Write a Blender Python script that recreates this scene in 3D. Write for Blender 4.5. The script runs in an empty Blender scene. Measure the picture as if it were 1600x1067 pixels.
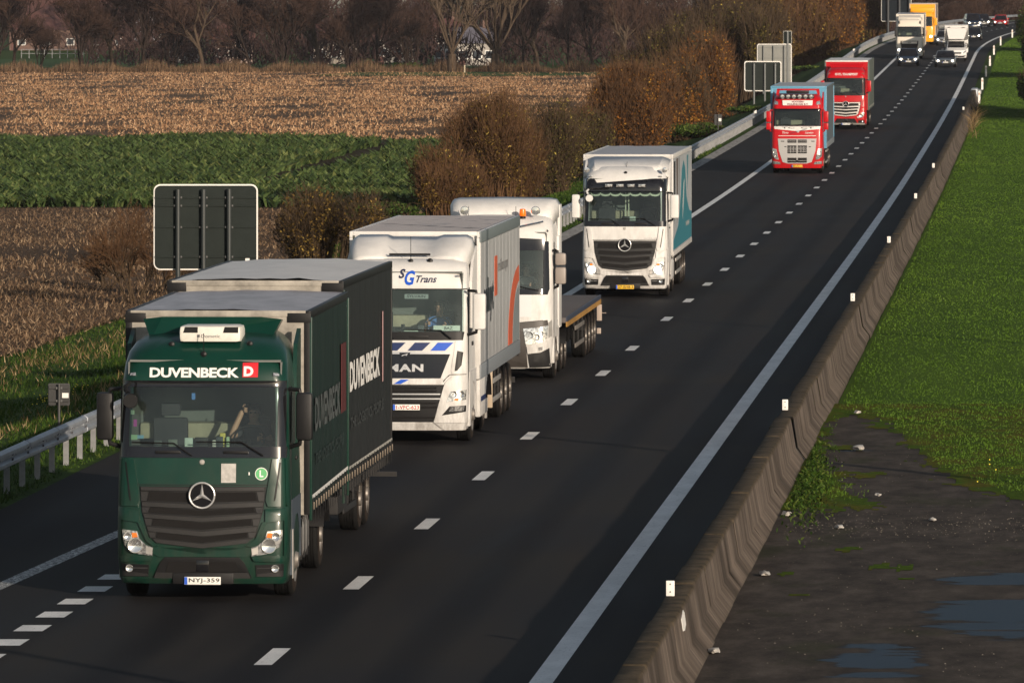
import bpy, bmesh, math, random
import numpy as np
from mathutils import Vector, Matrix
R = math.radians
rng = np.random.default_rng(7)
random.seed(7)
sc = bpy.context.scene
COL = sc.collection
# ------------------------------------------------------------------ camera, sky, sun, exposure
CAM_H = 8.56
FPX = 11805.0                      # focal length in pixels of the 1600 px wide photograph
cam_d = bpy.data.cameras.new('camera'); cam = bpy.data.objects.new('camera', cam_d); COL.objects.link(cam)
cam.location = (0, 0, CAM_H); cam.rotation_euler = (R(90), 0, 0)
cam_d.sensor_width = 36.0; cam_d.lens = FPX / 1600 * 36
cam_d.shift_y = -533.5 / 1600
cam_d.clip_start = 1.0; cam_d.clip_end = 12000
cam_d.dof.use_dof = True; cam_d.dof.focus_distance = 130; cam_d.dof.aperture_fstop = 18.0
sc.camera = cam
SUN_EL, SUN_AZ = R(12.0), R(28.0)   # the sun stands behind the camera, 28 degrees to its right
w = bpy.data.worlds.new('World'); sc.world = w; w.use_nodes = True
nt = w.node_tree; bg = nt.nodes['Background']
sky = nt.nodes.new('ShaderNodeTexSky'); sky.sky_type = 'NISHITA'; sky.sun_disc = False
sky.sun_elevation = SUN_EL; sky.sun_rotation = math.pi - SUN_AZ
sky.dust_density = 1.0; sky.ozone_density = 1.5
hs = nt.nodes.new('ShaderNodeHueSaturation'); hs.inputs['Saturation'].default_value = .62; nt.links.new(sky.outputs[0], hs.inputs['Color'])
nt.links.new(hs.outputs[0], bg.inputs[0]); bg.inputs[1].default_value = 0.10
sd = bpy.data.lights.new('sun', 'SUN'); sun = bpy.data.objects.new('sun', sd); COL.objects.link(sun)
sd.energy = 4.9; sd.angle = R(0.55); sd.color = (1.0, 0.84, 0.67)
sdir = Vector((math.sin(SUN_AZ) * math.cos(SUN_EL), -math.cos(SUN_AZ) * math.cos(SUN_EL), math.sin(SUN_EL)))
sun.rotation_euler = sdir.to_track_quat('Z', 'Y').to_euler()
sun.location = (60, -100, 60)
sc.view_settings.view_transform = 'Standard'; sc.view_settings.look = 'None'
sc.view_settings.exposure = -0.08; sc.view_settings.gamma = 1.0
sc.render.engine = 'CYCLES'
sc.cycles.max_bounces = 6; sc.cycles.transparent_max_bounces = 12
sc.cycles.caustics_reflective = False; sc.cycles.caustics_refractive = False

# ------------------------------------------------------------------ calibrated road geometry
def _pchip(px, py):
    px = np.array(px, float); py = np.array(py, float)
    m = np.gradient(py, px)
    def f(x):
        x = np.asarray(x, float); xc = np.clip(x, px[0], px[-1])
        i = np.clip(np.searchsorted(px, xc) - 1, 0, len(px) - 2)
        h = px[i + 1] - px[i]; t = (xc - px[i]) / h
        return ((2*t**3 - 3*t**2 + 1) * py[i] + (t**3 - 2*t**2 + t) * h * m[i]
                + (-2*t**3 + 3*t**2) * py[i + 1] + (t**3 - t**2) * h * m[i + 1])
    return f
_zr = _pchip([-300, 0, 150, 280, 328, 403, 478, 565, 627, 690, 800, 900, 970, 1100, 1400, 3000],
             [0, 0, 0, 0, .07, .35, .72, 1.33, 1.92, 2.57, 3.69, 4.5, 4.95, 5.5, 6, 6])
def Zr(D): return _zr(D)
D0C, RC = 745.0, 4500.0
def Cx(D):
    D = np.asarray(D, float)
    e = np.clip(D - D0C, 0, None)
    return -3.127 + .0697 * (D - 98.5) + np.where(e < 500, e**2 / (2*RC), 500**2/(2*RC) + (e - 500) * 500 / RC)
HEAD = math.atan(.0697)
def head(D): return math.atan(.0697 + min(max(D - D0C, 0), 500) / RC)
def D_of_y(y, h=0.0):
    """depth at which a point h above the road shows on photo row y"""
    lo, hi = 40.0, 1150.0
    for _ in range(50):
        m = (lo + hi) / 2
        if FPX * (CAM_H - float(Zr(m)) - h) / m > y: lo = m
        else: hi = m
    return lo
FIELD_Z = -1.0
def smooth(t): t = np.clip(t, 0, 1); return t * t * (3 - 2 * t)
def ground_z(D, o):
    D = np.asarray(D, float); o = np.asarray(o, float)
    zr = Zr(D)
    left = smooth((-o - 9.0) / (6.0 + 1.3 * np.clip(zr, 0, 9)))
    zl = zr + .02 + (FIELD_Z - zr) * left
    zz = np.where(o < 0, zl, zr + .05 * smooth((o - 5.7) / .8))
    und = .05 * np.sin(D * .21 + o * .5) * np.cos(o * .33 - D * .07) * smooth((np.abs(o) - 7.5) / 3) * (1 - smooth((o - 12) / 2) * (1 - smooth((o - 28) / 3)))
    return zz + und
def gpt(D, o, dz=0.0): return Vector((float(Cx(D)) + o, D, float(ground_z(D, o)) + dz))
def px2field(x, y, z=FIELD_Z):
    D = FPX * (CAM_H - z) / y
    return (x - 800) * D / FPX, D

# ------------------------------------------------------------------ object helpers
def link(o, parent=None):
    COL.objects.link(o)
    if parent: o.parent = parent
    return o
def tag(o, label=None, cat=None, group=None, kind=None):
    if label: o['label'] = label
    if cat: o['category'] = cat
    if group: o['group'] = group
    if kind: o['kind'] = kind
    return o
def empty(name, loc=(0, 0, 0), rz=0.0, parent=None):
    o = bpy.data.objects.new(name, None); o.location = loc; o.rotation_euler = (0, 0, rz)
    o.empty_display_size = .2
    return link(o, parent)
def np_mesh(name, V, F, mat, parent=None, smooth_=False, attrs=None):
    """V (n,3); F (m,k) with constant k"""
    V = np.asarray(V, np.float32); F = np.asarray(F, np.int32)
    me = bpy.data.meshes.new(name)
    me.vertices.add(len(V)); me.vertices.foreach_set('co', V.ravel())
    k = F.shape[1]
    me.loops.add(F.size); me.loops.foreach_set('vertex_index', F.ravel())
    me.polygons.add(len(F)); me.polygons.foreach_set('loop_start', np.arange(0, F.size, k, dtype=np.int32))
    try: me.polygons.foreach_set('loop_total', np.full(len(F), k, np.int32))
    except Exception: pass
    if attrs:
        for n, a in attrs.items():
            at = me.attributes.new(n, 'FLOAT', 'POINT'); at.data.foreach_set('value', np.asarray(a, np.float32))
    me.update(calc_edges=True); me.validate()
    if smooth_: me.shade_smooth()
    me.materials.append(mat)
    o = bpy.data.objects.new(name, me)
    return link(o, parent)

SPLIT = {k: k for k in ('bumper_corner', 'mirror_arm', 'corner_cap', 'air_deflector', 'deflector_slot', 'deflector_edge', 'marker_lamp', 'grip', 'vent', 'clamp', 'bolt', 'slat_end', 'corner_pillar', 'intake_mesh', 'intake_corner',
          'slot', 'curtain_rail', 'stripe', 'hood_stripe', 'air_slot', 'corner_post', 'roof_seam', 'strap', 'buckle', 'tank_strap', 'lashing_point', 'hinge', 'eye', 'finger', 'rail_bar', 'stay', 'guard_rail')}
SPLIT.update(corner_posts='corner_post', roof_seams='roof_seam', straps='strap', buckles='buckle', lashing_points='lashing_point', eyes='eye', fingers='finger')
class MB:
    """collects shapes and links them as ONE mesh object"""
    def __init__(s): s.v = []; s.f = []
    def add(s, vs, fs):
        b = len(s.v); s.v += [tuple(v) for v in vs]; s.f += [tuple(b + i for i in f) for f in fs]; return s
    def box(s, x0, x1, y0, y1, z0, z1, bev=0.0):
        if x0 > x1: x0, x1 = x1, x0
        if y0 > y1: y0, y1 = y1, y0
        if z0 > z1: z0, z1 = z1, z0
        if bev <= 0:
            vs = [(x, y, z) for x in (x0, x1) for y in (y0, y1) for z in (z0, z1)]
            return s.add(vs, [(0, 1, 3, 2), (4, 6, 7, 5), (0, 4, 5, 1), (2, 3, 7, 6), (0, 2, 6, 4), (1, 5, 7, 3)])
        bm = bmesh.new(); bmesh.ops.create_cube(bm, size=1)
        for v in bm.verts:
            v.co = Vector((x0 + (v.co.x + .5) * (x1 - x0), y0 + (v.co.y + .5) * (y1 - y0), z0 + (v.co.z + .5) * (z1 - z0)))
        bev = min(bev, .45 * min(x1 - x0, y1 - y0, z1 - z0))
        bmesh.ops.bevel(bm, geom=bm.edges[:], offset=bev, segments=2, affect='EDGES', profile=.6)
        return s.bm(bm)
    def bm(s, bm, M=None):
        bm.verts.ensure_lookup_table()
        for i, v in enumerate(bm.verts): v.index = i
        vs = [(M @ v.co if M else v.co) for v in bm.verts]
        s.add(vs, [[v.index for v in f.verts] for f in bm.faces]); bm.free(); return s
    def prism(s, poly, axis, a, b):
        """poly of 2D points; axis 'x': (y,z), 'y': (x,z), 'z': (x,y)"""
        def P(p, t):
            return {'x': (t, p[0], p[1]), 'y': (p[0], t, p[1]), 'z': (p[0], p[1], t)}[axis]
        n = len(poly)
        vs = [P(p, a) for p in poly] + [P(p, b) for p in poly]
        fs = [tuple(range(n))[::-1], tuple(range(n, 2 * n))] + [(i, (i + 1) % n, n + (i + 1) % n, n + i) for i in range(n)]
        return s.add(vs, fs)
    def tube(s, pts, r, n=8, caps=True):
        pts = [Vector(p) for p in pts]; rs = r if isinstance(r, (list, tuple)) else [r] * len(pts)
        b = len(s.v); prev = None
        for i, p in enumerate(pts):
            d = (pts[min(i + 1, len(pts) - 1)] - pts[max(i - 1, 0)]).normalized()
            if prev is None:
                u = d.orthogonal().normalized()
            else:
                u = (prev - d * prev.dot(d)).normalized()
            prev = u; w_ = d.cross(u)
            for k in range(n):
                a = 2 * math.pi * k / n
                s.v.append(tuple(p + (u * math.cos(a) + w_ * math.sin(a)) * rs[i]))
        for i in range(len(pts) - 1):
            for k in range(n):
                k2 = (k + 1) % n
                s.f.append((b + i*n + k, b + i*n + k2, b + (i+1)*n + k2, b + (i+1)*n + k))
        if caps:
            s.f.append(tuple(b + k for k in range(n))[::-1]); s.f.append(tuple(b + (len(pts)-1)*n + k for k in range(n)))
        return s
    def lathe(s, prof, axis='z', c=(0, 0, 0), n=24):
        """prof: (radius, t) along axis"""
        b = len(s.v)
        for (r_, t) in prof:
            for k in range(n):
                a = 2 * math.pi * k / n; ca, sa = r_ * math.cos(a), r_ * math.sin(a)
                p = {'z': (ca, sa, t), 'x': (t, ca, sa), 'y': (ca, t, sa)}[axis]
                s.v.append((c[0] + p[0], c[1] + p[1], c[2] + p[2]))
        for i in range(len(prof) - 1):
            for k in range(n):
                k2 = (k + 1) % n
                s.f.append((b + i*n + k, b + i*n + k2, b + (i+1)*n + k2, b + (i+1)*n + k))
        return s
    def loft(s, rings, close=True, cap=True):
        b = len(s.v); n = len(rings[0])
        for r_ in rings: s.v += [tuple(p) for p in r_]
        for i in range(len(rings) - 1):
            for k in range(n if close else n - 1):
                k2 = (k + 1) % n
                s.f.append((b + i*n + k, b + i*n + k2, b + (i+1)*n + k2, b + (i+1)*n + k))
        if cap:
            s.f.append(tuple(b + k for k in range(n))[::-1]); s.f.append(tuple(b + (len(rings)-1)*n + k for k in range(n)))
        return s
    def each(s, name, mat, parent=None, **kw):
        """links every separate piece as an object of its own; returns the first"""
        par = list(range(len(s.v)))
        def find(a):
            while par[a] != a: par[a] = par[par[a]]; a = par[a]
            return a
        for f in s.f:
            r_ = find(f[0])
            for k in f[1:]: par[find(k)] = r_
        groups = {}
        for f in s.f: groups.setdefault(find(f[0]), []).append(f)
        first = None
        for fs in groups.values():
            ids = sorted({k for f in fs for k in f}); m = {k: i for i, k in enumerate(ids)}
            q = MB(); q.v = [s.v[k] for k in ids]; q.f = [tuple(m[k] for k in f) for f in fs]
            o = q.build(name, mat, parent, _one=True, **kw); first = first or o
        return first
    def build(s, name, mat, parent=None, smooth_=True, ang=35, label=None, _one=False):
        if not _one and name in SPLIT: return s.each(SPLIT[name], mat, parent, smooth_=smooth_, ang=ang, label=label)
        me = bpy.data.meshes.new(name); me.from_pydata(s.v, [], s.f); me.update()
        bm = bmesh.new(); bm.from_mesh(me); bmesh.ops.recalc_face_normals(bm, faces=bm.faces[:]); bm.to_mesh(me); bm.free()
        if smooth_:
            me.shade_smooth()
            try: me.set_sharp_from_angle(angle=R(ang))
            except Exception: pass
        me.materials.append(mat)
        o = bpy.data.objects.new(name, me)
        if label: o['label'] = label
        return link(o, parent)
def copy_tree(o, parent=None):
    c = o.copy(); COL.objects.link(c)
    if parent: c.parent = parent; c.matrix_parent_inverse = o.matrix_parent_inverse
    for ch in list(o.children): copy_tree(ch, c)
    return c

# ------------------------------------------------------------------ materials
MATS = {}
def mat(name, col=(.5, .5, .5), rough=.5, metal=0.0, coat=0.0, var=0.0, scale=8.0, col2=None, bump=0.0, bscale=40.0,
        emit=None, estr=0.0, spec=.5, alpha=1.0, trans=0.0, stretch=(1, 1, 1), tint=None, detail=6, crisp=None, dirt=0.0):
    if name in MATS: return MATS[name]
    m = bpy.data.materials.new(name); m.use_nodes = True; n = m.node_tree; p = n.nodes['Principled BSDF']
    L = n.links.new
    p.inputs['Base Color'].default_value = (*col, 1); p.inputs['Roughness'].default_value = rough
    p.inputs['Metallic'].default_value = metal; p.inputs['Specular IOR Level'].default_value = min(spec, .06) if tint else (min(spec, .12) if rough > .8 else spec)
    if coat: p.inputs['Coat Weight'].default_value = coat * .7; p.inputs['Coat Roughness'].default_value = .12
    if emit: p.inputs['Emission Color'].default_value = (*emit, 1); p.inputs['Emission Strength'].default_value = estr
    if trans: p.inputs['Transmission Weight'].default_value = trans
    if var or col2 or bump or tint:
        tc = n.nodes.new('ShaderNodeTexCoord'); mp = n.nodes.new('ShaderNodeMapping')
        mp.inputs['Scale'].default_value = stretch; L(tc.outputs['Object'], mp.inputs['Vector'])
    if var or col2:
        nz = n.nodes.new('ShaderNodeTexNoise'); nz.inputs['Scale'].default_value = scale; nz.inputs['Detail'].default_value = detail
        nz.inputs['Roughness'].default_value = .65
        L(mp.outputs[0], nz.inputs['Vector'])
        rp = n.nodes.new('ShaderNodeValToRGB'); c2 = col2 or tuple(c * (1 - var) for c in col)
        lo, hi = crisp or (.36, .64)
        rp.color_ramp.elements[0].position = lo; rp.color_ramp.elements[1].position = hi
        rp.color_ramp.elements[0].color = (*c2, 1); rp.color_ramp.elements[1].color = (*col, 1)
        L(nz.outputs[0], rp.inputs[0]); out = rp.outputs[0]
        L(out, p.inputs['Base Color'])
    else: out = None
    if dirt:   # road spray: streaky grime that is densest low on the bodywork
        tc2 = n.nodes.new('ShaderNodeTexCoord'); sx = n.nodes.new('ShaderNodeSeparateXYZ'); L(tc2.outputs['Object'], sx.inputs[0])
        mr = n.nodes.new('ShaderNodeMapRange'); mr.inputs['From Min'].default_value = .25; mr.inputs['From Max'].default_value = 2.4; mr.inputs['To Min'].default_value = 1; mr.inputs['To Max'].default_value = .10; L(sx.outputs[2], mr.inputs['Value'])
        m3 = n.nodes.new('ShaderNodeMapping'); m3.inputs['Scale'].default_value = (5, 5, 1.3); L(tc2.outputs['Object'], m3.inputs['Vector'])
        n3 = n.nodes.new('ShaderNodeTexNoise'); n3.inputs['Scale'].default_value = 1.4; n3.inputs['Detail'].default_value = 8; n3.inputs['Roughness'].default_value = .7; L(m3.outputs[0], n3.inputs['Vector'])
        r3 = n.nodes.new('ShaderNodeValToRGB'); r3.color_ramp.elements[0].position = .35; r3.color_ramp.elements[1].position = .75; L(n3.outputs[0], r3.inputs[0])
        m4 = n.nodes.new('ShaderNodeMath'); m4.operation = 'MULTIPLY'; L(mr.outputs[0], m4.inputs[0]); L(r3.outputs[0], m4.inputs[1])
        m5 = n.nodes.new('ShaderNodeMath'); m5.operation = 'MULTIPLY'; m5.inputs[1].default_value = dirt; L(m4.outputs[0], m5.inputs[0])
        mx = n.nodes.new('ShaderNodeMix'); mx.data_type = 'RGBA'; L(m5.outputs[0], mx.inputs[0])
        if out: L(out, mx.inputs[6])
        else: mx.inputs[6].default_value = (*col, 1)
        mx.inputs[7].default_value = (.115, .092, .072, 1) if max(col) > .1 else (.060, .048, .038, 1)
        L(mx.outputs[2], p.inputs['Base Color'])
    if tint:
        at = n.nodes.new('ShaderNodeAttribute'); at.attribute_name = 'tint'
        rp2 = n.nodes.new('ShaderNodeValToRGB'); el = rp2.color_ramp.elements
        while len(el) < len(tint): el.new(.5)
        for i, c in enumerate(tint): el[i].position = i / (len(tint) - 1); el[i].color = (*c, 1)
        L(at.outputs['Fac'], rp2.inputs[0]); L(rp2.outputs[0], p.inputs['Base Color'])
    if bump:
        nb = n.nodes.new('ShaderNodeTexNoise'); nb.inputs['Scale'].default_value = bscale; nb.inputs['Detail'].default_value = 5
        L(mp.outputs[0], nb.inputs['Vector'])
        bp = n.nodes.new('ShaderNodeBump'); bp.inputs['Strength'].default_value = min(1, bump); bp.inputs['Distance'].default_value = .02
        L(nb.outputs[0], bp.inputs['Height']); L(bp.outputs[0], p.inputs['Normal'])
    MATS[name] = m; return m
# ------------------------------------------------------------------ setting: ground, road, markings
def nodes_of(m): return m.node_tree.nodes, m.node_tree.links.new, m.node_tree.nodes['Principled BSDF']
def new_mat(name):
    m = bpy.data.materials.new(name); m.use_nodes = True; MATS[name] = m; return m
def noise(N, L, vec, scale, detail=5, rough=.6, stretch=None):
    if stretch:
        mp = N.new('ShaderNodeMapping'); mp.inputs['Scale'].default_value = stretch; L(vec, mp.inputs['Vector']); vec = mp.outputs[0]
    nz = N.new('ShaderNodeTexNoise'); nz.inputs['Scale'].default_value = scale; nz.inputs['Detail'].default_value = detail
    nz.inputs['Roughness'].default_value = rough; L(vec, nz.inputs['Vector']); return nz.outputs[0]
def ramp(N, L, fac, stops):
    r_ = N.new('ShaderNodeValToRGB'); el = r_.color_ramp.elements
    while len(el) < len(stops): el.new(.5)
    for i, (p_, c) in enumerate(stops): el[i].position = p_; el[i].color = (*(c if len(c) == 3 else c[:3]), 1)
    L(fac, r_.inputs[0]); return r_.outputs[0]
def mixc(N, L, fac, a, b, mode='MIX'):
    x = N.new('ShaderNodeMix'); x.data_type = 'RGBA'; x.blend_type = mode
    for s_, v in ((x.inputs[0], fac), (x.inputs[6], a), (x.inputs[7], b)):
        if isinstance(v, (int, float)): s_.default_value = v
        elif isinstance(v, tuple): s_.default_value = (*v, 1)
        else: L(v, s_)
    return x.outputs[2]
def bumpn(N, L, p, h, strength=.5, dist=.02):
    b = N.new('ShaderNodeBump'); b.inputs['Strength'].default_value = strength; b.inputs['Distance'].default_value = dist
    L(h, b.inputs['Height']); L(b.outputs[0], p.inputs['Normal'])

# road-space coordinates (across, along) are stored as attributes "ro" and "rs" so wear follows the lanes
def road_vec(N, L, sx=1.0, sy=1.0):
    a = N.new('ShaderNodeAttribute'); a.attribute_name = 'ro'; b = N.new('ShaderNodeAttribute'); b.attribute_name = 'rs'
    c = N.new('ShaderNodeCombineXYZ')
    m1 = N.new('ShaderNodeMath'); m1.operation = 'MULTIPLY'; m1.inputs[1].default_value = sx; L(a.outputs['Fac'], m1.inputs[0])
    m2 = N.new('ShaderNodeMath'); m2.operation = 'MULTIPLY'; m2.inputs[1].default_value = sy; L(b.outputs['Fac'], m2.inputs[0])
    L(m1.outputs[0], c.inputs[0]); L(m2.outputs[0], c.inputs[1]); return c.outputs[0], a.outputs['Fac'], b.outputs['Fac']

def make_asphalt(name, base=.036, tracks=True):
    m = new_mat(name); N, L, p = nodes_of(m)
    v, ro, rs = road_vec(N, L)
    v2, _, _ = road_vec(N, L, 1.0, .06)
    big = noise(N, L, v2, .9, 4); fine = noise(N, L, v, 45, 3, .8)
    c = ramp(N, L, big, [(.3, (base*.66, base*.67, base*.74)), (.7, (base*1.35, base*1.27, base*1.22))])
    c = mixc(N, L, .55, c, ramp(N, L, fine, [(.35, (.25, .25, .25)), (.72, (1, 1, 1))]), 'MULTIPLY')
    # darker polished wheel paths
    if tracks:
        w_ = N.new('ShaderNodeMath'); w_.operation = 'MULTIPLY'; w_.inputs[1].default_value = 2*math.pi/1.875; L(ro, w_.inputs[0])
        s_ = N.new('ShaderNodeMath'); s_.operation = 'COSINE'; L(w_.outputs[0], s_.inputs[0])
        t = ramp(N, L, s_.outputs[0], [(0, (1.18, 1.16, 1.14)), (1, (.72, .73, .78))])
        # ramp input clamps at 0..1: cosine below 0 stays light
        c = mixc(N, L, .8, c, t, 'MULTIPLY')
    # pavement sections of different age
    vs, _, _ = road_vec(N, L, .0, .035)
    sec = noise(N, L, vs, 1.0, 0)
    c = mixc(N, L, 1.0, c, ramp(N, L, sec, [(.44, (.92, .93, .97)), (.47, (1.08, 1.05, 1.0)), (.55, (1, 1, 1)), (.57, (.95, .96, 1))]), 'MULTIPLY')
    L(c, p.inputs['Base Color'])
    rr = ramp(N, L, big, [(.3, (.62,)*3), (.7, (.78,)*3)]); L(rr, p.inputs['Roughness'])
    p.inputs['Specular IOR Level'].default_value = .02
    bumpn(N, L, p, fine, .35, .008)
    return m
M_ROAD = make_asphalt('asphalt'); M_SHOULDER = make_asphalt('shoulder_asphalt', .036, False)

def make_paint(wear_from=.30):
    m = new_mat('road_paint_%d' % int(wear_from * 100)); N, L, p = nodes_of(m)
    v, ro, rs = road_vec(N, L)
    fine = noise(N, L, v, 14, 6, .75); v2, _, _ = road_vec(N, L, 1.0, .25); big = noise(N, L, v2, 2.2, 3)
    a = ramp(N, L, fine, [(wear_from, (.055, .055, .055)), (wear_from + .05, (.86, .85, .82))])
    c = mixc(N, L, 1.0, a, ramp(N, L, big, [(.25, (.72, .72, .72)), (.7, (1, 1, 1))]), 'MULTIPLY')
    L(c, p.inputs['Base Color']); p.inputs['Roughness'].default_value = .6
    return m
M_PAINT = make_paint(.355); M_PAINT_WORN = make_paint(.50)

def strip(name, o0, o1, D0, D1, mat_, dz, step=4.0, parent=None, across=1, zf=None, ofun=None, rnd=0):
    """a sheet following the road between two offsets"""
    n = max(2, int((D1 - D0) / step) + 1); Ds = np.linspace(D0, D1, n)
    V = []; F = []; ro = []; rs = []
    k = across + 1
    for D in Ds:
        a, b = (o0, o1) if ofun is None else ofun(D)
        for j in range(k):
            o = a + (b - a) * j / across
            z = float(Zr(D)) if zf is None else float(zf(D, o))
            V.append((float(Cx(D)) + o, D, z + dz)); ro.append(o); rs.append(D)
    for i in range(n - 1):
        for j in range(across):
            F.append((i*k + j, i*k + j + 1, (i+1)*k + j + 1, (i+1)*k + j))
    return np_mesh(name, V, F, mat_, parent, attrs={'ro': ro, 'rs': rs})
RD0, RD1 = 20, 1500
tag(strip('road', -3.6, 4.95, RD0, RD1, M_ROAD, 0, 6, across=3), kind='structure')
def sh_of(D): return (-7.1 if D > 255 else -7.45, -3.6)
tag(strip('hard_shoulder', 0, 0, RD0, RD1, M_SHOULDER, 0.0, 6, across=2, ofun=sh_of), kind='structure')
tag(strip('opposite_carriageway', 15.5, 26.5, RD0, RD1, M_SHOULDER, .09, 8, across=2), kind='structure')
# markings
strips = []
def mark(name, o0, o1, D0, D1, m=None, step=6, ofun=None, zz=.004):
    o = strip(name, o0, o1, D0, D1, m or M_PAINT, zz, step, ofun=ofun); tag(o, kind='structure'); return o
mark('edge_line_median', 3.60, 3.90, RD0, RD1)
mark('edge_line_shoulder', -3.84, -3.58, 118, RD1, zz=.008)
mark('ramp_edge_line', 0, 0, 60, 150, M_PAINT_WORN, 3, ofun=lambda D: (-3.86 - .0365*(150 - D), -3.60 - .0365*(150 - D)))
# all lane dashes are one painted marking
def dash_set(name, items, w, m):
    V = []; F = []; ro = []; rs = []
    for (D, o, ln) in items:
        b = len(V); ww = w
        for (dd, oo) in ((-ln/2, -ww/2), (-ln/2, ww/2), (ln/2, ww/2), (ln/2, -ww/2)):
            V.append((float(Cx(D + dd)) + o + oo, D + dd, float(Zr(D + dd)) + .005)); ro.append(o + oo); rs.append(D + dd)
        F.append((b, b+1, b+2, b+3))
    return tag(np_mesh(name, V, F, m, attrs={'ro': ro, 'rs': rs}), kind='structure')
C4 = math.cos(HEAD)
dl = [98.54 - 12.47 * k for k in range(1, 6)] + [98.54 + 12.47 * k for k in range(8)] + [203.1 + 12.47 * k for k in range(95)]
dash_set('lane_dashes', [(D, 0.0, 2.5) for D in dl], .235, M_PAINT)
dash_set('ramp_dashes', [(100.7 + 2.28 * k, -3.72, 1.0) for k in range(-14, 6)], .40, M_PAINT)
# concrete gutter beside the shoulder
m = new_mat('gutter_concrete'); N, L, p = nodes_of(m); v, ro_, rs_ = road_vec(N, L, 1.0, .3)
nz = noise(N, L, v, 3.0, 6, .7)
L(ramp(N, L, nz, [(.38, (.06, .055, .05)), (.47, (.30, .285, .26)), (.7, (.42, .40, .37))]), p.inputs['Base Color']); p.inputs['Roughness'].default_value = .85
tag(strip('gutter', -7.45, -6.85, 255, RD1, m, .03, 6), kind='structure')

# ground: one sheet reaching far beyond everything
def grid_sheet(name, Ds, os_, mat_, dz=0.0, zf=ground_z, smooth_=True):
    Ds = np.array(Ds, float); os_ = np.array(os_, float)
    DD, OO = np.meshgrid(Ds, os_, indexing='ij')
    Z = zf(DD, OO) + dz; X = Cx(DD) + OO
    V = np.stack([X, DD, Z], -1).reshape(-1, 3); nD, nO = DD.shape
    i, j = np.meshgrid(np.arange(nD-1), np.arange(nO-1), indexing='ij'); a = (i*nO + j).ravel()
    F = np.stack([a, a+1, a+nO+1, a+nO], -1)
    return np_mesh(name, V, F, mat_, attrs={'ro': OO.ravel(), 'rs': DD.ravel()}, smooth_=smooth_)
m = new_mat('ground_grass'); N, L, p = nodes_of(m)
tc = N.new('ShaderNodeTexCoord').outputs['Object']
n1 = noise(N, L, tc, .12, 6, .6); n2 = noise(N, L, tc, 3.5, 6, .75, (1, .35, 1))
c1 = ramp(N, L, n2, [(.3, (.018, .030, .006)), (.55, (.045, .085, .014)), (.8, (.10, .13, .03))])
c2 = ramp(N, L, n2, [(.3, (.035, .030, .012)), (.6, (.10, .085, .03)), (.85, (.2, .15, .07))])
L(mixc(N, L, ramp(N, L, n1, [(.58, (0, 0, 0)), (.70, (.5,)*3)]), c1, c2), p.inputs['Base Color']); p.inputs['Roughness'].default_value = .9; p.inputs['Specular IOR Level'].default_value = .05
bumpn(N, L, p, n2, .8, .08)
Dg = np.unique(np.concatenate([np.linspace(-400, 60, 12), np.arange(60, 700, 4.0), np.arange(700, 1500, 10.0), np.linspace(1500, 9000, 30)]))
og = np.unique(np.concatenate([np.linspace(-3500, -200, 14), np.linspace(-200, -40, 17), np.linspace(-40, -18, 12), np.linspace(-18, -7.2, 14),
                               [-3, 0, 5.0, 5.5, 6, 6.5, 7, 8, 9, 10, 12, 14, 15.4], np.linspace(27, 200, 12), np.linspace(300, 3500, 8)]))
def gz_base(D, o):
    z = ground_z(D, o)
    return np.where((o > -7.3) & (o < 5.05), Zr(D) - .08, z)
tag(grid_sheet('ground', Dg, og, m, 0.0, gz_base), kind='structure')

# fields (left of the road)
def soil_mat(name, dark, light, stretch, sc_):
    m = new_mat(name); N, L, p = nodes_of(m); v, ro_, rs_ = road_vec(N, L)
    a = noise(N, L, v, sc_, 7, .75, stretch); b = noise(N, L, v, .09, 4, .6, (1, .35, 1)); r2 = noise(N, L, v, 1.0, 3, .6, (.25, .06, 1))
    c = ramp(N, L, a, [(.30, dark), (.68, light)])
    c = mixc(N, L, ramp(N, L, b, [(.42, (0, 0, 0)), (.62, (.75,)*3)]), c, dark)
    L(c, p.inputs['Base Color']); p.inputs['Roughness'].default_value = .95; p.inputs['Specular IOR Level'].default_value = .06; bumpn(N, L, p, a, .9, .10); return m
OF = -17.6
def quadmesh_XD(name, poly_fn, D0, D1, step, X0, mat_, dz):
    pass
fo = np.unique(np.concatenate([np.linspace(-420, -60, 20), np.linspace(-60, OF, 22)]))
M_STRAW = soil_mat('straw_soil', (.060, .045, .034), (.26, .165, .095), (1, .5, 1), 2.0)
M_STUB = soil_mat('stubble_soil', (.055, .037, .025), (.20, .13, .08), (1, .5, 1), 2.5)
M_CROPSOIL = soil_mat('crop_soil', (.03, .024, .015), (.06, .05, .025), (1, 1, 1), 3)
tag(grid_sheet('stubble_field', np.linspace(140, 344, 40), fo, M_STUB, .05), kind='structure')
tag(grid_sheet('crop_field', np.linspace(344, 514, 34), fo, M_CROPSOIL, .05), kind='structure')
tag(grid_sheet('straw_field', np.linspace(514, 985, 60), fo, M_STRAW, .05), kind='structure')

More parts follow.
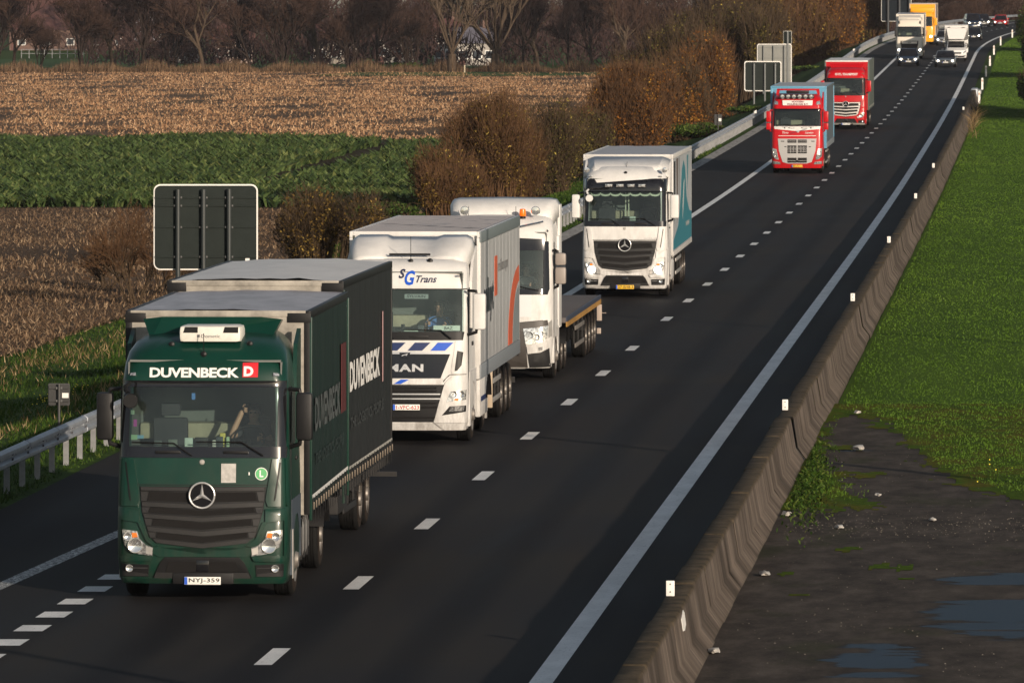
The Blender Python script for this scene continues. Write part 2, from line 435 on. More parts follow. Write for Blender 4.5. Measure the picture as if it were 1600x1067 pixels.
# scatter of blades: each blade is one bent triangle strip
def blades(name, P, h, wdt, lean, mat_, tint, segs=1, droop=0.0, azi=None, lean_dir=None):
    n = len(P); P = np.asarray(P, np.float32)
    a = rng.uniform(0, 2*np.pi, n) if azi is None else azi
    wv = np.stack([np.cos(a), np.sin(a), np.zeros(n)], -1) * (wdt * .5)[:, None]
    b = rng.uniform(0, 2*np.pi, n) if lean_dir is None else lean_dir
    lv = np.stack([np.cos(b) * lean, np.sin(b) * lean, np.ones(n)], -1)
    lv /= np.linalg.norm(lv, axis=1)[:, None]
    if segs == 1:
        V = np.stack([P - wv, P + wv, P + lv * h[:, None]], 1).reshape(-1, 3)
        F = np.arange(3*n).reshape(-1, 3); t = np.repeat(tint, 3)
    else:
        mid = P + lv * (h * .55)[:, None]; tip = P + lv * h[:, None] + np.stack([np.cos(b)*droop*h, np.sin(b)*droop*h, -droop*.3*h], -1)
        V = np.stack([P - wv*.5, P + wv*.5, mid + wv*1.0, mid - wv*1.0, tip], 1).reshape(-1, 3)
        k = np.arange(n)[:, None] * 5
        F = np.concatenate([k + [0, 1, 2], k + [0, 2, 3], k + [3, 2, 4]], 0); t = np.repeat(tint, 5)
    return np_mesh(name, V, F, mat_, attrs={'tint': t})
def scatter(n, D0, D1, o0, o1, power=1.0):
    """positions with density falling with distance"""
    u = rng.uniform(0, 1, n); D = D0 + (D1 - D0) * u ** power
    o = rng.uniform(o0, o1, n); return D, o
def vis_o(D, xpix=-60, z=FIELD_Z):
    return (xpix - 800) * D / FPX - Cx(D)
def pts(D, o, dz=0.0): return np.stack([Cx(D) + o, D, ground_z(D, o) + dz], -1)
# beet crop
def crop():
    n = 25000
    D = 346 + (513 - 346) * rng.uniform(0, 1, n) ** 1.15
    D = 346 + np.round((D - 346) / .5) * .5 + rng.normal(0, .07, n)
    lo = vis_o(D) - 9; o = lo + (OF + .5 - lo) * rng.uniform(0, 1, n)
    X = Cx(D) + o; xp = 800 + X * FPX / D; yp = FPX * (CAM_H - FIELD_Z) / D
    # bare track running diagonally through the crop
    t = (xp - 430) / (600 - 430); yt = 279 + (231 - 279) * t
    keep = ~((yp > yt - 4 - 2*rng.uniform(0, 1, n)) & (yp < yt + 15 + 3*rng.uniform(0, 1, n)) & (xp > 385 + 20*rng.uniform(0, 1, n)) & (xp < 610))
    edge = 222 + 9 * np.sin(xp * .013) * .5 + rng.normal(0, 1.5, n)
    keep &= (yp > np.where(xp > 590, 229, edge)); keep &= yp < 329 + rng.normal(0, 2.0, n)
    D = D[keep]; o = o[keep]; n = len(D)
    L_ = 7; P = np.repeat(pts(D, o, .02), L_, 0); N_ = len(P)
    s_ = np.repeat(rng.uniform(.75, 1.25, n), L_)
    P[:, :2] += rng.normal(0, .10, (N_, 2))
    ld = rng.uniform(0, 2*np.pi, N_)
    return blades('beet_crop', P, .66*s_*rng.uniform(.55, 1.15, N_), .20*s_*rng.uniform(.7, 1.3, N_), rng.uniform(.15, .85, N_),
        mat('crop_leaf', rough=.55, tint=[(.014, .028, .011), (.045, .076, .024), (.088, .125, .040), (.17, .19, .065)], spec=.3),
        np.clip(np.repeat(rng.normal(.45, .2, n), L_) + rng.normal(0, .13, N_), 0, 1), segs=2, droop=.35, azi=ld + np.pi/2 + rng.normal(0, .5, N_), lean_dir=ld)
tag(crop(), 'dense knee high green leafy crop covering the field behind the big sign', 'crop', kind='stuff')
def straw():
    n = 135000
    D = 512 + (985 - 512) * rng.uniform(0, 1, n)
    row = 1.5; D = 512 + np.round((D - 512) / row) * row + rng.normal(0, .18, n)
    lo = vis_o(D) - 10; hi = np.minimum(OF, vis_o(D, 1050)); o = lo + (hi - lo) * rng.uniform(0, 1, n)
    pn = .7*np.sin(D * .045 + o * .22) + .8*np.sin(D * .09 - o*.33 + 1.3) + .6*np.sin(o*.51 + D*.04) + rng.normal(0, .7, n)
    k = pn > -.8; D = D[k]; o = o[k]; n = len(D)
    P = pts(D, o, .04)
    return blades('straw_stubble', P, rng.uniform(.10, .34, n), rng.uniform(.05, .16, n), rng.uniform(.2, 2.6, n),
        mat('straw', rough=.8, tint=[(.17, .090, .048), (.34, .188, .100), (.46, .275, .150), (.60, .40, .24)]), rng.uniform(0, 1, n))
tag(straw(), 'cut maize stubble and pale straw lying over the far field', 'stubble', kind='stuff')
def stub2():
    n = 78000
    D = 180 + (344 - 180) * rng.uniform(0, 1, n) ** .9
    D = 180 + np.round((D - 180) / .75) * .75 + rng.normal(0, .12, n)
    lo = vis_o(D) - 6; hi = OF + .3; o = lo + (hi - lo) * rng.uniform(0, 1, n)
    k = o < hi; pn = np.sin(D * .09 + o * .05) + .8*np.sin(D * .21 + 1.3) + rng.normal(0, .7, n); k &= pn > -1.0
    D = D[k]; o = o[k]; n = len(D)
    P = pts(D, o, .04)
    return blades('maize_stubble', P, rng.uniform(.05, .26, n), rng.uniform(.025, .07, n), rng.uniform(.1, 2.5, n),
        mat('old_straw', rough=.85, tint=[(.05, .033, .022), (.125, .08, .05), (.22, .145, .088), (.36, .26, .165)]), rng.uniform(0, 1, n) ** 1.5)
tag(stub2(), 'brown broken maize stubble strewn over the near ploughed field', 'stubble', kind='stuff')
GT = [(.010, .020, .004), (.022, .048, .007), (.040, .080, .011), (.09, .115, .025)]
M_BLADE = mat('grass_blade', rough=.6, tint=GT, spec=.2)
M_DRY = mat('dry_blade', rough=.8, tint=[(.06, .05, .02), (.15, .10, .045), (.27, .18, .09), (.38, .28, .16)])
def grass_left():
    n = 150000
    D = 112 + (420 - 112) * rng.uniform(0, 1, n) ** 1.6
    o = rng.uniform(OF + .2, -7.55, n); k = (o > vis_o(D) - 4)
    D = D[k]; o = o[k]; n = len(D)
    h = rng.uniform(.04, .15, n) * (1 + .6*np.sin(D*.3 + o*1.1)*np.cos(o*2.1)); h = np.clip(h, .04, .4)
    return blades('verge_grass', pts(D, o, -.01), h, rng.uniform(.012, .035, n) * (D/140), rng.uniform(.1, .9, n), M_BLADE,
                  np.clip(rng.normal(.5, .25, n) + .12*np.sin(D*.17+o*.6), 0, 1))
tag(grass_left(), 'rough green grass on the verge behind the guardrail', 'grass', kind='stuff')
def dry_left():
    n = 9000
    D = 130 + (330 - 130) * rng.uniform(0, 1, n) ** 1.2
    c = -15.6 + 1.0*np.sin(D*.06); c2 = -11.3 + .5*np.sin(D*.09)
    o = np.where(rng.uniform(0, 1, n) < .8, c + rng.normal(0, .8, n), c2 + rng.normal(0, .45, n))
    k = (o > vis_o(D) - 1) & (o < -8.2) & (o > OF - .5); D = D[k]; o = o[k]; n = len(D)
    return blades('dry_grass', pts(D, o, -.01), rng.uniform(.08, .30, n), rng.uniform(.015, .04, n), rng.uniform(.1, 1.3, n), M_DRY, rng.uniform(0, 1, n))
tag(dry_left(), 'tufts of dry straw coloured grass between green verge and stubble', 'dry grass', kind='stuff')
# median on the right: worn concrete apron, mossy edge, lawn
def apron_z(D, o): return Zr(D) + .012 + 0*o
m = new_mat('median_paving'); N, L, p = nodes_of(m); v, ro_, rs_ = road_vec(N, L)
a = noise(N, L, v, 1.6, 7, .7, (1, .35, 1)); b = noise(N, L, v, 30, 4, .8); g = noise(N, L, v, .5, 5, .6, (1, .35, 1))
c = ramp(N, L, a, [(.32, (.040, .033, .028)), (.5, (.078, .064, .053)), (.68, (.125, .104, .086))])
c = mixc(N, L, .7, c, ramp(N, L, b, [(.3, (.45,)*3), (.7, (1.1,)*3)]), 'MULTIPLY')
c = mixc(N, L, ramp(N, L, g, [(.57, (0,)*3), (.66, (.5,)*3)]), c, (.030, .036, .010))
# puddles: smooth wet pools on the right, flat and dark
m1 = noise(N, L, v, .8, 6, .62, (.45, 1.5, 1))
pud = N.new('ShaderNodeAttribute'); pud.attribute_name = 'wet'
ad = N.new('ShaderNodeMath'); ad.operation = 'ADD'; L(pud.outputs['Fac'], ad.inputs[0]); 
sm = N.new('ShaderNodeMath'); sm.operation = 'MULTIPLY_ADD'; L(m1, sm.inputs[0]); sm.inputs[1].default_value = 2.6; sm.inputs[2].default_value = -1.3
L(sm.outputs[0], ad.inputs[1])
wet = ramp(N, L, ad.outputs[0], [(.47, (0,)*3), (.52, (1,)*3)])
damp = ramp(N, L, ad.outputs[0], [(.30, (0,)*3), (.48, (.6,)*3)])
c = mixc(N, L, damp, c, (.018, .017, .017)); c = mixc(N, L, wet, c, (.008, .009, .011))
L(c, p.inputs['Base Color']); L(ramp(N, L, wet, [(0, (.85,)*3), (1, (.6,)*3)]), p.inputs['Roughness']); p.inputs['Specular IOR Level'].default_value = .05
# standing water: mirror colour darkened and blued to imitate a darker reflected sky
gl_ = N.new('ShaderNodeBsdfGlossy'); gl_.inputs['Roughness'].default_value = .03; gl_.inputs[0].default_value = (.085, .105, .15, 1)
fr_ = N.new('ShaderNodeFresnel'); fr_.inputs[0].default_value = 1.33; wm_ = N.new('ShaderNodeMath'); wm_.operation = 'MULTIPLY'
mxs_ = N.new('ShaderNodeMixShader'); L(wet, wm_.inputs[0]); L(fr_.outputs[0], wm_.inputs[1]); L(wm_.outputs[0], mxs_.inputs[0]); L(p.outputs[0], mxs_.inputs[1]); L(gl_.outputs[0], mxs_.inputs[2]); L(mxs_.outputs[0], N['Material Output'].inputs[0])
bb = mixc(N, L, wet, b, (.5, .5, .5)); bumpn(N, L, p, bb, .5, .01)
Da = np.arange(60, 158, .6); oa = np.linspace(5.05, 15.4, 26)
ap = grid_sheet('median_paving', Da, oa, m, 0.0, lambda D, o: ground_z(D, o) * 0 + Zr(D) + .10)
wetv = np.zeros(len(ap.data.vertices))
Vs = np.zeros(len(ap.data.vertices)*3, np.float32); ap.data.vertices.foreach_get('co', Vs); Vs = Vs.reshape(-1, 3)
xp = 800 + Vs[:, 0]*FPX/Vs[:, 1]; yp = FPX*(CAM_H - Vs[:, 2])/Vs[:, 1]
for (cx_, cy_, rx, ry, s_) in ((1590, 962, 175, 36, 1.0), (1375, 1032, 88, 36, .9), (1600, 905, 150, 12, .95)):
    Xc, Dc = px2field(cx_, cy_, .1)
    wetv = np.maximum(wetv, s_ * np.clip(1.25 - ((xp - cx_)/rx)**2 - ((yp - cy_)/ry)**2, 0, 1) * .75)
at = ap.data.attributes.new('wet', 'FLOAT', 'POINT'); at.data.foreach_set('value', wetv.astype(np.float32))
tag(ap, kind='structure')
def lawn_mask(D, o, jit=0.0):
    """the paved apron shows through where this is False"""
    X = Cx(D) + o; x = 800 + X*FPX/D; y = FPX*(CAM_H - Zr(D) - .1)/D
    left = (x < np.interp(y, [655, 700, 740, 760, 795], [1305, 1296, 1300, 1330, 1385])) & (y < 798)
    right = (x > np.interp(y, [655, 675, 748, 788, 806], [1335, 1387, 1466, 1573, 1720])) & (y < 806)
    return (y < 655) | left | right
MOSS_SPOTS = ((1345, 742, 58, 8), (1322, 858, 42, 5), (1388, 886, 52, 8), (1232, 897, 34, 4), (1405, 905, 30, 3), (1330, 700, 30, 5), (1250, 930, 40, 3))
def moss_spot(D, o):
    X = Cx(D) + o; x = 800 + X*FPX/D; y = FPX*(CAM_H - Zr(D) - .1)/D; v = np.zeros_like(x)
    wob = .35*np.sin(x*.11 + y*.3) + .3*np.sin(x*.047 - y*.9) + .2*np.sin(x*.31)
    for (a_, b_, rx, ry) in MOSS_SPOTS: v = np.maximum(v, 1 + wob - ((x - a_)/rx)**2 - ((y - b_)/ry)**2)
    return v > .25
def grass_right():
    n = 150000
    D = 124 + (900 - 124) * rng.uniform(0, 1, n) ** 2.1
    o = rng.uniform(5.85, 12.5, n); jx = rng.normal(0, .25, n); jo = rng.normal(0, .08, n)
    k = lawn_mask(D + jx*4, o + jo) & lawn_mask(np.maximum(D - 3.2 + jx*3, 100), o) & (lawn_mask(D, o + .35) | (rng.uniform(0, 1, n) < .35)); D = D[k]; o = o[k]; n = len(D)
    h = rng.uniform(.018, .045, n) * (1 + .35*np.sin(D*.5+o)*np.cos(o*1.7)) * (1 + 1.1*np.exp(-(o-5.85)/.25)*(rng.uniform(0,1,n)>.6))
    return blades('median_grass', pts(D, o, .03 + .05*(D < 158.3)), h, rng.uniform(.012, .03, n) * (D/150), rng.uniform(.1, .8, n), M_BLADE2,
                  np.clip(rng.normal(.5, .13, n) + .24*np.sin(D*.075+1)*np.cos(o*.5) + .1*np.sin(D*.33+o), 0, 1))
M_BLADE2 = mat('lawn_blade', rough=.55, tint=[(.048, .094, .011), (.062, .120, .013), (.076, .142, .016), (.098, .158, .022)], spec=.2)
tag(grass_right(), 'short bright green grass on the median right of the concrete barrier', 'grass', kind='stuff')
m = new_mat('lawn_soil'); N, L, p = nodes_of(m); v, ro_, rs_ = road_vec(N, L)
n2 = noise(N, L, v, 5, 6, .75, (1, .35, 1)); n3 = noise(N, L, v, .35, 4, .6, (1, .12, 1))
c = ramp(N, L, n2, [(.25, (.052, .096, .011)), (.6, (.075, .136, .014)), (.85, (.10, .162, .020))])
c = mixc(N, L, .8, c, ramp(N, L, n3, [(.35, (.7, .75, .6)), (.65, (1.15, 1.1, 1))]), 'MULTIPLY')
L(c, p.inputs['Base Color']); p.inputs['Roughness'].default_value = .9; p.inputs['Specular IOR Level'].default_value = .04; bumpn(N, L, p, n2, .9, .05)
tag(grid_sheet('median_lawn', np.arange(157.5, 1100, 5.0), np.linspace(5.75, 15.4, 14), m, .02), kind='structure')
m2 = new_mat('moss'); N, L, p = nodes_of(m2); v, ro_, rs_ = road_vec(N, L)
n2 = noise(N, L, v, 6, 6, .75); 
n3 = noise(N, L, v, 1.2, 4, .6, (1, .4, 1)); L(mixc(N, L, ramp(N, L, n3, [(.45, (0,)*3), (.62, (1,)*3)]), ramp(N, L, n2, [(.3, (.030, .050, .006)), (.6, (.070, .12, .010)), (.85, (.11, .16, .016))]), ramp(N, L, n2, [(.3, (.05, .042, .012)), (.6, (.12, .115, .012)), (.85, (.17, .16, .02))])), p.inputs['Base Color']); p.inputs['Roughness'].default_value = .95; p.inputs['Specular IOR Level'].default_value = .04
bumpn(N, L, p, n2, 1, .05)
# moss sheet cut to an uneven outline
def moss():
    Ds = np.arange(104, 158.3, .30); os_ = np.arange(5.6, 15.4, .06)
    DD, OO = np.meshgrid(Ds, os_, indexing='ij'); nD, nO = DD.shape
    hf = rng.normal(0, .45, DD.shape); jit = hf + .5*np.sin(DD*1.3+OO*2.2) + .35*np.sin(DD*3.1-OO*5.1) + .25*np.sin(DD*.7+OO*9)
    keep = lawn_mask(DD + jit*1.2, OO + jit*.14) | moss_spot(DD, OO)
    Z = Zr(DD) + .106
    V = np.stack([Cx(DD)+OO, DD, Z], -1).reshape(-1, 3)
    i, j = np.meshgrid(np.arange(nD-1), np.arange(nO-1), indexing='ij'); a = (i*nO+j).ravel()
    F = np.stack([a, a+1, a+nO+1, a+nO], -1); kk = keep.ravel(); F = F[kk[F].all(1)]
    return np_mesh('moss_ground', V, F, m2, attrs={'ro': OO.ravel(), 'rs': DD.ravel()})
tag(moss(), kind='structure')
# ------------------------------------------------------------------ barrier, guardrail, posts, signs
def frame(D, o, yaw_extra=0.0):
    return (float(Cx(D)) + o, D, 0.0), -head(D) + yaw_extra
# concrete barrier (one continuous cast wall, ends in a steel terminal)
def barrier():
    m = new_mat('barrier_concrete'); N, L, p = nodes_of(m)
    ro = N.new('ShaderNodeAttribute'); ro.attribute_name = 'ro'; rs = N.new('ShaderNodeAttribute'); rs.attribute_name = 'rs'
    cz = N.new('ShaderNodeAttribute'); cz.attribute_name = 'hz'
    cb = N.new('ShaderNodeCombineXYZ'); L(rs.outputs['Fac'], cb.inputs[0]); L(cz.outputs['Fac'], cb.inputs[2]); L(ro.outputs['Fac'], cb.inputs[1])
    st = noise(N, L, cb.outputs[0], 1.0, 8, .7, (2.4, 1.2, .22)); blot = noise(N, L, cb.outputs[0], 1.1, 5, .6, (1, 1, 1.5)); fine = noise(N, L, cb.outputs[0], 40, 4, .8)
    c = ramp(N, L, st, [(.33, (.045, .034, .026)), (.47, (.115, .088, .067)), (.60, (.20, .155, .12)), (.70, (.31, .25, .20))])
    c = mixc(N, L, .55, c, (.165, .140, .122))
    fm = N.new('ShaderNodeMath'); fm.operation = 'MULTIPLY'; fm.inputs[1].default_value = 1/1.525; L(rs.outputs['Fac'], fm.inputs[0])
    fr = N.new('ShaderNodeMath'); fr.operation = 'FRACT'; L(fm.outputs[0], fr.inputs[0])
    c = mixc(N, L, ramp(N, L, fr.outputs[0], [(.0, (.55,)*3), (.035, (.45,)*3), (.06, (0,)*3)]), c, (.27, .225, .19))
    wide = ramp(N, L, noise(N, L, cb.outputs[0], .9, 4, .6, (1.1, .3, .16)), [(.40, (.42,)*3), (.56, (1.05,)*3)]); c = mixc(N, L, .8, c, wide, 'MULTIPLY')
    c = mixc(N, L, .75, c, ramp(N, L, blot, [(.3, (.62, .60, .58)), (.7, (1.12,)*3)]), 'MULTIPLY')
    c = mixc(N, L, .5, c, ramp(N, L, fine, [(.3, (.7,)*3), (.7, (1.1,)*3)]), 'MULTIPLY')
    # darker mottled brown on the top
    topm = ramp(N, L, cz.outputs['Fac'], [(.80, (0,)*3), (.86, (1,)*3)])
    tn = ramp(N, L, noise(N, L, cb.outputs[0], 2.6, 5, .7), [(.35, (.040, .032, .022)), (.7, (.115, .088, .058))])
    c = mixc(N, L, topm, c, tn)
    foot = ramp(N, L, cz.outputs['Fac'], [(.0, (.8,)*3), (.14, (0,)*3)])
    c = mixc(N, L, foot, c, (.055, .048, .030))
    L(c, p.inputs['Base Color']); p.inputs['Roughness'].default_value = .93; p.inputs['Specular IOR Level'].default_value = .1; bumpn(N, L, p, fine, .6, .02)
    prof = [(4.86, -.10), (4.87, .08), (5.06, .30), (5.155, .845), (5.18, .87), (5.43, .87), (5.455, .845), (5.545, .32), (5.72, .09), (5.74, -.10)]
    panel = 3.05; e0, e1 = 60.0, 545.0
    V, F, ro_, rs_, hz = [], [], [], [], []
    D = e0; r_ = random.Random(3); k = len(prof)
    while D < e1:
        # each cast bay sits a touch differently, with a narrow joint
        jo = r_.uniform(-.018, .018); jz = r_.uniform(-.012, .012) ; tl = r_.uniform(-.012, .012)
        big = .05 * math.exp(-((D - 143) / 4.0) ** 2)
        cuts = [0, .03, .06, panel - .06, panel - .03, panel]
        b0 = len(V)
        for ci, c_ in enumerate(cuts):
            d = D + c_; sh = .035 if ci in (0, 5) else 0
            for (o, z) in prof:
                oo = o + (jo + tl * z) * 1.0; oo = oo + (5.3 - oo) * sh * .9; zz = z + (jz if z > .2 else 0) - (sh * .8 if z > .8 else 0)
                V.append((float(Cx(d)) + oo, d, float(Zr(d)) + zz)); ro_.append(o); rs_.append(d); hz.append(max(0, z))
        for i in range(len(cuts) - 1):
            for j in range(k - 1):
                a = b0 + i*k + j; F.append((a, a + 1, a + k + 1, a + k))
        D += panel
    # end caps
    V2 = list(V); n0 = len(V)
    o = np_mesh('concrete_barrier', V, F, m, attrs={'ro': ro_, 'rs': rs_, 'hz': hz})
    bm = bmesh.new(); bm.from_mesh(o.data); bm.verts.ensure_lookup_table()
    try:
        bm.faces.new([bm.verts[i] for i in range(k)]); bm.faces.new([bm.verts[n0 - 1 - i] for i in range(k)])
    except Exception: pass
    bm.to_mesh(o.data); bm.free()
    return tag(o, 'long stained brown grey concrete barrier wall between the road and the green median', 'barrier')
BAR = barrier()
M_WHITE = mat('white_plastic', (.82, .80, .76), .45); M_SHADOWBLK = mat('black_rubber', (.015, .015, .015), .7)
M_STEEL = mat('galvanised_steel', (.36, .39, .43), .50, .35, var=.25, scale=3, stretch=(1, 1, 1))
M_STEEL2 = mat('dull_steel', (.25, .255, .26), .6, .2, var=.3, scale=4)
refl = None
def barrier_reflector(D, lab):
    t = empty('barrier_reflector', (float(Cx(D)) + 5.24, D, float(Zr(D)) + .872), -head(D))
    tag(t, lab, 'reflector', 'white reflectors on top of the concrete barrier')
    return t
r0 = barrier_reflector(97.5, 'nearest white reflector plate standing on top of the concrete barrier')
MB().box(-.055, .055, -.012, .012, 0, .20, .01).build('plate', M_WHITE, r0)
b_ = MB()
for zz in (.055, .155): b_.lathe([(0, -.02), (.011, -.02), (.011, -.011)], 'y', (0, 0, zz), 8)
b_.build('bolt', M_STEEL2, r0)
labs = ['second white barrier reflector, beside where the grass begins right of the wall', 'third white barrier reflector from the camera, beside mid height of the lawn',
        'fourth white barrier reflector counted from the camera', 'fifth white barrier reflector counted from the camera',
        'sixth white barrier reflector counted from the camera', 'small far reflector on the barrier before its steel end']
for y_, lb in zip((640, 470, 379, 310, 262, 172), labs):
    D = D_of_y(y_, .88)
    t = copy_tree(r0); t.location = (float(Cx(D)) + 5.24, D, float(Zr(D)) + .872); t['label'] = lb; t.rotation_euler.z = -head(D)
# torn paper flyer stuck on the barrier face
D = 95.6
t = MB(); 
def barr_face(D, z):  # right face offset at height z
    zs = [.09, .32, .845]; os_ = [5.72, 5.545, 5.455]
    return float(np.interp(z, zs, os_)) + .022
pl = [(95.1, .62), (95.45, .60), (95.9, .64), (96.0, .78), (95.8, .83), (95.5, .80), (95.15, .77)]
vs = [(float(Cx(d)) + barr_face(d, z), d, float(Zr(d)) + z) for d, z in pl] + [(float(Cx(d)) + barr_face(d, z) + .006, d, float(Zr(d)) + z) for d, z in pl]
n = len(pl); t.add(vs, [tuple(range(n)), tuple(range(n, 2*n))] + [(i, (i+1) % n, n + (i+1) % n, n + i) for i in range(n)])
tag(t.build('paper_scrap', M_WHITE, smooth_=False), 'torn white paper stuck on the near barrier face below the first reflector', 'paper')
# terminal at the far end of the barrier
D = 548
t = empty('barrier_terminal', (float(Cx(D)) + 5.35, D, float(Zr(D))), -head(D)); tag(t, 'grey steel crash terminal at the far end of the concrete barrier', 'crash terminal')
MB().box(-.25, .25, -2.5, 3.2, .35, .95, .12).build('nose', M_STEEL, t)
MB().box(-.05, .45, 3.2, 8.5, .45, .8, .08).build('rail', M_STEEL2, t)
for q in (0, 4, 8): MB().box(.05, .25, q - .08, q + .08, -.1, .5).build('post', M_STEEL2, t)
MB().box(-.16, .14, -2.58, -2.5, .5, .85).build('marker_plate', mat('marker_blue', (.25, .32, .45), .5), t)

# white marker posts on the lawn
t0 = None
mlabs = ['nearest white marker post on the lawn, beside the end of the barrier', 'second white marker post past the barrier end', 'third white marker post past the barrier end',
         'fourth white marker post past the barrier end', 'fifth white marker post, where the road starts to bend', 'sixth white marker post along the bend', 'farthest white marker post on the outside of the bend']
for (xx, yy), lb in zip([(1530, 163), (1534.8, 141), (1540.6, 120.7), (1546.8, 103.9), (1553, 86.4), (1563.5, 71.8), (1581.7, 59.7)], mlabs):
    D = D_of_y(yy); X = (xx - 800) * D / FPX
    if t0 is None:
        t0 = empty('marker_post', (X, D, float(Zr(D)) + .03)); t = t0
        MB().prism([(-.075, 0), (.075, 0), (.075, .88), (.0, .93), (-.075, .86)], 'y', -.04, .04).build('shaft', M_WHITE, t)
        MB().box(-.045, .045, -.052, -.041, .62, .78).build('reflector', mat('amber_reflector', (.55, .35, .25), .3), t)
    else:
        t = copy_tree(t0); t.location = (X, D, float(Zr(D)) + .03)
    tag(t, lb, 'marker post', 'white marker posts along the lawn edge')

# guardrail on the shoulder side
def guardrail():
    t = empty('guardrail', (float(Cx(110)) - 7.85, 110, 0)); inv = Vector(t.location)
    tag(t, 'long galvanised double wave guardrail on steel posts along the hard shoulder', 'guardrail')
    prof = [(-.04, .475), (.0, .49), (.045, .52), (.045, .57), (-.035, .62), (-.035, .655), (.045, .70), (.045, .755), (0, .785), (-.04, .80)]
    V, F = [], []; k = len(prof); D = 84.0; b0 = 0
    th = .006
    Ds = []
    while D < 1300:
        Ds += [(D, 0.0), (D + .28, 0.0), (D + .281, -.012), (D + 3.999, -.012)]; D += 4.0
    for (d, ex) in Ds:
        for (o, z) in prof:
            V.append((float(Cx(d)) - 7.72 + o*1.0 - ex - inv.x, d - inv.y, float(Zr(d)) + z + .05))
    for i in range(len(Ds) - 1):
        for j in range(k - 1):
            a = i*k + j; F.append((a, a+1, a+k+1, a+k))
    o = np_mesh('beam', V, F, M_STEEL, t); o.data.shade_smooth(); o.data.set_sharp_from_angle(angle=R(50))
    s_ = o.modifiers.new('thickness', 'SOLIDIFY'); s_.thickness = .006
    # posts: a C profile with a spacer block, one mesh shared by all
    pm = MB().box(-.05, .05, -.05, -.042, -.3, .72).box(-.05, -.042, -.042, .05, -.3, .72).box(.042, .05, -.042, .05, -.3, .72).box(.05, .12, -.05, .05, .52, .76)
    first = pm.build('post', M_STEEL2, t)
    D = 95.0; i = 0; rest = MB()
    while D < 1000:
        loc = (float(Cx(D)) - 7.90 - inv.x, D - inv.y, float(Zr(D)) + .02)
        if D > 118 and i < 99:
            q = first if i == 0 else first.copy()
            if i: COL.objects.link(q); q.parent = t
            q.location = loc; i += 1
        else:
            x, y, z = loc; rest.box(x-.05, x+.05, y-.05, y+.04, z-.3, z+.72)
        D += 2.0
    r = rest.build('far_posts', M_STEEL2, t, smooth_=False); r['kind'] = 'stuff'
    bl = MB()
    D = 84.0
    while D < 260:
        for zz in (.595, .685):
            for dd in (.07, .2): bl.box(float(Cx(D)) - 7.68 - inv.x, float(Cx(D)) - 7.655 - inv.x, D + dd - inv.y - .02, D + dd - inv.y + .02, zz + .04, zz + .075)
        bl.box(float(Cx(D+1)) - 7.76 - inv.x, float(Cx(D+1)) - 7.735 - inv.x, D+1-inv.y-.02, D+1-inv.y+.02, .66, .70)
        D += 2.0
    bl.build('bolts', mat('dark_bolt', (.08, .08, .09), .5, .6), t, smooth_=False)
guardrail()
# small triangular reflectors sitting in the guardrail
g0 = None
for D, lb in ((152.3, 'white triangular reflector in the guardrail just left of the green truck'), (268, 'small reflector on the guardrail right of the white truck trailer'),
              (318, 'small reflector on the guardrail halfway to the twin signs'), (368, 'small reflector on the guardrail just left of the red and white truck'),
              (470, 'small reflector on the guardrail above the blue trailer'), (720, 'far tiny reflector on the guardrail left of the cream truck')):
    if g0 is None:
        g0 = empty('rail_reflector', (0, 0, 0)); t = g0
        MB().prism([(-.0, -.10), (.15, -.10*.9), (.15, .12), (0, .04)], 'y', -.02, .02).build('plate', M_WHITE, t)
        MB().box(-.03, .02, .0, .03, -.08, .05).build('bracket', M_STEEL2, t)
    else: t = copy_tree(g0)
    t.location = (float(Cx(D)) - 7.70, D - .05, float(Zr(D)) + (.66 if D < 200 else .92)); t.rotation_euler = (0, 0, -head(D))
    tag(t, lb, 'reflector', 'reflectors along the guardrail')

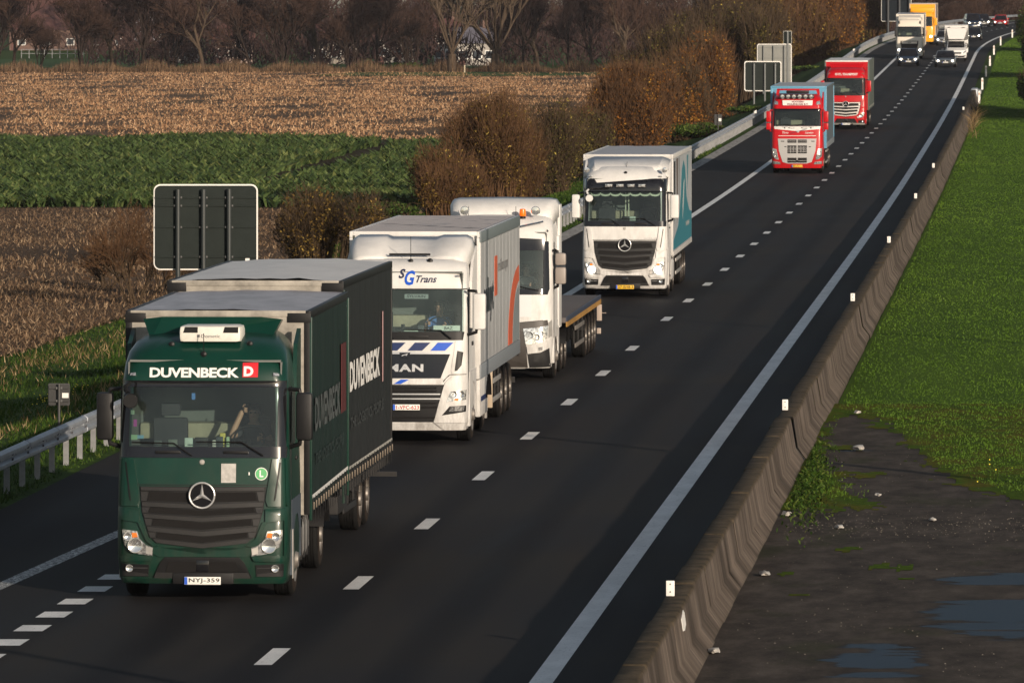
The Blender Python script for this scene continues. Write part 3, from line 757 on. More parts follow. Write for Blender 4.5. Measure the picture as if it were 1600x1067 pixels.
# signs seen from behind
M_SIGN_BACK = mat('sign_back_green', (.021, .027, .025), .75, .0, spec=.15, var=.15, scale=2)
M_SIGN_GREY = mat('sign_back_grey', (.22, .225, .21), .5, .1, var=.15, scale=2)
M_SIGN_POST = mat('sign_post_paint', (.028, .034, .034), .5, .0)
M_SIGN_POST2 = mat('sign_post_grey', (.16, .17, .17), .5, .2)
M_RIM = mat('sign_rim', (.80, .78, .74), .4)
def rrect(x0, x1, z0, z1, r, n=5):
    out = []
    for (cx_, cz_, a0) in ((x1 - r, z1 - r, 0), (x0 + r, z1 - r, 90), (x0 + r, z0 + r, 180), (x1 - r, z0 + r, 270)):
        for i in range(n + 1):
            a = R(a0 + 90 * i / n); out.append((cx_ + r*math.cos(a), cz_ + r*math.sin(a)))
    return out
def sign(name, x0, x1, ytop, ybot, D, lab, back, postm, posts, bars, cat='road sign', ground=None, tilt=0.0, rim=.035, bar_mat=None, sticker=None, rim_m=None):
    s_ = D / FPX; X = ((x0 + x1) / 2 - 800) * s_; wd = (x1 - x0) * s_; zt = CAM_H - ytop * s_; zb = CAM_H - ybot * s_
    o_ = X - float(Cx(D)); gz = float(ground_z(D, o_)) if ground is None else ground
    t = empty(name, (X, D, gz), R(tilt)); tag(t, lab, cat)
    zt -= gz; zb -= gz
    rr = min(.16, wd * .08)
    MB().prism(rrect(-wd/2, wd/2, zb, zt, rr), 'y', .0, .02).build('rim', rim_m or M_RIM, t)
    MB().prism(rrect(-wd/2 + rim, wd/2 - rim, zb + rim, zt - rim, rr*.8), 'y', -.022, -.002).build('panel', back, t)
    MB().prism(rrect(-wd/2 + rim, wd/2 - rim, zb + rim, zt - rim, rr*.8), 'y', .021, .026).build('face', mat('sign_face_blue', (.03, .09, .35), .4), t)
    for f in bars:
        z = zt + (zb - zt) * f
        MB().box(-wd/2 + rim*1.2, wd/2 - rim*1.2, -.060, -.023, z - .018, z + .018).build('stiffener', bar_mat or back, t)
    for (f, top, rad) in posts:
        x = -wd/2 + wd * f
        MB().tube([(x, -.062 - rad, -.5), (x, -.062 - rad, zt + (zb - zt) * top)], rad, 12).build('post', postm, t)
        c_ = MB()
        for ff in bars:
            z = zt + (zb - zt) * ff
            for sx in (-1, 1): c_.box(x + sx*(rad + .02) - .018, x + sx*(rad + .02) + .018, -.085, -.058, z - .022, z + .022)
        c_.build('clamp', mat('clamp_grey', (.10, .10, .10), .6), t)
    if sticker:
        fx, fz, w_, h_ = sticker
        MB().box(-wd/2 + wd*fx - w_/2, -wd/2 + wd*fx + w_/2, -.027, -.023, zt + (zb-zt)*fz - h_/2, zt + (zb-zt)*fz + h_/2).build('sticker', M_WHITE, t)
    return t
sign('road_sign', 240, 403, 288, 422, 178, 'big road sign seen from its dark green back with white rim behind the green truck', M_SIGN_BACK, M_SIGN_POST,
     [(.235, .06, .058), (.48, .06, .058), (.725, .055, .058)], [.155, .25, .50, .845], sticker=(.90, .885, .10, .09))
sign('small_sign', 75, 109, 599, 633.5, 152, 'small square sign seen from behind on one post beyond the near guardrail', mat('sign_back_dark', (.030, .030, .030), .6), mat('post_dark', (.05, .05, .05), .5),
     [(.52, .02, .028)], [.2, .78], rim=.012, rim_m=mat('post_dark', (.03, .03, .03), .5), sticker=(.80, .54, .13, .10))
sign('road_sign', 1163, 1221, 96, 143, 552, 'dark backed road sign with white rim, lower left of the pair behind the blue trailer', M_SIGN_BACK, M_SIGN_POST2, [(.26, .08, .07), (.55, .08, .07), (.83, .08, .07)], [.14, .5, .84], rim=.07)
sign('road_sign', 1183, 1237, 69, 137, 620, 'light grey backed tall road sign behind and above the dark backed one', M_SIGN_GREY, M_SIGN_POST2, [(.18, .04, .06), (.47, .04, .06), (.78, .04, .06)], [.09, .33, .62, .92], rim=.06, bar_mat=M_SIGN_POST2)
sign('narrow_sign', 1224, 1237, 49, 69, 600, 'narrow dark upright sign sticking up above the light grey sign', M_SIGN_BACK, M_SIGN_POST2, [(.5, .02, .08)], [.3, .7], rim=.02)
sign('gantry_sign', 1377, 1424, -22, 34, 900, 'huge dark panel sign on posts at the top edge behind the cream truck', mat('sign_back_slate', (.012, .017, .022), .85), mat('post_slate', (.03, .035, .04), .5),
     [(.22, .0, .16), (.6, .0, .16), (.93, .0, .16)], [.2, .4, .6, .8], rim=.05)
sign('small_sign', 1116, 1128, 179, 196, 430, 'tiny dark sign with white sticker standing among the bushes by the rail', mat('sign_back_dark', (.030, .030, .030), .6), MATS['post_dark'], [(.5, .02, .03)], [.3, .8], rim=.012, rim_m=MATS['post_dark'], sticker=(.72, .5, .17, .17))

# street lamps on the far side of the median, out of frame to the right: their shadows cross the road
def lamp(D, lab, o=12.9, h=10.5):
    t = empty('street_lamp', (float(Cx(D)) + o, D, float(Zr(D)) + .1), -head(D))
    tag(t, lab, 'street lamp', 'street lamps along the median')
    MB().tube([(0, 0, 0), (0, 0, h * .9), (-.3, 0, h)], [.16, .09, .07], 10).build('pole', M_STEEL2, t)
    MB().tube([(-.3, 0, h), (-1.2, 0, h + .25)], .05, 8).build('arm', M_STEEL2, t)
    MB().box(-1.9, -1.1, -.15, .15, h + .18, h + .32, .05).build('lamp_head', M_STEEL2, t)
    return t
# the shadow point (X,D) lies sun-direction away from the foot
def foot_for(X, D, o):
    d = Vector((math.sin(SUN_AZ), -math.cos(SUN_AZ)))
    for _ in range(30):
        s_ = (float(Cx(D)) + o - X) / d.x
        # walk until the offset matches
        Dn = D + s_ * d.y
        s2 = (float(Cx(Dn)) + o - X) / d.x
        Dn = D + s2 * d.y; break
    for _ in range(20):
        s2 = (float(Cx(Dn)) + o - X) / d.x; Dn = D + s2 * d.y
    return Dn
for (X, D), w_ in zip(((-4.385, 95.15), (3.15, 143.1), (2.78, 205.4), (6.24, 260.4), (10.5, 318), (14.4, 374)), ('nearest', 'second nearest', 'third nearest', 'third farthest', 'second farthest', 'farthest')):
    lamp(foot_for(X, D, 12.9), w_ + ' tall grey street lamp on the median right of the lawn')
# litter on the paving
rl = random.Random(5)
for i, (x, y, s_, lb) in enumerate([(1117, 1015, .16, 'white plastic scrap lying at the foot of the barrier'), (1229, 802, .17, 'white crumpled wrapper at the barrier foot by the moss edge'),
                                    (1342, 702, .22, 'pale broken slab of rubble on the mossy paving'), (1371, 775, .12, 'small white stone on the paving beside the moss'),
                                    (1457, 810, .11, 'small pale stone at the lawn corner'), (1195, 895, .16, 'flat light scrap of paper on the paving near the barrier'),
                                    (1312, 822, .14, 'pale gravel crumb on the apron below the moss'), (1340, 646, .14, 'white feather shaped litter on the lawn edge')]):
    X, D = px2field(x, y, .14); b_ = MB(); bm = bmesh.new(); bmesh.ops.create_icosphere(bm, subdivisions=2, radius=1)
    for v in bm.verts:
        f = 1 + .35 * math.sin(v.co.x*5 + i) * math.cos(v.co.y*4 + i*2); v.co = Vector((v.co.x*s_*.5*f, v.co.y*s_*1.3*f, max(-.2, v.co.z) * s_ * .30 * f))
    o = b_.bm(bm).build('litter', mat('litter_white', (.62, .58, .52), .7, var=.4, scale=9)); o.location = (X, D, .125 if y > 800 else .16)
    tag(o, lb, 'litter')
def gravel():
    n = 1300; x = rng.uniform(1130, 1600, n); y = np.where(rng.uniform(0, 1, n) < .55, rng.normal(822, 12, n), rng.uniform(700, 1060, n))
    k = (y > 660); x = x[k]; y = y[k]; n = len(x); D = FPX*(CAM_H - .1)/y; X = (x - 800)*D/FPX; o = X - Cx(D); k = (o > 5.95) & (((x - 1590)/190)**2 + ((y - 950)/60)**2 > 1) & (((x - 1375)/100)**2 + ((y - 1032)/42)**2 > 1); X = X[k]; D = D[k]; n = len(X)
    s_ = rng.uniform(.005, .018, n)
    P = np.stack([X, D, Zr(D) + .115], -1); base = np.array([[1, 0, 0], [-.5, .87, 0], [-.5, -.87, 0], [0, 0, .8]])
    V = (P[:, None, :] + base[None] * s_[:, None, None]).reshape(-1, 3); kk = np.arange(n)[:, None]*4
    F = np.concatenate([kk + [0, 1, 3], kk + [1, 2, 3], kk + [2, 0, 3]], 0)
    return np_mesh('gravel', V, F, mat('gravel_stone', rough=.9, tint=[(.10, .085, .07), (.22, .19, .15), (.40, .35, .28)]), attrs={'tint': np.repeat(rng.uniform(0, 1, n)**1.5, 4)})
tag(gravel(), 'loose pale gravel crumbs strewn over the dark median paving', 'gravel', kind='stuff')
# yellow flowers on both verges
def flowers():
    P = []
    for (x, y, sx, sy, n) in ((80, 592, 26, 9, 45), (1560, 745, 25, 10, 5)):
        xx = rng.normal(x, sx, n); yy = rng.normal(y, sy, n); D = FPX*(CAM_H - .2)/yy; X = (xx-800)*D/FPX; z = ground_z(D, X - Cx(D))
        P.append(np.stack([X, D, z + rng.uniform(.12, .3, n)], -1))
    P = np.concatenate(P); n = len(P); base = np.array([[-1, 0, -1], [1, 0, -1], [1, 0, 1], [-1, 0, 1]]) * .010
    V = (P[:, None] + base[None]).reshape(-1, 3); F = np.arange(4*n).reshape(-1, 4)
    return np_mesh('yellow_flowers', V, F, mat('flower_yellow', (.75, .62, .04), .6))
tag(flowers(), 'small yellow wild flowers dotted in the verge and lawn', 'flowers', kind='stuff')
# ------------------------------------------------------------------ trees, bushes, houses
def segs_mesh(name, S, mat_, parent=None, sides=3, tint=None):
    """S: list of (p0, p1, r0, r1) -> tapered 3-sided twigs in one mesh"""
    A = np.array([[*s[0], *s[1], s[2], s[3]] for s in S], float)
    p0, p1, r0, r1 = A[:, :3], A[:, 3:6], A[:, 6], A[:, 7]
    d = p1 - p0; d /= (np.linalg.norm(d, axis=1)[:, None] + 1e-9)
    ref = np.where(np.abs(d[:, 2:3]) < .9, np.array([[0, 0, 1.0]]), np.array([[1.0, 0, 0]]))
    u = np.cross(d, ref); u /= np.linalg.norm(u, axis=1)[:, None] + 1e-9; w_ = np.cross(d, u)
    ring0, ring1 = [], []
    for k in range(sides):
        a = 2*math.pi*k/sides; v = u*math.cos(a) + w_*math.sin(a)
        ring0.append(p0 + v*r0[:, None]); ring1.append(p1 + v*r1[:, None])
    V = np.stack(ring0 + ring1, 1).reshape(-1, 3); n = len(A); kk = np.arange(n)[:, None]*(2*sides)
    F = np.concatenate([kk + [k, (k+1) % sides, sides + (k+1) % sides, sides + k] for k in range(sides)], 0)
    return np_mesh(name, V, F, mat_, parent)
def grow(rnd, p, d, length, r, depth, out_thick, out_thin, spread=.55, up=.25, nchild=(3, 5), shrink=.66, curve=.12):
    n = 3; q = Vector(p); dd = Vector(d).normalized(); pts_ = [q.copy()]
    for i in range(n):
        dd = (dd + Vector((rnd.gauss(0, curve), rnd.gauss(0, curve), rnd.gauss(0, curve) + up*.12))).normalized()
        q2 = q + dd * length / n; rr0 = r * (1 - .45*i/n); rr1 = r * (1 - .45*(i+1)/n)
        (out_thick if depth > 2 else out_thin).append((tuple(q), tuple(q2), rr0, rr1)); q = q2; pts_.append(q.copy())
    if depth == 0: return
    for c in range(rnd.randint(*nchild)):
        t = rnd.uniform(.3, 1.0) if depth < 4 else rnd.uniform(.45, 1.0)
        i = min(n - 1, int(t*n)); base = pts_[i].lerp(pts_[i+1], t*n - i)
        a = rnd.uniform(0, 2*math.pi); perp = dd.orthogonal().normalized(); perp.rotate(Matrix.Rotation(a, 3, dd))
        nd = (dd + perp * rnd.uniform(spread*.6, spread*1.4) + Vector((0, 0, up))).normalized()
        grow(rnd, base, nd, length * rnd.uniform(shrink*.75, shrink*1.15), max(.006, r * (.50 + .12*rnd.random())), depth - 1, out_thick, out_thin, spread, up, nchild, shrink, curve)
M_BARK = mat('bark', (.105, .075, .052), .9, var=.5, scale=6, stretch=(1, 1, .3))
M_BARK2 = mat('bark_dark', (.035, .024, .019), .9, var=.4, scale=5)
M_TWIG = mat('twig', (.082, .048, .035), .85, var=.4, scale=.35)
M_TWIG2 = mat('twig_dark', (.034, .021, .018), .85, var=.4, scale=.4)
def bare_tree(seed, h, kind='round', twm=None, trunk_m=None, nstem=1, depth=5, thin=.030):
    rnd = random.Random(seed); tk, tn = [], []
    if kind == 'willow':
        base = Vector((0, 0, h*.16)); tk.append(((0, 0, -.3), tuple(base), .55, .50))
        for i in range(8):
            a = 2*math.pi*i/8 + rnd.uniform(-.3, .3); sp = rnd.uniform(.25, .75)
            grow(rnd, base, (math.cos(a)*sp, math.sin(a)*sp, 1), h*.42, .16, 4, tk, tn, .42, .18, (3, 5), .68, .08)
    elif kind == 'poplar':
        q = Vector((0, 0, -.3)); r_ = .28
        for i in range(12):
            q2 = q + Vector((rnd.gauss(0, .1), rnd.gauss(0, .1), h/12)); tk.append((tuple(q), tuple(q2), r_, r_*.88)); r_ *= .88
            if i > 1:
                for c in range(4):
                    a = rnd.uniform(0, 6.28); grow(rnd, q2, (math.cos(a), math.sin(a), 1.6), h*.15, r_*.4, 3, tk, tn, .5, .4, (3, 4), .66)
            q = q2
    else:
        for s_ in range(nstem):
            a = rnd.uniform(0, 6.28); sp = .28 * (nstem > 1)
            grow(rnd, (math.cos(a)*sp*.5, math.sin(a)*sp*.5, -.3), (math.cos(a)*sp, math.sin(a)*sp, 1), h*.36, .26/math.sqrt(nstem), depth, tk, tn, .62, .22, (3, 5), .70, .10)
    tk = [(a, b, r0, r1) for a, b, r0, r1 in tk]; tn = [(a, b, max(thin, r0), max(thin*.6, r1)) for a, b, r0, r1 in tn]
    if len(tn) > 9000: tn = rnd.sample(tn, 9000)
    return tk, tn
def make_tree(name, tk, tn, lab, cat, group, twm, bkm):
    t = empty(name, (0, 0, 0)); tag(t, lab, cat, group)
    segs_mesh('trunk', tk, bkm, t, 6); segs_mesh('crown', tn, twm, t, 3); return t
PROTO = {}
def tree_at(kind, D, X, scale, rot, lab, cat='tree', group='bare trees at the far edge of the fields', name='bare_tree'):
    spec = {'r1': (11, 14, 'round', M_TWIG, M_BARK2, 1), 'r2': (12, 14, 'round', M_TWIG2, M_BARK2, 2), 'r3': (23, 15, 'round', M_TWIG, M_BARK, 1),
            'm1': (31, 11, 'round', M_TWIG, M_BARK2, 5), 'w1': (41, 14, 'willow', mat('willow_twig', (.135, .095, .062), .8, var=.3, scale=.5), M_BARK, 1), 'w2': (47, 14, 'willow', mat('willow_twig'), M_BARK, 1),
            'p1': (53, 16, 'poplar', M_TWIG2, M_BARK2, 1)}[kind]
    z = FIELD_Z if X - float(Cx(D)) < -16 else float(ground_z(D, X - float(Cx(D))))
    if kind not in PROTO:
        tk, tn = bare_tree(*spec[:3], nstem=spec[5]); t = make_tree(name, tk, tn, lab, cat, group, spec[3], spec[4]); PROTO[kind] = t
    else: t = copy_tree(PROTO[kind]); t.name = name
    t.location = (X, D, z); t.scale = (scale,)*3; t.rotation_euler = (0, 0, rot); tag(t, lab, cat, group); return t
rt = random.Random(99)
# (kind, photo x, depth, scale, description)
TL = [('r2', -12, 1012, 1.0, 'bare dark tree cut by the left edge of the frame'), ('r1', 22, 1006, .95, 'forked bare tree nearest the top left corner'),
      ('m1', 62, 1050, .75, 'low many stemmed bare tree between the first two trees on the left'),
      ('m1', 130, 1005, 1.15, 'bushy bare tree with many stems, above the left end of the green strip'), ('r3', 176, 1016, 1.05, 'slim pale trunked bare tree in the left of the far row'),
      ('r2', 222, 1004, 1.15, 'dark upright bare tree left of the pink roofed house'), ('m1', 268, 1022, 1.1, 'wide twiggy bare tree above the left part of the straw field'),
      ('r3', 318, 1004, 1.15, 'tall bare tree with spreading twigs left of the brick house'), ('r2', 360, 1030, 1.0, 'dark bare tree in front of the brick house'),
      ('r1', 393, 1006, .75, 'small dark bare tree with a short trunk beside the brick house'), ('m1', 442, 1008, 1.25, 'broad dense bare tree right of the brick house'),
      ('r3', 500, 1012, 1.2, 'tall bare tree with a leaning stem near the field edge'), ('m1', 548, 1002, 1.0, 'low branching dark bare tree at the grass corner'),
      ('r2', 590, 1030, 1.1, 'dense dark bare tree left of the white house'), ('m1', 640, 1035, 1.05, 'twiggy bare tree just left of the first pollard willow'),
      ('w1', 706, 985, 1.0, 'leaning pollard willow with pale branches in front of the white house'), ('w2', 774, 990, 1.02, 'pollard willow with pale fanning branches, right of the leaning one'),
      ('r2', 815, 1030, 1.0, 'bare tree behind the right pollard willow'), ('p1', 888, 1015, .8, 'slim dark poplar with upright branches'), ('r3', 842, 1040, 1.1, 'tall bare tree between willow and poplar'),
      ('r2', 930, 1020, 1.0, 'dark bare tree right of the poplar'), ('r3', 978, 960, 1.0, 'bare tree with bright spreading limbs above the orange bush'),
      ('m1', 1020, 1000, 1.2, 'broad bare tree behind the orange bushes'), ('r1', 1070, 930, 1.1, 'bare tree above the twin road signs on their left'),
      ('r2', 1130, 960, 1.1, 'dark bare tree behind the twin road signs'), ('m1', 1190, 985, 1.2, 'dense bare tree right behind the grey sign'),
      ('r3', 1250, 1000, 1.1, 'tall slim bare tree above the red truck'), ('m1', 1300, 1040, 1.2, 'broad bare tree left of the huge panel sign'), ('r2', 1345, 1060, 1.2, 'dark bare tree next to the huge panel sign')]
for kind, x, D, s_, lb in TL:
    tree_at(kind, D, (x - 800)*D/FPX, s_*1.12, rt.uniform(0, 6.28), lb)
# trees along the outside of the bend
k = 0
for x, D, s_, kd in ((1372, 1130, 1.1, 'm1'), (1400, 1150, 1.2, 'r3'), (1432, 1180, 1.2, 'r2'), (1458, 1190, 1.2, 'm1'), (1485, 1210, 1.2, 'r3'), (1510, 1230, 1.2, 'm1'), (1535, 1250, 1.2, 'r2'), (1560, 1270, 1.3, 'm1'), (1585, 1290, 1.3, 'r3'), (1612, 1300, 1.3, 'm1')):
    tree_at(kd, D, (x - 800)*D/FPX, s_, rt.uniform(0, 6.28), ['first', 'second', 'third', 'fourth', 'fifth', 'sixth', 'seventh', 'eighth', 'ninth', 'tenth'][k] + ' bare brown tree from the left in the row behind the bend', group='trees behind the bend'); k += 1
# far wood and hedges that read as one mass
def wood(name, items, n_each, mat_, lab, rx=7, h=(5, 13), r=.05):
    S = []; rw = np.random.default_rng(5)
    for (X, D, z, hh) in items:
        m_ = n_each; a = rw.uniform(0, 6.28, m_); rr = rx*np.sqrt(rw.uniform(0, 1, m_)); zz = z + hh*rw.uniform(0, 1, m_)**.8
        for i in range(m_):
            env = math.sqrt(max(0.02, 1 - ((zz[i]-z)/hh*1.0)**2)); p = (X + rr[i]*env*math.cos(a[i]), D + rr[i]*env*math.sin(a[i]), zz[i])
            ln = rw.uniform(.8, 2.6); d = (rw.normal(0, .5), rw.normal(0, .5), rw.uniform(.3, 1.2))
            S.append((p, (p[0]+d[0]*ln, p[1]+d[1]*ln, p[2]+d[2]*ln), r, r*.35))
    o = segs_mesh(name, S, mat_, None, 3); tag(o, lab, 'wood', kind='stuff'); return o
items = []
for D in (1055, 1110, 1190, 1420, 1600, 1900):
    X = -800*D/FPX - 10
    Xr = (760 if D > 1300 else 580)*D/FPX
    while X < Xr:
        px = 800 + X*FPX/D
        if not (D < 1300 and px < 160): items.append((X, D + rt.uniform(-15, 15), FIELD_Z if px < 1300 else 1, rt.uniform(8, 14) * (D/1300)**1.1 if D > 1150 else rt.uniform(3.5, 6) if D < 1100 else rt.uniform(7, 11)))
        X += rt.uniform(6, 11)
wood('distant_wood', items, 360, mat('far_twig', (.070, .042, .038), .9, var=.45, scale=.05), 'brown leafless wood filling the background behind the fields', 6.5, r=.10)
# reeds and rough grass at the foot of the trees
def reeds():
    n = 24000; D = rng.uniform(984, 1002, n); X = rng.uniform(-72, 42, n); o = X - Cx(D)
    P = np.stack([X, D, np.full(n, FIELD_Z)], -1); hh = rng.uniform(.3, 1.5, n)*(1+.5*np.sin(X*.9)*np.sin(X*.23))
    return blades('reeds', P, hh, rng.uniform(.05, .14, n), rng.uniform(0, .4, n), mat('reed', rough=.85, tint=[(.04, .025, .016), (.09, .055, .033), (.15, .095, .056), (.24, .155, .092)]), rng.uniform(0, 1, n))
tag(reeds(), 'band of dry brown reeds at the foot of the far trees', 'reeds', kind='stuff')
M_MEADOW = mat('meadow', (.035, .10, .015), .9, col2=(.028, .06, .012), scale=.2)
tag(grid_sheet('meadow', np.linspace(1003, 1200, 8), np.linspace(-400, -75, 12), M_MEADOW, .07), kind='structure')
tag(grid_sheet('grass_strip', np.linspace(935, 984, 6), np.linspace(-85, -30, 10), M_MEADOW, .12), kind='structure')

# bushes: stems, twigs and leaf clumps
def bush(name, X, D, z, rx, ry, h, leafcol, lab, nleaf, ntwig, leaf=.09, seed=1, twm=None, lobes=9, group=None, cat='bush', stems=True, tw=.012, lo=0.0):
    rw = np.random.default_rng(seed); t = empty(name, (X, D, z)); tag(t, lab, cat, group)
    C_ = [(rw.normal(0, .45)*rx, rw.normal(0, .4)*ry, h*rw.uniform(.25, .70), rw.uniform(.26, .55)) for _ in range(lobes)]
    C_.append((0, 0, h*.5, .7))
    S = []
    per = int(ntwig*1.5) // len(C_)
    for (cx_, cy_, cz_, s_) in C_:
        # stems rise from the ground and arch out; short twigs fill the shell and the skirts
        m1 = max(8, per // 7)
        a = rw.uniform(0, 6.28, m1); el = np.arccos(rw.uniform(.0, 1, m1))
        for i in range(m1):
            b0 = np.array([cx_*.6 + rw.normal(0, .10*rx), cy_*.6 + rw.normal(0, .10*ry), -.15])
            e = np.array([cx_ + math.cos(a[i])*math.sin(el[i])*rx*s_*.9, cy_ + math.sin(a[i])*math.sin(el[i])*ry*s_*.9, min(h, cz_ + math.cos(el[i])*h*s_*.7)])
            mid = b0 + (e - b0)*np.array([.35, .35, .6]); S.append((tuple(b0), tuple(mid), tw*2.0, tw*1.3)); S.append((tuple(mid), tuple(e), tw*1.3, tw*.5))
        # long wands break the outline
        for i in range(m1):
            j = rw.integers(0, m1); e = np.array([cx_ + math.cos(a[j])*math.sin(el[j])*rx*s_*.85, cy_ + math.sin(a[j])*math.sin(el[j])*ry*s_*.85, min(h*.95, cz_ + math.cos(el[j])*h*s_*.65)])
            d = np.array([math.cos(a[j])*.35 + rw.normal(0, .25), math.sin(a[j])*.35 + rw.normal(0, .25), 1.0]); d /= np.linalg.norm(d); q = e + d*h*rw.uniform(.08, .26); S.append((tuple(e), tuple(q), tw*.9, tw*.2))
        m2 = per
        a = rw.uniform(0, 6.28, m2); ce = rw.uniform(-1, 1, m2); se = np.sqrt(1 - ce**2); rad = rw.uniform(.45, 1.05, m2)**.6
        x0 = cx_ + np.cos(a)*se*rx*s_*rad; y0 = cy_ + np.sin(a)*se*ry*s_*rad; z0 = np.clip(cz_ + ce*h*s_*.78*rad, .02, h)
        ln = rw.uniform(.10, .26, m2)*min(rx, h)*.8
        for i in range(m2):
            d = np.array([math.cos(a[i])*se[i]*.6 + rw.normal(0, .35), math.sin(a[i])*se[i]*.6 + rw.normal(0, .35), .75 + rw.normal(0, .4)]); d /= np.linalg.norm(d) + 1e-6
            S.append(((x0[i], y0[i], z0[i]), (x0[i] + d[0]*ln[i], y0[i] + d[1]*ln[i], max(0.0, z0[i] + d[2]*ln[i])), tw*.8, tw*.25))
    segs_mesh('branches', S, twm or M_TWIG, t, 3)
    if nleaf:
        per = int(nleaf*1.45) // len(C_); P = []; T = []; leaf = leaf*.78
        for (cx_, cy_, cz_, s_) in C_:
            a = rw.uniform(0, 6.28, per); el = np.arccos(rw.uniform(-1, 1, per)); rad = rw.uniform(.25, 1.0, per)**.5 * rw.uniform(.85, 1.1, per)
            P.append(np.stack([cx_ + np.cos(a)*np.sin(el)*rx*s_*rad, cy_ + np.sin(a)*np.sin(el)*ry*s_*rad, np.clip(cz_ + np.cos(el)*h*s_*.80*rad, lo*h + .05, h)], -1))
        P = np.concatenate(P); n = len(P)
        clump = np.sin(P[:, 0]*3.1/rx*2 + seed)*np.cos(P[:, 2]*5/h + seed*2) + .5*np.sin(P[:, 0]*11/rx)*np.sin(P[:, 2]*13/h + 1)
        k = rw.uniform(-1.2, 1.2, n) < clump + .35; P = P[k]; clump = clump[k]; n = len(P)
        u = rw.normal(0, 1, (n, 3)); u /= np.linalg.norm(u, axis=1)[:, None]; v = np.cross(u, rw.normal(0, 1, (n, 3))); v /= np.linalg.norm(v, axis=1)[:, None]
        s_ = leaf*rw.uniform(.6, 1.3, n)[:, None]
        V = np.stack([P - u*s_, P + v*s_*.5, P + u*s_, P - v*s_*.5], 1).reshape(-1, 3); F = np.arange(4*n).reshape(-1, 4)
        np_mesh('foliage', V, F, leafcol, t, attrs={'tint': np.repeat(np.clip(rw.normal(.45, .25, n) + .15*clump, 0, 1), 4)})
    return t
LF_ORANGE = mat('leaf_orange', rough=.6, tint=[(.055, .022, .007), (.16, .062, .014), (.26, .105, .022), (.42, .24, .045)])
LF_BROWN = mat('leaf_brown', rough=.6, tint=[(.034, .021, .008), (.090, .055, .016), (.15, .094, .024), (.36, .25, .06)])
LF_OLIVE = mat('leaf_olive', rough=.6, tint=[(.024, .024, .008), (.058, .052, .016), (.11, .092, .026), (.32, .25, .06)])
LF_GREEN = mat('leaf_green', rough=.55, tint=[(.012, .026, .006), (.03, .06, .012), (.06, .10, .02), (.12, .16, .03)])
TW_RED = mat('twig_red', (.135, .074, .038), .85, var=.4, scale=.8); TW_BR = mat('twig_brown', (.088, .060, .036), .85, var=.4, scale=.8)
def bush_px(x, ybase, wpx, hpx, *a, D=None, name='bush', **kw):
    D = D or FPX*(CAM_H - FIELD_Z)/ybase; s_ = D/FPX; X = (x-800)*s_; o = X - float(Cx(D)); z = float(ground_z(D, o))
    top = CAM_H - (ybase - hpx)*s_
    return bush(name, X, D, z, wpx/2*s_, min(wpx/2*s_, 4.5), top - z, *a, **kw)
B = 'bushes between the fields and the guardrail'
for q_, (x_, D_, h_, sd_, lb_) in enumerate(((212, 236, 3.7, 61, 'bare brown leafless shrub with fanning stems left of the big dark sign'), (262, 242, 2.7, 67, 'smaller bare shrub half behind the big dark sign'), (165, 250, 2.2, 71, 'low bare twiggy shrub at the stubble edge left of the fanning one'))):
    rs_ = random.Random(sd_); tk, tn = [], []
    for s_ in range(7):
        a = rs_.uniform(0, 6.28); sp = rs_.uniform(.25, .8); grow(rs_, (math.cos(a)*.12, math.sin(a)*.12, -.1), (math.cos(a)*sp, math.sin(a)*sp, 1), h_*.42, .035, 4, tk, tn, .55, .12, (3, 5), .66, .12)
    tn = [(a, b, max(.007, r0), max(.004, r1)) for a, b, r0, r1 in tn]
    if len(tn) > 7000: tn = rs_.sample(tn, 7000)
    t = make_tree('bare_shrub', tk, tn, lb_, 'bush', None, TW_RED, TW_BR); X_ = (x_-800)*D_/FPX; t.location = (X_, D_, float(ground_z(D_, X_ - float(Cx(D_)))))
bush_px(492, 425, 170, 132, LF_BROWN, 'brown green bush between the big sign and the white truck', 9000, 3600, leaf=.075, seed=3, twm=TW_BR, tw=.010, group=B)
bush_px(600, 345, 100, 30, LF_GREEN, 'low dark green clump at the end of the crop field', 4500, 900, leaf=.10, seed=4, twm=TW_BR, group=B, D=330)
bush_px(705, 345, 150, 110, LF_BROWN, 'front brown bush above the white roof deflector', 9500, 4500, leaf=.085, seed=5, twm=TW_RED, tw=.014, group=B, D=315)
bush_px(775, 320, 190, 172, LF_BROWN, 'large tall brown bush with golden leaf spots left of the white truck', 16000, 7000, leaf=.085, seed=6, twm=TW_RED, tw=.014, group=B, D=335)
bush_px(868, 300, 150, 145, LF_OLIVE, 'olive brown bush directly left of the white truck trailer', 14000, 4500, leaf=.085, seed=7, twm=TW_BR, tw=.014, group=B, D=352)
bush_px(915, 262, 120, 95, LF_OLIVE, 'olive bush just above the white truck roof', 9000, 2600, leaf=.10, seed=8, twm=TW_BR, group=B, D=400)
bush_px(985, 240, 165, 132, LF_ORANGE, 'bright rust orange bush with dense twigs, leftmost of the orange ones', 17000, 6500, leaf=.10, seed=9, twm=TW_RED, tw=.018, group=B, D=440)
bush_px(1068, 226, 130, 130, LF_ORANGE, 'yellow orange bush right of the bright rust bush', 15000, 4200, leaf=.11, seed=10, twm=TW_BR, tw=.018, group=B, D=455)
bush_px(1100, 200, 130, 150, LF_ORANGE, 'tall rusty bush behind the yellow orange one', 13000, 4200, leaf=.13, seed=11, twm=TW_RED, tw=.022, group=B, D=520)
bush_px(1045, 170, 150, 130, LF_OLIVE, 'tall olive brown tree crown behind the orange bushes', 13000, 4200, leaf=.15, seed=12, twm=TW_BR, tw=.03, group=B, D=600)
bush_px(1120, 160, 150, 160, LF_OLIVE, 'tall dark olive thicket left of the grey sign', 15000, 5000, leaf=.16, seed=13, twm=TW_BR, tw=.03, group=B, D=640, lo=.15)
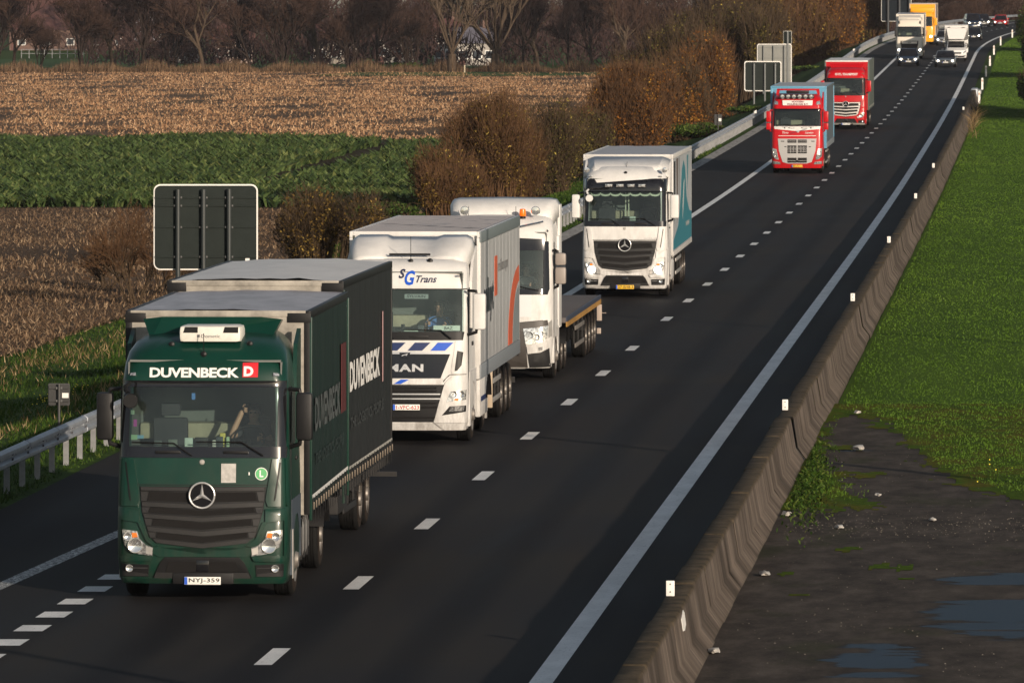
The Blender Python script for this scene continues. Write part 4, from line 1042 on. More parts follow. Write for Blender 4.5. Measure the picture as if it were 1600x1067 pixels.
bush_px(1180, 140, 110, 150, LF_BROWN, 'tall brown thicket behind the twin signs', 10000, 4000, leaf=.17, seed=14, twm=TW_BR, tw=.03, group=B, D=700, lo=.2)
bush_px(1250, 128, 110, 145, LF_BROWN, 'tall brown thicket above the roof of the red truck', 10000, 4500, leaf=.18, seed=15, twm=TW_RED, tw=.035, group=B, D=745, lo=.2)
bush_px(1295, 110, 90, 125, LF_ORANGE, 'tall rusty thicket beside the far guardrail', 10000, 3500, leaf=.18, seed=16, twm=TW_RED, tw=.035, group=B, D=800, lo=.2)
bush_px(1345, 75, 80, 95, LF_OLIVE, 'dark thicket left of the cream truck', 8000, 3500, leaf=.18, seed=17, twm=TW_RED, tw=.04, group=B, D=905, lo=.1)
bush_px(1170, 196, 90, 30, LF_GREEN, 'low green shrub at the posts of the dark backed sign', 5000, 800, leaf=.12, seed=18, twm=TW_BR, group=B, D=515)
bush_px(1090, 232, 120, 40, LF_GREEN, 'low green shrub beside the guardrail under the orange bushes', 6500, 900, leaf=.12, seed=19, twm=TW_BR, group=B, D=445)
bush_px(1265, 125, 70, 22, LF_GREEN, 'low green shrub by the rail above the red truck', 3500, 500, leaf=.16, seed=20, twm=TW_BR, group=B, D=690)
bush_px(640, 120, 40, 22, LF_GREEN, 'small round evergreen shrub in front of the white house', 1500, 200, leaf=.2, seed=24, twm=TW_BR, D=1003, group=B)
for i, (x, yb, D, s_) in enumerate(((1618, 178, 500, 26), (1606, 120, 640, 20), (1598, 92, 770, 15))):
    st = D/FPX; X = (x-800)*st
    bush('hedge_shrub', X + 1.0, D, float(Zr(D)), 1.6, 22.0, 4.2 + i*.6, LF_GREEN, ['nearest dark green hedge shrub at the right edge of the lawn', 'middle dark hedge shrub at the right edge of the lawn', 'farthest dark hedge shrub before the bend'][i],
         16000, 1500, leaf=.16, seed=30+i, twm=TW_BR, tw=.03, group='hedge shrubs right of the lawn', lobes=9)
def weeds(name, x, y, n, lab, m_, hh=(.15, .5), sx=30, sy=14):
    xx = rng.normal(x, sx, n); yy = rng.normal(y, sy, n); D = FPX*(CAM_H - .15)/yy; X = (xx-800)*D/FPX; o = X - Cx(D); k = o > 5.78; X, D, o = X[k], D[k], o[k]; n = len(X)
    P = np.stack([X, D, Zr(D) + .12], -1)
    return tag(blades(name, P, rng.uniform(*hh, n), rng.uniform(.015, .05, n), rng.uniform(.2, 1.6, n), m_, rng.uniform(0, 1, n), segs=2, droop=.3), lab, 'weeds', kind='stuff')
weeds('weeds', 1256, 735, 4200, 'rank green weeds growing against the foot of the barrier', M_BLADE, (.03, .11), 18, 36)
weeds('dry_weeds', 1517, 195, 1500, 'tufts of dry orange grass at the barrier end', M_DRY, (.4, 1.3), 5, 12)

# houses behind the trees
M_WALLW = mat('house_white', (.36, .33, .30), .8, var=.1, scale=1); M_BRICK = mat('house_brick', (.17, .11, .09), .85, var=.3, scale=2)
M_ROOFR = mat('roof_red', (.13, .055, .045), .8, var=.3, scale=1); M_ROOFG = mat('roof_grey', (.16, .15, .18), .7, var=.2, scale=1)
M_PANE = mat('far_pane', (.05, .06, .07), .2)
def house(x, D, wpx, h, rh, dep, wall, roof, lab, rot=0.0, nwin=3, z=FIELD_Z):
    X = (x-800)*D/FPX; w_ = wpx*D/FPX; t = empty('house', (X, D, z), R(rot)); tag(t, lab, 'house')
    MB().box(-w_/2, w_/2, 0, dep, 0, h).build('wall', wall, t, smooth_=False)
    o = .4; r_ = MB().add([(-w_/2-o, -o, h-.1), (w_/2+o, -o, h-.1), (w_/2+o, dep+o, h-.1), (-w_/2-o, dep+o, h-.1), (-w_/2-o, dep/2, h+rh), (w_/2+o, dep/2, h+rh)],
                      [(0, 1, 5, 4), (2, 3, 4, 5), (0, 4, 3), (1, 2, 5), (0, 3, 2, 1)]).build('roof', roof, t, smooth_=False)
    MB().box(w_*.2, w_*.2 + .7, dep/2-.3, dep/2+.4, h+rh-.8, h+rh+1.0).build('chimney', M_BRICK, r_, smooth_=False)
    for i in range(nwin):
        cx_ = -w_/2 + w_*(i+.5)/nwin
        f = MB().box(cx_-.75, cx_+.75, -.06, -.003, 1.0, 2.3).build('window', M_WHITE, t); MB().box(cx_-.62, cx_+.62, -.08, -.062, 1.12, 2.18).build('pane', M_PANE, f)
    MB().box(-w_/2+.3, -w_/2+1.2, -.05, -.003, 0, 2.1).build('door', M_ROOFR, t)
house(745, 1085, 62, 3.4, 2.2, 9, M_WALLW, M_ROOFG, 'white walled bungalow behind the two pollard willows', 4)
house(695, 1100, 34, 4.8, 2, 8, M_WALLW, M_ROOFR, 'small white house left of the white bungalow', -6, 2)
house(365, 1120, 60, 3.4, 2.6, 8, mat('house_pink', (.30, .22, .19), .8), M_ROOFR, 'pinkish brick house half hidden behind the bare trees', 3)
house(282, 1130, 40, 3.6, 2.6, 8, M_WALLW, M_ROOFR, 'small pale house with red roof left of the pinkish one', -4, 2)
house(525, 1115, 70, 3.5, 2.6, 9, mat('house_cream', (.30, .26, .22), .8), M_ROOFR, 'cream house hidden behind dense bare trees in the middle', 5)
house(110, 1420, 190, 4.0, 5.5, 24, M_BRICK, M_ROOFR, 'long red roofed farmhouse at the top left', 2, 5)
house(190, 1720, 170, 6.0, 7.0, 30, mat('barn_grey', (.25, .24, .27), .8), M_ROOFG, 'large grey roofed barn behind the red roofed farmhouse', -2, 3)
house(610, 1140, 44, 4.0, 2.4, 9, M_WALLW, M_ROOFR, 'small white cottage between dense trees left of the willows', -8, 2)
# fence in the meadow at top left
t = empty('meadow_fence', ((95-800)*1230/FPX, 1230, FIELD_Z)); tag(t, 'thin pale post and rail fence in the meadow at top left', 'fence')
for i in range(11): MB().box(-6.4 + i*1.25 - .06, -6.4 + i*1.25 + .06, -.06, .06, 0, 1.5).build('post', M_STEEL2, t)
for z in (1.45, .8): MB().box(-6.5, 6.3, -.03, -.061, z-.04, z+.04).build('rail', M_STEEL2, t)
for i, (x, D) in enumerate(((726, 975), (889, 950))):
    o = MB().box(-.08, .08, -.08, .08, -.2, 1.1, .02).build('field_post', [mat('post_pale', (.5, .42, .3), .8), M_BARK2][i]); X = (x-800)*D/FPX; o.location = (X, D, float(ground_z(D, X - float(Cx(D)))))
    tag(o, ['pale wooden post on the grass strip below the willows', 'dark wooden post on the grass strip right of the pale one'][i], 'post')
# ------------------------------------------------------------------ vehicle building kit
# local frame of every vehicle: origin on the ground under the middle of the front bumper,
# +y towards the rear, +x to the vehicle's left (image right), z up
def glassmat(name, tint=(.62, .72, .70), refl=.9, light_veil=.05):
    if name in MATS: return MATS[name]
    m = bpy.data.materials.new(name); m.use_nodes = True; N = m.node_tree.nodes; L = m.node_tree.links.new
    N.remove(N['Principled BSDF']); out = N['Material Output']
    tr = N.new('ShaderNodeBsdfTransparent'); tr.inputs[0].default_value = (*tint, 1)
    gl = N.new('ShaderNodeBsdfGlossy'); gl.inputs['Roughness'].default_value = .02; gl.inputs[0].default_value = (refl, refl, refl, 1)
    fr = N.new('ShaderNodeFresnel'); fr.inputs[0].default_value = 1.6
    # pale diffuse film paints a sunlit cabin and reflections onto the pane
    df = N.new('ShaderNodeBsdfDiffuse'); df.inputs[0].default_value = (.42, .55, .52, 1); tc = N.new('ShaderNodeTexCoord'); nz = N.new('ShaderNodeTexNoise'); nz.inputs['Scale'].default_value = 1.6; L(tc.outputs['Object'], nz.inputs['Vector'])
    mu = N.new('ShaderNodeMath'); mu.operation = 'MULTIPLY'; mu.inputs[1].default_value = light_veil; L(nz.outputs[0], mu.inputs[0])
    m0 = N.new('ShaderNodeMixShader'); L(mu.outputs[0], m0.inputs[0]); L(tr.outputs[0], m0.inputs[1]); L(df.outputs[0], m0.inputs[2])
    mx = N.new('ShaderNodeMixShader'); L(fr.outputs[0], mx.inputs[0]); L(m0.outputs[0], mx.inputs[1]); L(gl.outputs[0], mx.inputs[2]); L(mx.outputs[0], out.inputs[0])
    MATS[name] = m; return m
GLASS = glassmat('windscreen_glass'); GLASS2 = glassmat('windscreen_glass_lightened', (.72, .82, .80), light_veil=.15)
M_BLK = mat('black_plastic', (.009, .009, .010), .5, var=.3, scale=6, spec=.3)
M_BLKG = mat('gloss_black', (.010, .010, .012), .12, coat=.4)
M_GREYP = mat('grey_plastic', (.023, .0225, .023), .5, var=.2, scale=9, spec=.35)
M_MESH = mat('grille_mesh', (.012, .011, .011), .6, spec=.3, bump=1, bscale=160)
M_CHROME = mat('chrome', (.75, .75, .75), .10, 1.0)
M_TYRE = mat('tyre_rubber', (.010, .010, .010), .8, var=.4, scale=10, bump=.3, bscale=60, spec=.2)
M_TYREDUST = mat('tyre_dusty', (.040, .030, .024), .9, var=.5, scale=9, spec=.2)
M_RIMM = mat('wheel_rim_metal', (.34, .31, .28), .5, .6, var=.35, scale=12)
M_LENS = mat('lamp_lens', (.85, .85, .84), .10, .7, col2=(.32, .32, .32), scale=20, coat=.6, detail=3, crisp=(.42, .56))
M_BULB = mat('lamp_reflector', (.92, .92, .90), .12, .85)
M_LIT = mat('lamp_lit', (1, .95, .85), .2, emit=(1, .93, .80), estr=9.0)
M_SILVER = mat('satin_silver', (.62, .62, .62), .32, .55)
M_AMBER = mat('amber_lens', (.75, .20, .03), .2, coat=.5)
M_CHASSIS = mat('chassis_paint', (.016, .015, .015), .7, var=.4, scale=5)
M_ALU = mat('aluminium', (.52, .50, .47), .42, .5, var=.25, scale=5)
M_SEAT = mat('seat_cloth', (.06, .06, .065), .9); M_DASH = mat('dashboard', (.10, .095, .085), .8, var=.3, scale=4)
M_CABIN = mat('cabin_lining', (.17, .18, .17), .9); M_BUNK = mat('bunk_cloth', (.42, .38, .28), .9, var=.2, scale=4)
M_SKIN = mat('skin', (.52, .30, .21), .6)

class Cab:
    """a cab shell described by its front profile: (z, y of the front face, half width, corner radius)"""
    def __init__(s, prof, bow=.05, yb=2.2):
        s.p = np.array(prof, float); s.bow = bow; s.yb = yb
    def at(s, z):
        return [float(np.interp(z, s.p[:, 0], s.p[:, k])) for k in (1, 2, 3)]
    def y(s, x, z):
        yf, hw, r = s.at(z); ax = min(abs(x), hw); yy = yf + s.bow * (ax / hw) ** 2
        if ax > hw - r:
            t = (ax - (hw - r)) / r; yy += r * (1 - math.sqrt(max(0, 1 - t*t)))
        return yy
    def shell(s, holes=(), zcuts=(), xcuts=(), mirror=True):
        """front, sides, back and roof with openings (x0,x1,z0,z1) left out of the front"""
        zs = sorted(set(list(s.p[:, 0]) + list(zcuts))); rings = []; 
        xr = sorted(set([0.0, .25, .5, .75] + list(xcuts)))
        for z in zs:
            yf, hw, r = s.at(z); xs = [x for x in xr if x < hw - r - .02 or x in xcuts]
            n_arc = 7; half = []
            base = [x for x in xr]
            for x in base: half.append(min(x, hw - r))
            for i in range(1, n_arc + 1): half.append(hw - r + r * math.sin(math.pi/2 * i / n_arc))
            ring = []
            full = [-x for x in half[::-1]] + half[1:]
            for x in full: ring.append((x, s.y(x, z), z))
            yl = s.y(hw, z)
            for yy in (.55, .9, 1.5, s.yb): ring.append((hw, max(yl + .01, yy), z))
            ring.append((0, s.yb, z))
            for yy in (s.yb, 1.5, .9, .55): ring.append((-hw, max(yl + .01, yy), z))
            rings.append(ring)
        mb = MB(); b = 0; n = len(rings[0])
        for r_ in rings: mb.v += r_
        for i in range(len(rings) - 1):
            for k in range(n):
                k2 = (k + 1) % n
                q = [rings[i][k], rings[i][k2], rings[i+1][k2], rings[i+1][k]]
                cx = sum(p[0] for p in q)/4; cz = sum(p[2] for p in q)/4; cy = sum(p[1] for p in q)/4
                yf, hw, r = s.at(cz)
                if k < n - 9 and any(x0 < cx < x1 and z0 < cz < z1 for (x0, x1, z0, z1) in holes): continue
                mb.f.append((i*n + k, i*n + k2, (i+1)*n + k2, (i+1)*n + k))
        mb.f.append(tuple(range(n))[::-1]); top = (len(rings)-1)*n
        c = len(mb.v); pts_ = rings[-1]; mb.v.append((0, sum(p[1] for p in pts_)/n, zs[-1] + .01))
        for k in range(n): mb.f.append((top + k, top + (k+1) % n, c))
        return mb
    def patch(s, poly, off=.012, th=.03, mirror=False, step=.16, mb=None, rise=None):
        """outline in (x, z) laid on the front face, raised by off and given thickness"""
        mb = mb or MB()
        polys = [poly] + ([[(-x, z) for x, z in poly][::-1]] if mirror else [])
        for pl in polys:
            bm = bmesh.new(); vs = [bm.verts.new((x, 0, z)) for x, z in pl]
            bm.faces.new(vs)
            bmesh.ops.triangulate(bm, faces=bm.faces[:])
            xs = [p[0] for p in pl]; zs = [p[1] for p in pl]
            x = math.ceil(min(xs)/step)*step
            while x < max(xs):
                bmesh.ops.bisect_plane(bm, geom=bm.verts[:]+bm.edges[:]+bm.faces[:], plane_co=(x, 0, 0), plane_no=(1, 0, 0)); x += step
            for z in [float(q) for q in s.p[:, 0]]:
                if min(zs) < z < max(zs): bmesh.ops.bisect_plane(bm, geom=bm.verts[:]+bm.edges[:]+bm.faces[:], plane_co=(0, 0, z), plane_no=(0, 0, 1))
            # corner zone needs finer cuts
            yf, hw, r = s.at(sum(zs)/len(zs))
            for sg in (-1, 1):
                for f in (.35, .6, .78, .9):
                    xc = sg*(hw - r + r*f)
                    if min(xs) < xc < max(xs): bmesh.ops.bisect_plane(bm, geom=bm.verts[:]+bm.edges[:]+bm.faces[:], plane_co=(xc, 0, 0), plane_no=(1, 0, 0))
            if th > 0:
                ret = bmesh.ops.extrude_face_region(bm, geom=bm.faces[:]); back = [g for g in ret['geom'] if isinstance(g, bmesh.types.BMVert)]
                for v in bm.verts: v.co.y = 0
                for v in back: v.co.y = 1
            for v in bm.verts:
                d = v.co.y; v.co.y = s.y(v.co.x, v.co.z) - off + (th if d > .5 else 0)
            mb.bm(bm)
        return mb
    def bar(s, pts_, r, off=.02, mb=None, n=8):
        mb = mb or MB(); out = []
        for (a, b) in zip(pts_[:-1], pts_[1:]):
            k = max(1, int(abs(b[0]-a[0])/.15)); 
            for i in range(k): t = i/k; x = a[0]+(b[0]-a[0])*t; z = a[1]+(b[1]-a[1])*t; out.append((x, s.y(x, z) - off, z))
        x, z = pts_[-1]; out.append((x, s.y(x, z) - off, z)); return mb.tube(out, r, n)
def ell(cx, cz, rx, rz, n=20): return [(cx + rx*math.cos(2*math.pi*i/n), cz + rz*math.sin(2*math.pi*i/n)) for i in range(n)]

FONT_CACHE = {}
def text_mesh(txt, size=1.0, bold=0.0, shear=0.0, space=1.0, depth=0.0):
    cu = bpy.data.curves.new('lettering', 'FONT'); cu.body = txt; cu.size = size; cu.offset = bold; cu.shear = shear; cu.space_character = space
    cu.resolution_u = 3; cu.extrude = depth; cu.align_x = 'LEFT'
    o = bpy.data.objects.new('lettering_tmp', cu); COL.objects.link(o)
    dg = bpy.context.evaluated_depsgraph_get(); dg.update(); me = o.evaluated_get(dg).to_mesh()
    vs = [tuple(v.co) for v in me.vertices]; fs = [tuple(p.vertices) for p in me.polygons]
    o.evaluated_get(dg).to_mesh_clear(); bpy.data.objects.remove(o); bpy.data.curves.remove(cu)
    return vs, fs
def fit_text(txt, x0, x1, z0, z1, bold=.02, shear=0.0, space=1.0):
    vs, fs = text_mesh(txt, 1.0, bold, shear, space)
    xs = [v[0] for v in vs]; ys = [v[1] for v in vs]; ax, bx, ay, by = min(xs), max(xs), min(ys), max(ys)
    return [(x0 + (v[0]-ax)/(bx-ax)*(x1-x0), z0 + (v[1]-ay)/(by-ay)*(z1-z0)) for v in vs], fs
def flat_text(mb, txt, x0, x1, z0, z1, fn, **kw):
    """lettering laid on a surface: fn(x, z) -> point, in thin raised letters"""
    P, F = fit_text(txt, x0, x1, z0, z1, **kw); mb.add([fn(x, z) for x, z in P], F); return mb

def plate(parent, cx, zc, y, txt, base, ink, euro=True, w_=.52, h=.11, frame_m=M_BLK, ink2=None):
    p = MB().box(cx - w_/2, cx + w_/2, y - .012, y, zc - h/2, zc + h/2, .004).build('number_plate', base, parent)
    x0 = cx - w_/2 + (.055 if euro else .02)
    if euro: MB().box(cx - w_/2 + .003, cx - w_/2 + .045, y - .0145, y - .0122, zc - h/2 + .003, zc + h/2 - .003).build('euro_band', mat('euro_blue', (.02, .10, .55), .5), p)
    b = MB(); flat_text(b, txt, x0 + .01, cx + w_/2 - .015, zc - h*.34, zc + h*.34, lambda x, z: (x, y - .0145, z), bold=.018, space=1.05)
    b.build('characters', ink, p, smooth_=False)
    return p
def wheel(parent, x, y, r=.51, w_=.31, side=1, dusty=True, front=False, D=None, dual=False):
    """side=+1: outer face towards +x"""
    t = MB(); xo = x + side*w_/2; xi = x - side*w_/2
    prof = [(r*.60, xo - side*.01), (r*.80, xo), (r*.93, xo - side*.015), (r*.985, xo - side*.04), (r, xo - side*.06)]
    for q in (.30, .42, .58, .70):  # tread grooves
        xx = xo - side*w_*q; prof += [(r, xx + side*.012), (r*.975, xx + side*.01), (r*.975, xx - side*.01), (r, xx - side*.012)]
    prof += [(r, xi + side*.06), (r*.96, xi + side*.02), (r*.75, xi), (r*.55, xi)]
    t.lathe(prof, 'x', (0, y, r), 28)
    ty = t.build('tyre', M_TYRE, parent)
    MB().lathe([(r*.62, xo + side*.001), (r*.80, xo + side*.005), (r*.91, xo - side*.010)], 'x', (0, y, r), 28).build('sidewall', M_TYREDUST if dusty else M_TYRE, ty)
    rp = ([(0, xo + side*.05), (r*.20, xo + side*.05), (r*.24, xo + side*.01), (r*.30, xo - side*.02), (r*.48, xo - side*.03), (r*.56, xo - side*.02), (r*.62, xo + side*.002)] if front else
          [(0, xo + side*.02), (r*.22, xo + side*.02), (r*.24, xo - side*.06), (r*.30, xo - side*.12), (r*.50, xo - side*.14), (r*.60, xo - side*.05), (r*.63, xo + side*.002)])
    b = MB().lathe(rp, 'x', (0, y, r), 24); b.build('rim', M_RIMM, ty)
    return ty
def axle(parent, y, r=.51, track=1.02, w_=.31, front=False, dusty=True, dual=False):
    for s_ in (-1, 1):
        wheel(parent, s_*track, y, r, w_, s_, dusty, front)
        if dual: wheel(parent, s_*(track - .33), y, r, w_, s_, dusty, front)
    MB().tube([(-track, y, r), (track, y, r)], .08, 8).build('axle', M_CHASSIS, parent)
def mirror(parent, side, z0, z1, xin, xout, yy, housing, arm=M_BLK, split=None, depth=.20, arm_from=1.2):
    s_ = side; nm = MB().box(s_*xin, s_*xout, yy - depth*.5, yy + depth*.5, z0 if split is None else split + .02, z1, .055)
    h = nm.build('mirror', housing, parent)
    if split: MB().box(s_*xin, s_*xout, yy - depth*.5, yy + depth*.5, z0, split - .02, .05).build('lower_mirror', housing, h)
    a = MB().tube([(s_*arm_from, yy + .06, z1 + .05), (s_*(xin + .05), yy, z1 + .04), (s_*(xin + .06), yy, z1 - .06)], .030, 8)
    a.tube([(s_*arm_from, yy + .06, z0 - .10), (s_*(xin + .05), yy, z0 - .05), (s_*(xin + .06), yy, z0 + .08)], .034, 8)
    a.build('mirror_arm', arm, h)
    MB().box(s_*(xin + .025), s_*(xout - .02), yy + depth*.5 - .004, yy + depth*.5 + .004, z0 + .05, z1 - .05).build('mirror_glass', M_CHROME, h)
    return h
def wiper(parent, x0, z0, x1, z1, xe, ze, cab, n='wiper'):
    b = MB(); b.tube([(x0, cab.y(x0, z0) - .05, z0), ((x0+x1)/2, cab.y((x0+x1)/2, (z0+z1)/2) - .07, (z0+z1)/2), (x1, cab.y(x1, z1) - .05, z1)], .013, 6)
    b.tube([(x1, cab.y(x1, z1) - .05, z1), ((x1+xe)/2, cab.y((x1+xe)/2, ze) - .035, (z1+ze)/2), (xe, cab.y(xe, ze) - .03, ze)], .011, 6)
    return b.build(n, M_BLK, parent)
def interior(parent, cab, wz0, wz1, driver_x=.62, bunk=True, hw=1.08):
    """what shows behind the windscreen"""
    y0 = cab.y(0, wz0)
    MB().box(-hw, hw, cab.yb - .08, cab.yb - .04, wz0 - .8, wz1 + .35).box(-hw, hw, y0 + .4, cab.yb - .05, wz0 - .75, wz0 - .72).box(-hw, hw, y0 + .3, cab.yb - .05, wz1 + .30, wz1 + .33)\
        .box(-hw - .02, -hw, y0 + .3, cab.yb - .05, wz0 - .7, wz1 + .3).box(hw, hw + .02, y0 + .3, cab.yb - .05, wz0 - .7, wz1 + .3).build('cabin_lining', M_CABIN, parent)
    d = MB().prism([(y0 + .12, wz0 - .25), (y0 + .12, wz0 - .02), (y0 + .42, wz0 + .0), (y0 + .60, wz0 - .10), (y0 + .62, wz0 - .35)], 'x', -hw + .02, hw - .02).build('dashboard', M_DASH, parent)
    for sx, nm in ((driver_x, 'seat'), (-driver_x, 'seat')):
        s_ = MB().box(sx - .26, sx + .26, y0 + .95, y0 + 1.42, wz0 - .42, wz0 - .28, .05).box(sx - .25, sx + .25, y0 + 1.36, y0 + 1.50, wz0 - .30, wz0 + .34, .05).box(sx - .14, sx + .14, y0 + 1.38, y0 + 1.48, wz0 + .36, wz0 + .55, .04)
        s_.build(nm, M_SEAT, parent)
    if bunk: MB().box(-hw + .02, hw - .02, cab.yb - .50, cab.yb - .09, wz0 + .02, wz0 + .26, .05).build('bunk', M_BUNK, parent)
    w_ = MB(); bm = bmesh.new(); seg = 28; c = Vector((driver_x, y0 + .66, wz0 + .06)); tl = R(62)
    pts_ = [(driver_x + .22*math.cos(a), y0 + .66 + .22*math.sin(a)*math.cos(tl), wz0 + .06 + .22*math.sin(a)*math.sin(tl)) for a in np.linspace(0, 2*math.pi, seg)]
    bm.free(); w_.tube(pts_, .015, 6); w_.tube([(driver_x, y0 + .66, wz0 + .06), (driver_x, y0 + .50, wz0 - .1)], .03, 6)
    w_.tube([(driver_x - .21, y0 + .66, wz0 + .06), (driver_x + .21, y0 + .66, wz0 + .06)], .015, 6)
    w_.build('steering_wheel', M_BLK, d)
    return d

def seated_person(loc, rz, shirt, lab, hairc=(.05, .035, .025), arm_up=False):
    """driver: one continuous skinned body, clothing and hair as children. loc = hip point"""
    t = empty('person', loc, rz); tag(t, lab, 'person')
    def skin(name, pts_, edges, rad, m_, parent, sub=2):
        me = bpy.data.meshes.new(name); me.from_pydata(pts_, edges, []); o = bpy.data.objects.new(name, me); COL.objects.link(o)
        md = o.modifiers.new('s', 'SKIN'); md2 = o.modifiers.new('u', 'SUBSURF'); md2.levels = sub; md2.render_levels = sub
        for i, r_ in enumerate(rad): me.skin_vertices[0].data[i].radius = (r_, r_) if not isinstance(r_, tuple) else r_
        me.skin_vertices[0].data[0].use_root = True
        dg = bpy.context.evaluated_depsgraph_get(); dg.update(); m2 = bpy.data.meshes.new_from_object(o.evaluated_get(dg)); m2.name = name
        bpy.data.objects.remove(o); bpy.data.meshes.remove(me); m2.materials.clear(); m2.materials.append(m_); m2.shade_smooth()
        n = bpy.data.objects.new(name, m2); return link(n, parent)
    hr = (-.20, -.55, .40) if not arm_up else (-.13, -.30, .74)
    er = (-.30, -.24, .22) if not arm_up else (-.30, -.34, .36)
    P = [(0, 0, 0), (0, .02, .16), (0, .03, .34), (0, .03, .46), (0, .02, .53), (0, -.01, .60), (0, -.02, .69), (0, -.01, .76),
         (.17, .03, .43), (.25, -.05, .25), (.20, -.36, .27), (.17, -.52, .34), (-.17, .03, .43), er, hr,
         (.10, -.05, -.02), (.14, -.48, .02), (.14, -.55, -.40), (.14, -.68, -.44), (-.10, -.05, -.02), (-.14, -.48, .02), (-.14, -.55, -.40), (-.14, -.68, -.44)]
    E = [(0, 1), (1, 2), (2, 3), (3, 4), (4, 5), (5, 6), (6, 7), (3, 8), (8, 9), (9, 10), (10, 11), (3, 12), (12, 13), (13, 14), (0, 15), (15, 16), (16, 17), (17, 18), (0, 19), (19, 20), (20, 21), (21, 22)]
    rad = [(.15, .11), (.14, .11), (.15, .11), (.12, .09), .055, (.075, .085), (.085, .10), (.06, .07), .07, .05, .042, .035, .07, .05, .04, .09, .075, .05, .04, .09, .075, .05, .04]
    body = skin('body', P, E, rad, M_SKIN, t)
    # fingers closed on the wheel
    for s_, h in ((1, P[11]), (-1, P[14])):
        f = MB()
        for k in range(4):
            a = Vector(h) + Vector((s_*(-.012) - s_*.0, -.02, .030 - k*.018)); f.tube([a, a + Vector((-s_*.02, -.045, .004)), a + Vector((-s_*.045, -.045, -.004)), a + Vector((-s_*.055, -.02, -.006))], [.010, .009, .009, .007], 6)
        a = Vector(h) + Vector((0, -.01, .045)); f.tube([a, a + Vector((-s_*.02, -.02, .03)), a + Vector((-s_*.04, -.03, .03))], [.011, .010, .008], 6)
        f.build('fingers', M_SKIN, body)
    fc = MB()
    for s_ in (-1, 1): fc.lathe([(0, -.008), (.014, -.004), (.014, .004)], 'y', (s_*.032, -.112, .69), 10)
    fc.build('eyes', mat('eye_dark', (.04, .03, .03), .3), body)
    MB().add([(-.012, -.105, .665), (.012, -.105, .665), (0, -.145, .66), (0, -.105, .705)], [(0, 1, 2), (0, 2, 3), (1, 3, 2), (0, 3, 1)]).build('nose', M_SKIN, body)
    MB().box(-.025, .025, -.112, -.100, .625, .634, .003).build('mouth', mat('lips', (.35, .12, .1), .6), body)
    for s_ in (-1, 1): MB().lathe([(0, s_*.006), (.028, 0), (0, -s_*.006)], 'x', (s_*.088, .0, .68), 10).build('ear', M_SKIN, body)
    sp = [P[0], P[1], P[2], P[3], (0, .02, .50), P[8], (.235, -.02, .30), P[12], tuple(Vector(P[12]).lerp(Vector(er), .75))]
    skin('shirt', sp, [(0, 1), (1, 2), (2, 3), (3, 4), (3, 5), (5, 6), (3, 7), (7, 8)], [(.17, .13), (.16, .13), (.17, .13), (.14, .11), .062, .085, .07, .085, .07], shirt, t)
    hb = MB(); bm = bmesh.new(); bmesh.ops.create_uvsphere(bm, u_segments=14, v_segments=8, radius=1)
    for v in bm.verts:
        v.co = Vector((v.co.x*.098, v.co.y*.115 + .018, v.co.z*.075 + .735 - (.05 if v.co.y > .3 and v.co.z < 0 else 0)))
    hb.bm(bm).build('hair', mat('hair_%d' % int(hairc[0]*1000), hairc, .9), t)
    return t

# ---- boxes and trailers
M_BUCK = mat('buckle_metal', (.16, .13, .10), .5, .3)
def curtain_side(parent, x, y0, y1, z0, z1, m_, side, name='side_curtain', folds=True, straps=True, strap_m=None, hem=.0, hem_m=None):
    """tarpaulin with vertical creases on side x"""
    n = max(8, int((y1 - y0)/.10)); V = []; F = []; rr = random.Random(int(y0*100) + 5)
    zs = [z0, z0 + .1, z0 + (z1-z0)*.35, z0 + (z1-z0)*.7, z1 - .08, z1]; k = len(zs)
    ph = [rr.uniform(0, 6.28) for _ in range(4)]
    for i in range(n + 1):
        yy = y0 + (y1-y0)*i/n; cre = .010*math.sin(yy*5.2 + ph[0]) + .006*math.sin(yy*13 + ph[1])
        for j, z in enumerate(zs):
            env = [.5, 1, 1, .8, .3, 0][j]; V.append((x + side*(cre*env + .004*math.sin(yy*3 + z*4 + ph[2])*env), yy, z))
    for i in range(n):
        for j in range(k-1): a = i*k + j; F.append((a, a+k, a+k+1, a+1))
    o = np_mesh(name, V, F, m_, parent, smooth_=True)
    if straps:
        b = MB(); yy = y0 + .2
        bk = MB()
        while yy < y1 - .1:
            b.box(x + side*.02, x + side*.026, yy - .022, yy + .022, z0 - .26, z0 + .12); bk.box(x + side*.026, x + side*.045, yy - .03, yy + .03, z0 - .06, z0 + .05, .006); yy += .46
        s_ = b.build('straps', strap_m or M_BLK, o, smooth_=False); bk.build('buckles', M_BUCK, o)
    if hem: MB().box(x + side*.014, x + side*.019, y0 + .03, y1 - .03, z0 + .10, z0 + .10 + hem).build('hem_tape', hem_m, o)
    return o
def side_fn(x, side): return lambda yy, z: (x + side*.0, yy, z)
def side_text(parent, txt, ya, yb_, z0, z1, x, m_, side=1, **kw):
    b = MB(); flat_text(b, txt, ya, yb_, z0, z1, lambda a, z: (x, a, z), **kw); return b.build('lettering', m_, parent, smooth_=False)
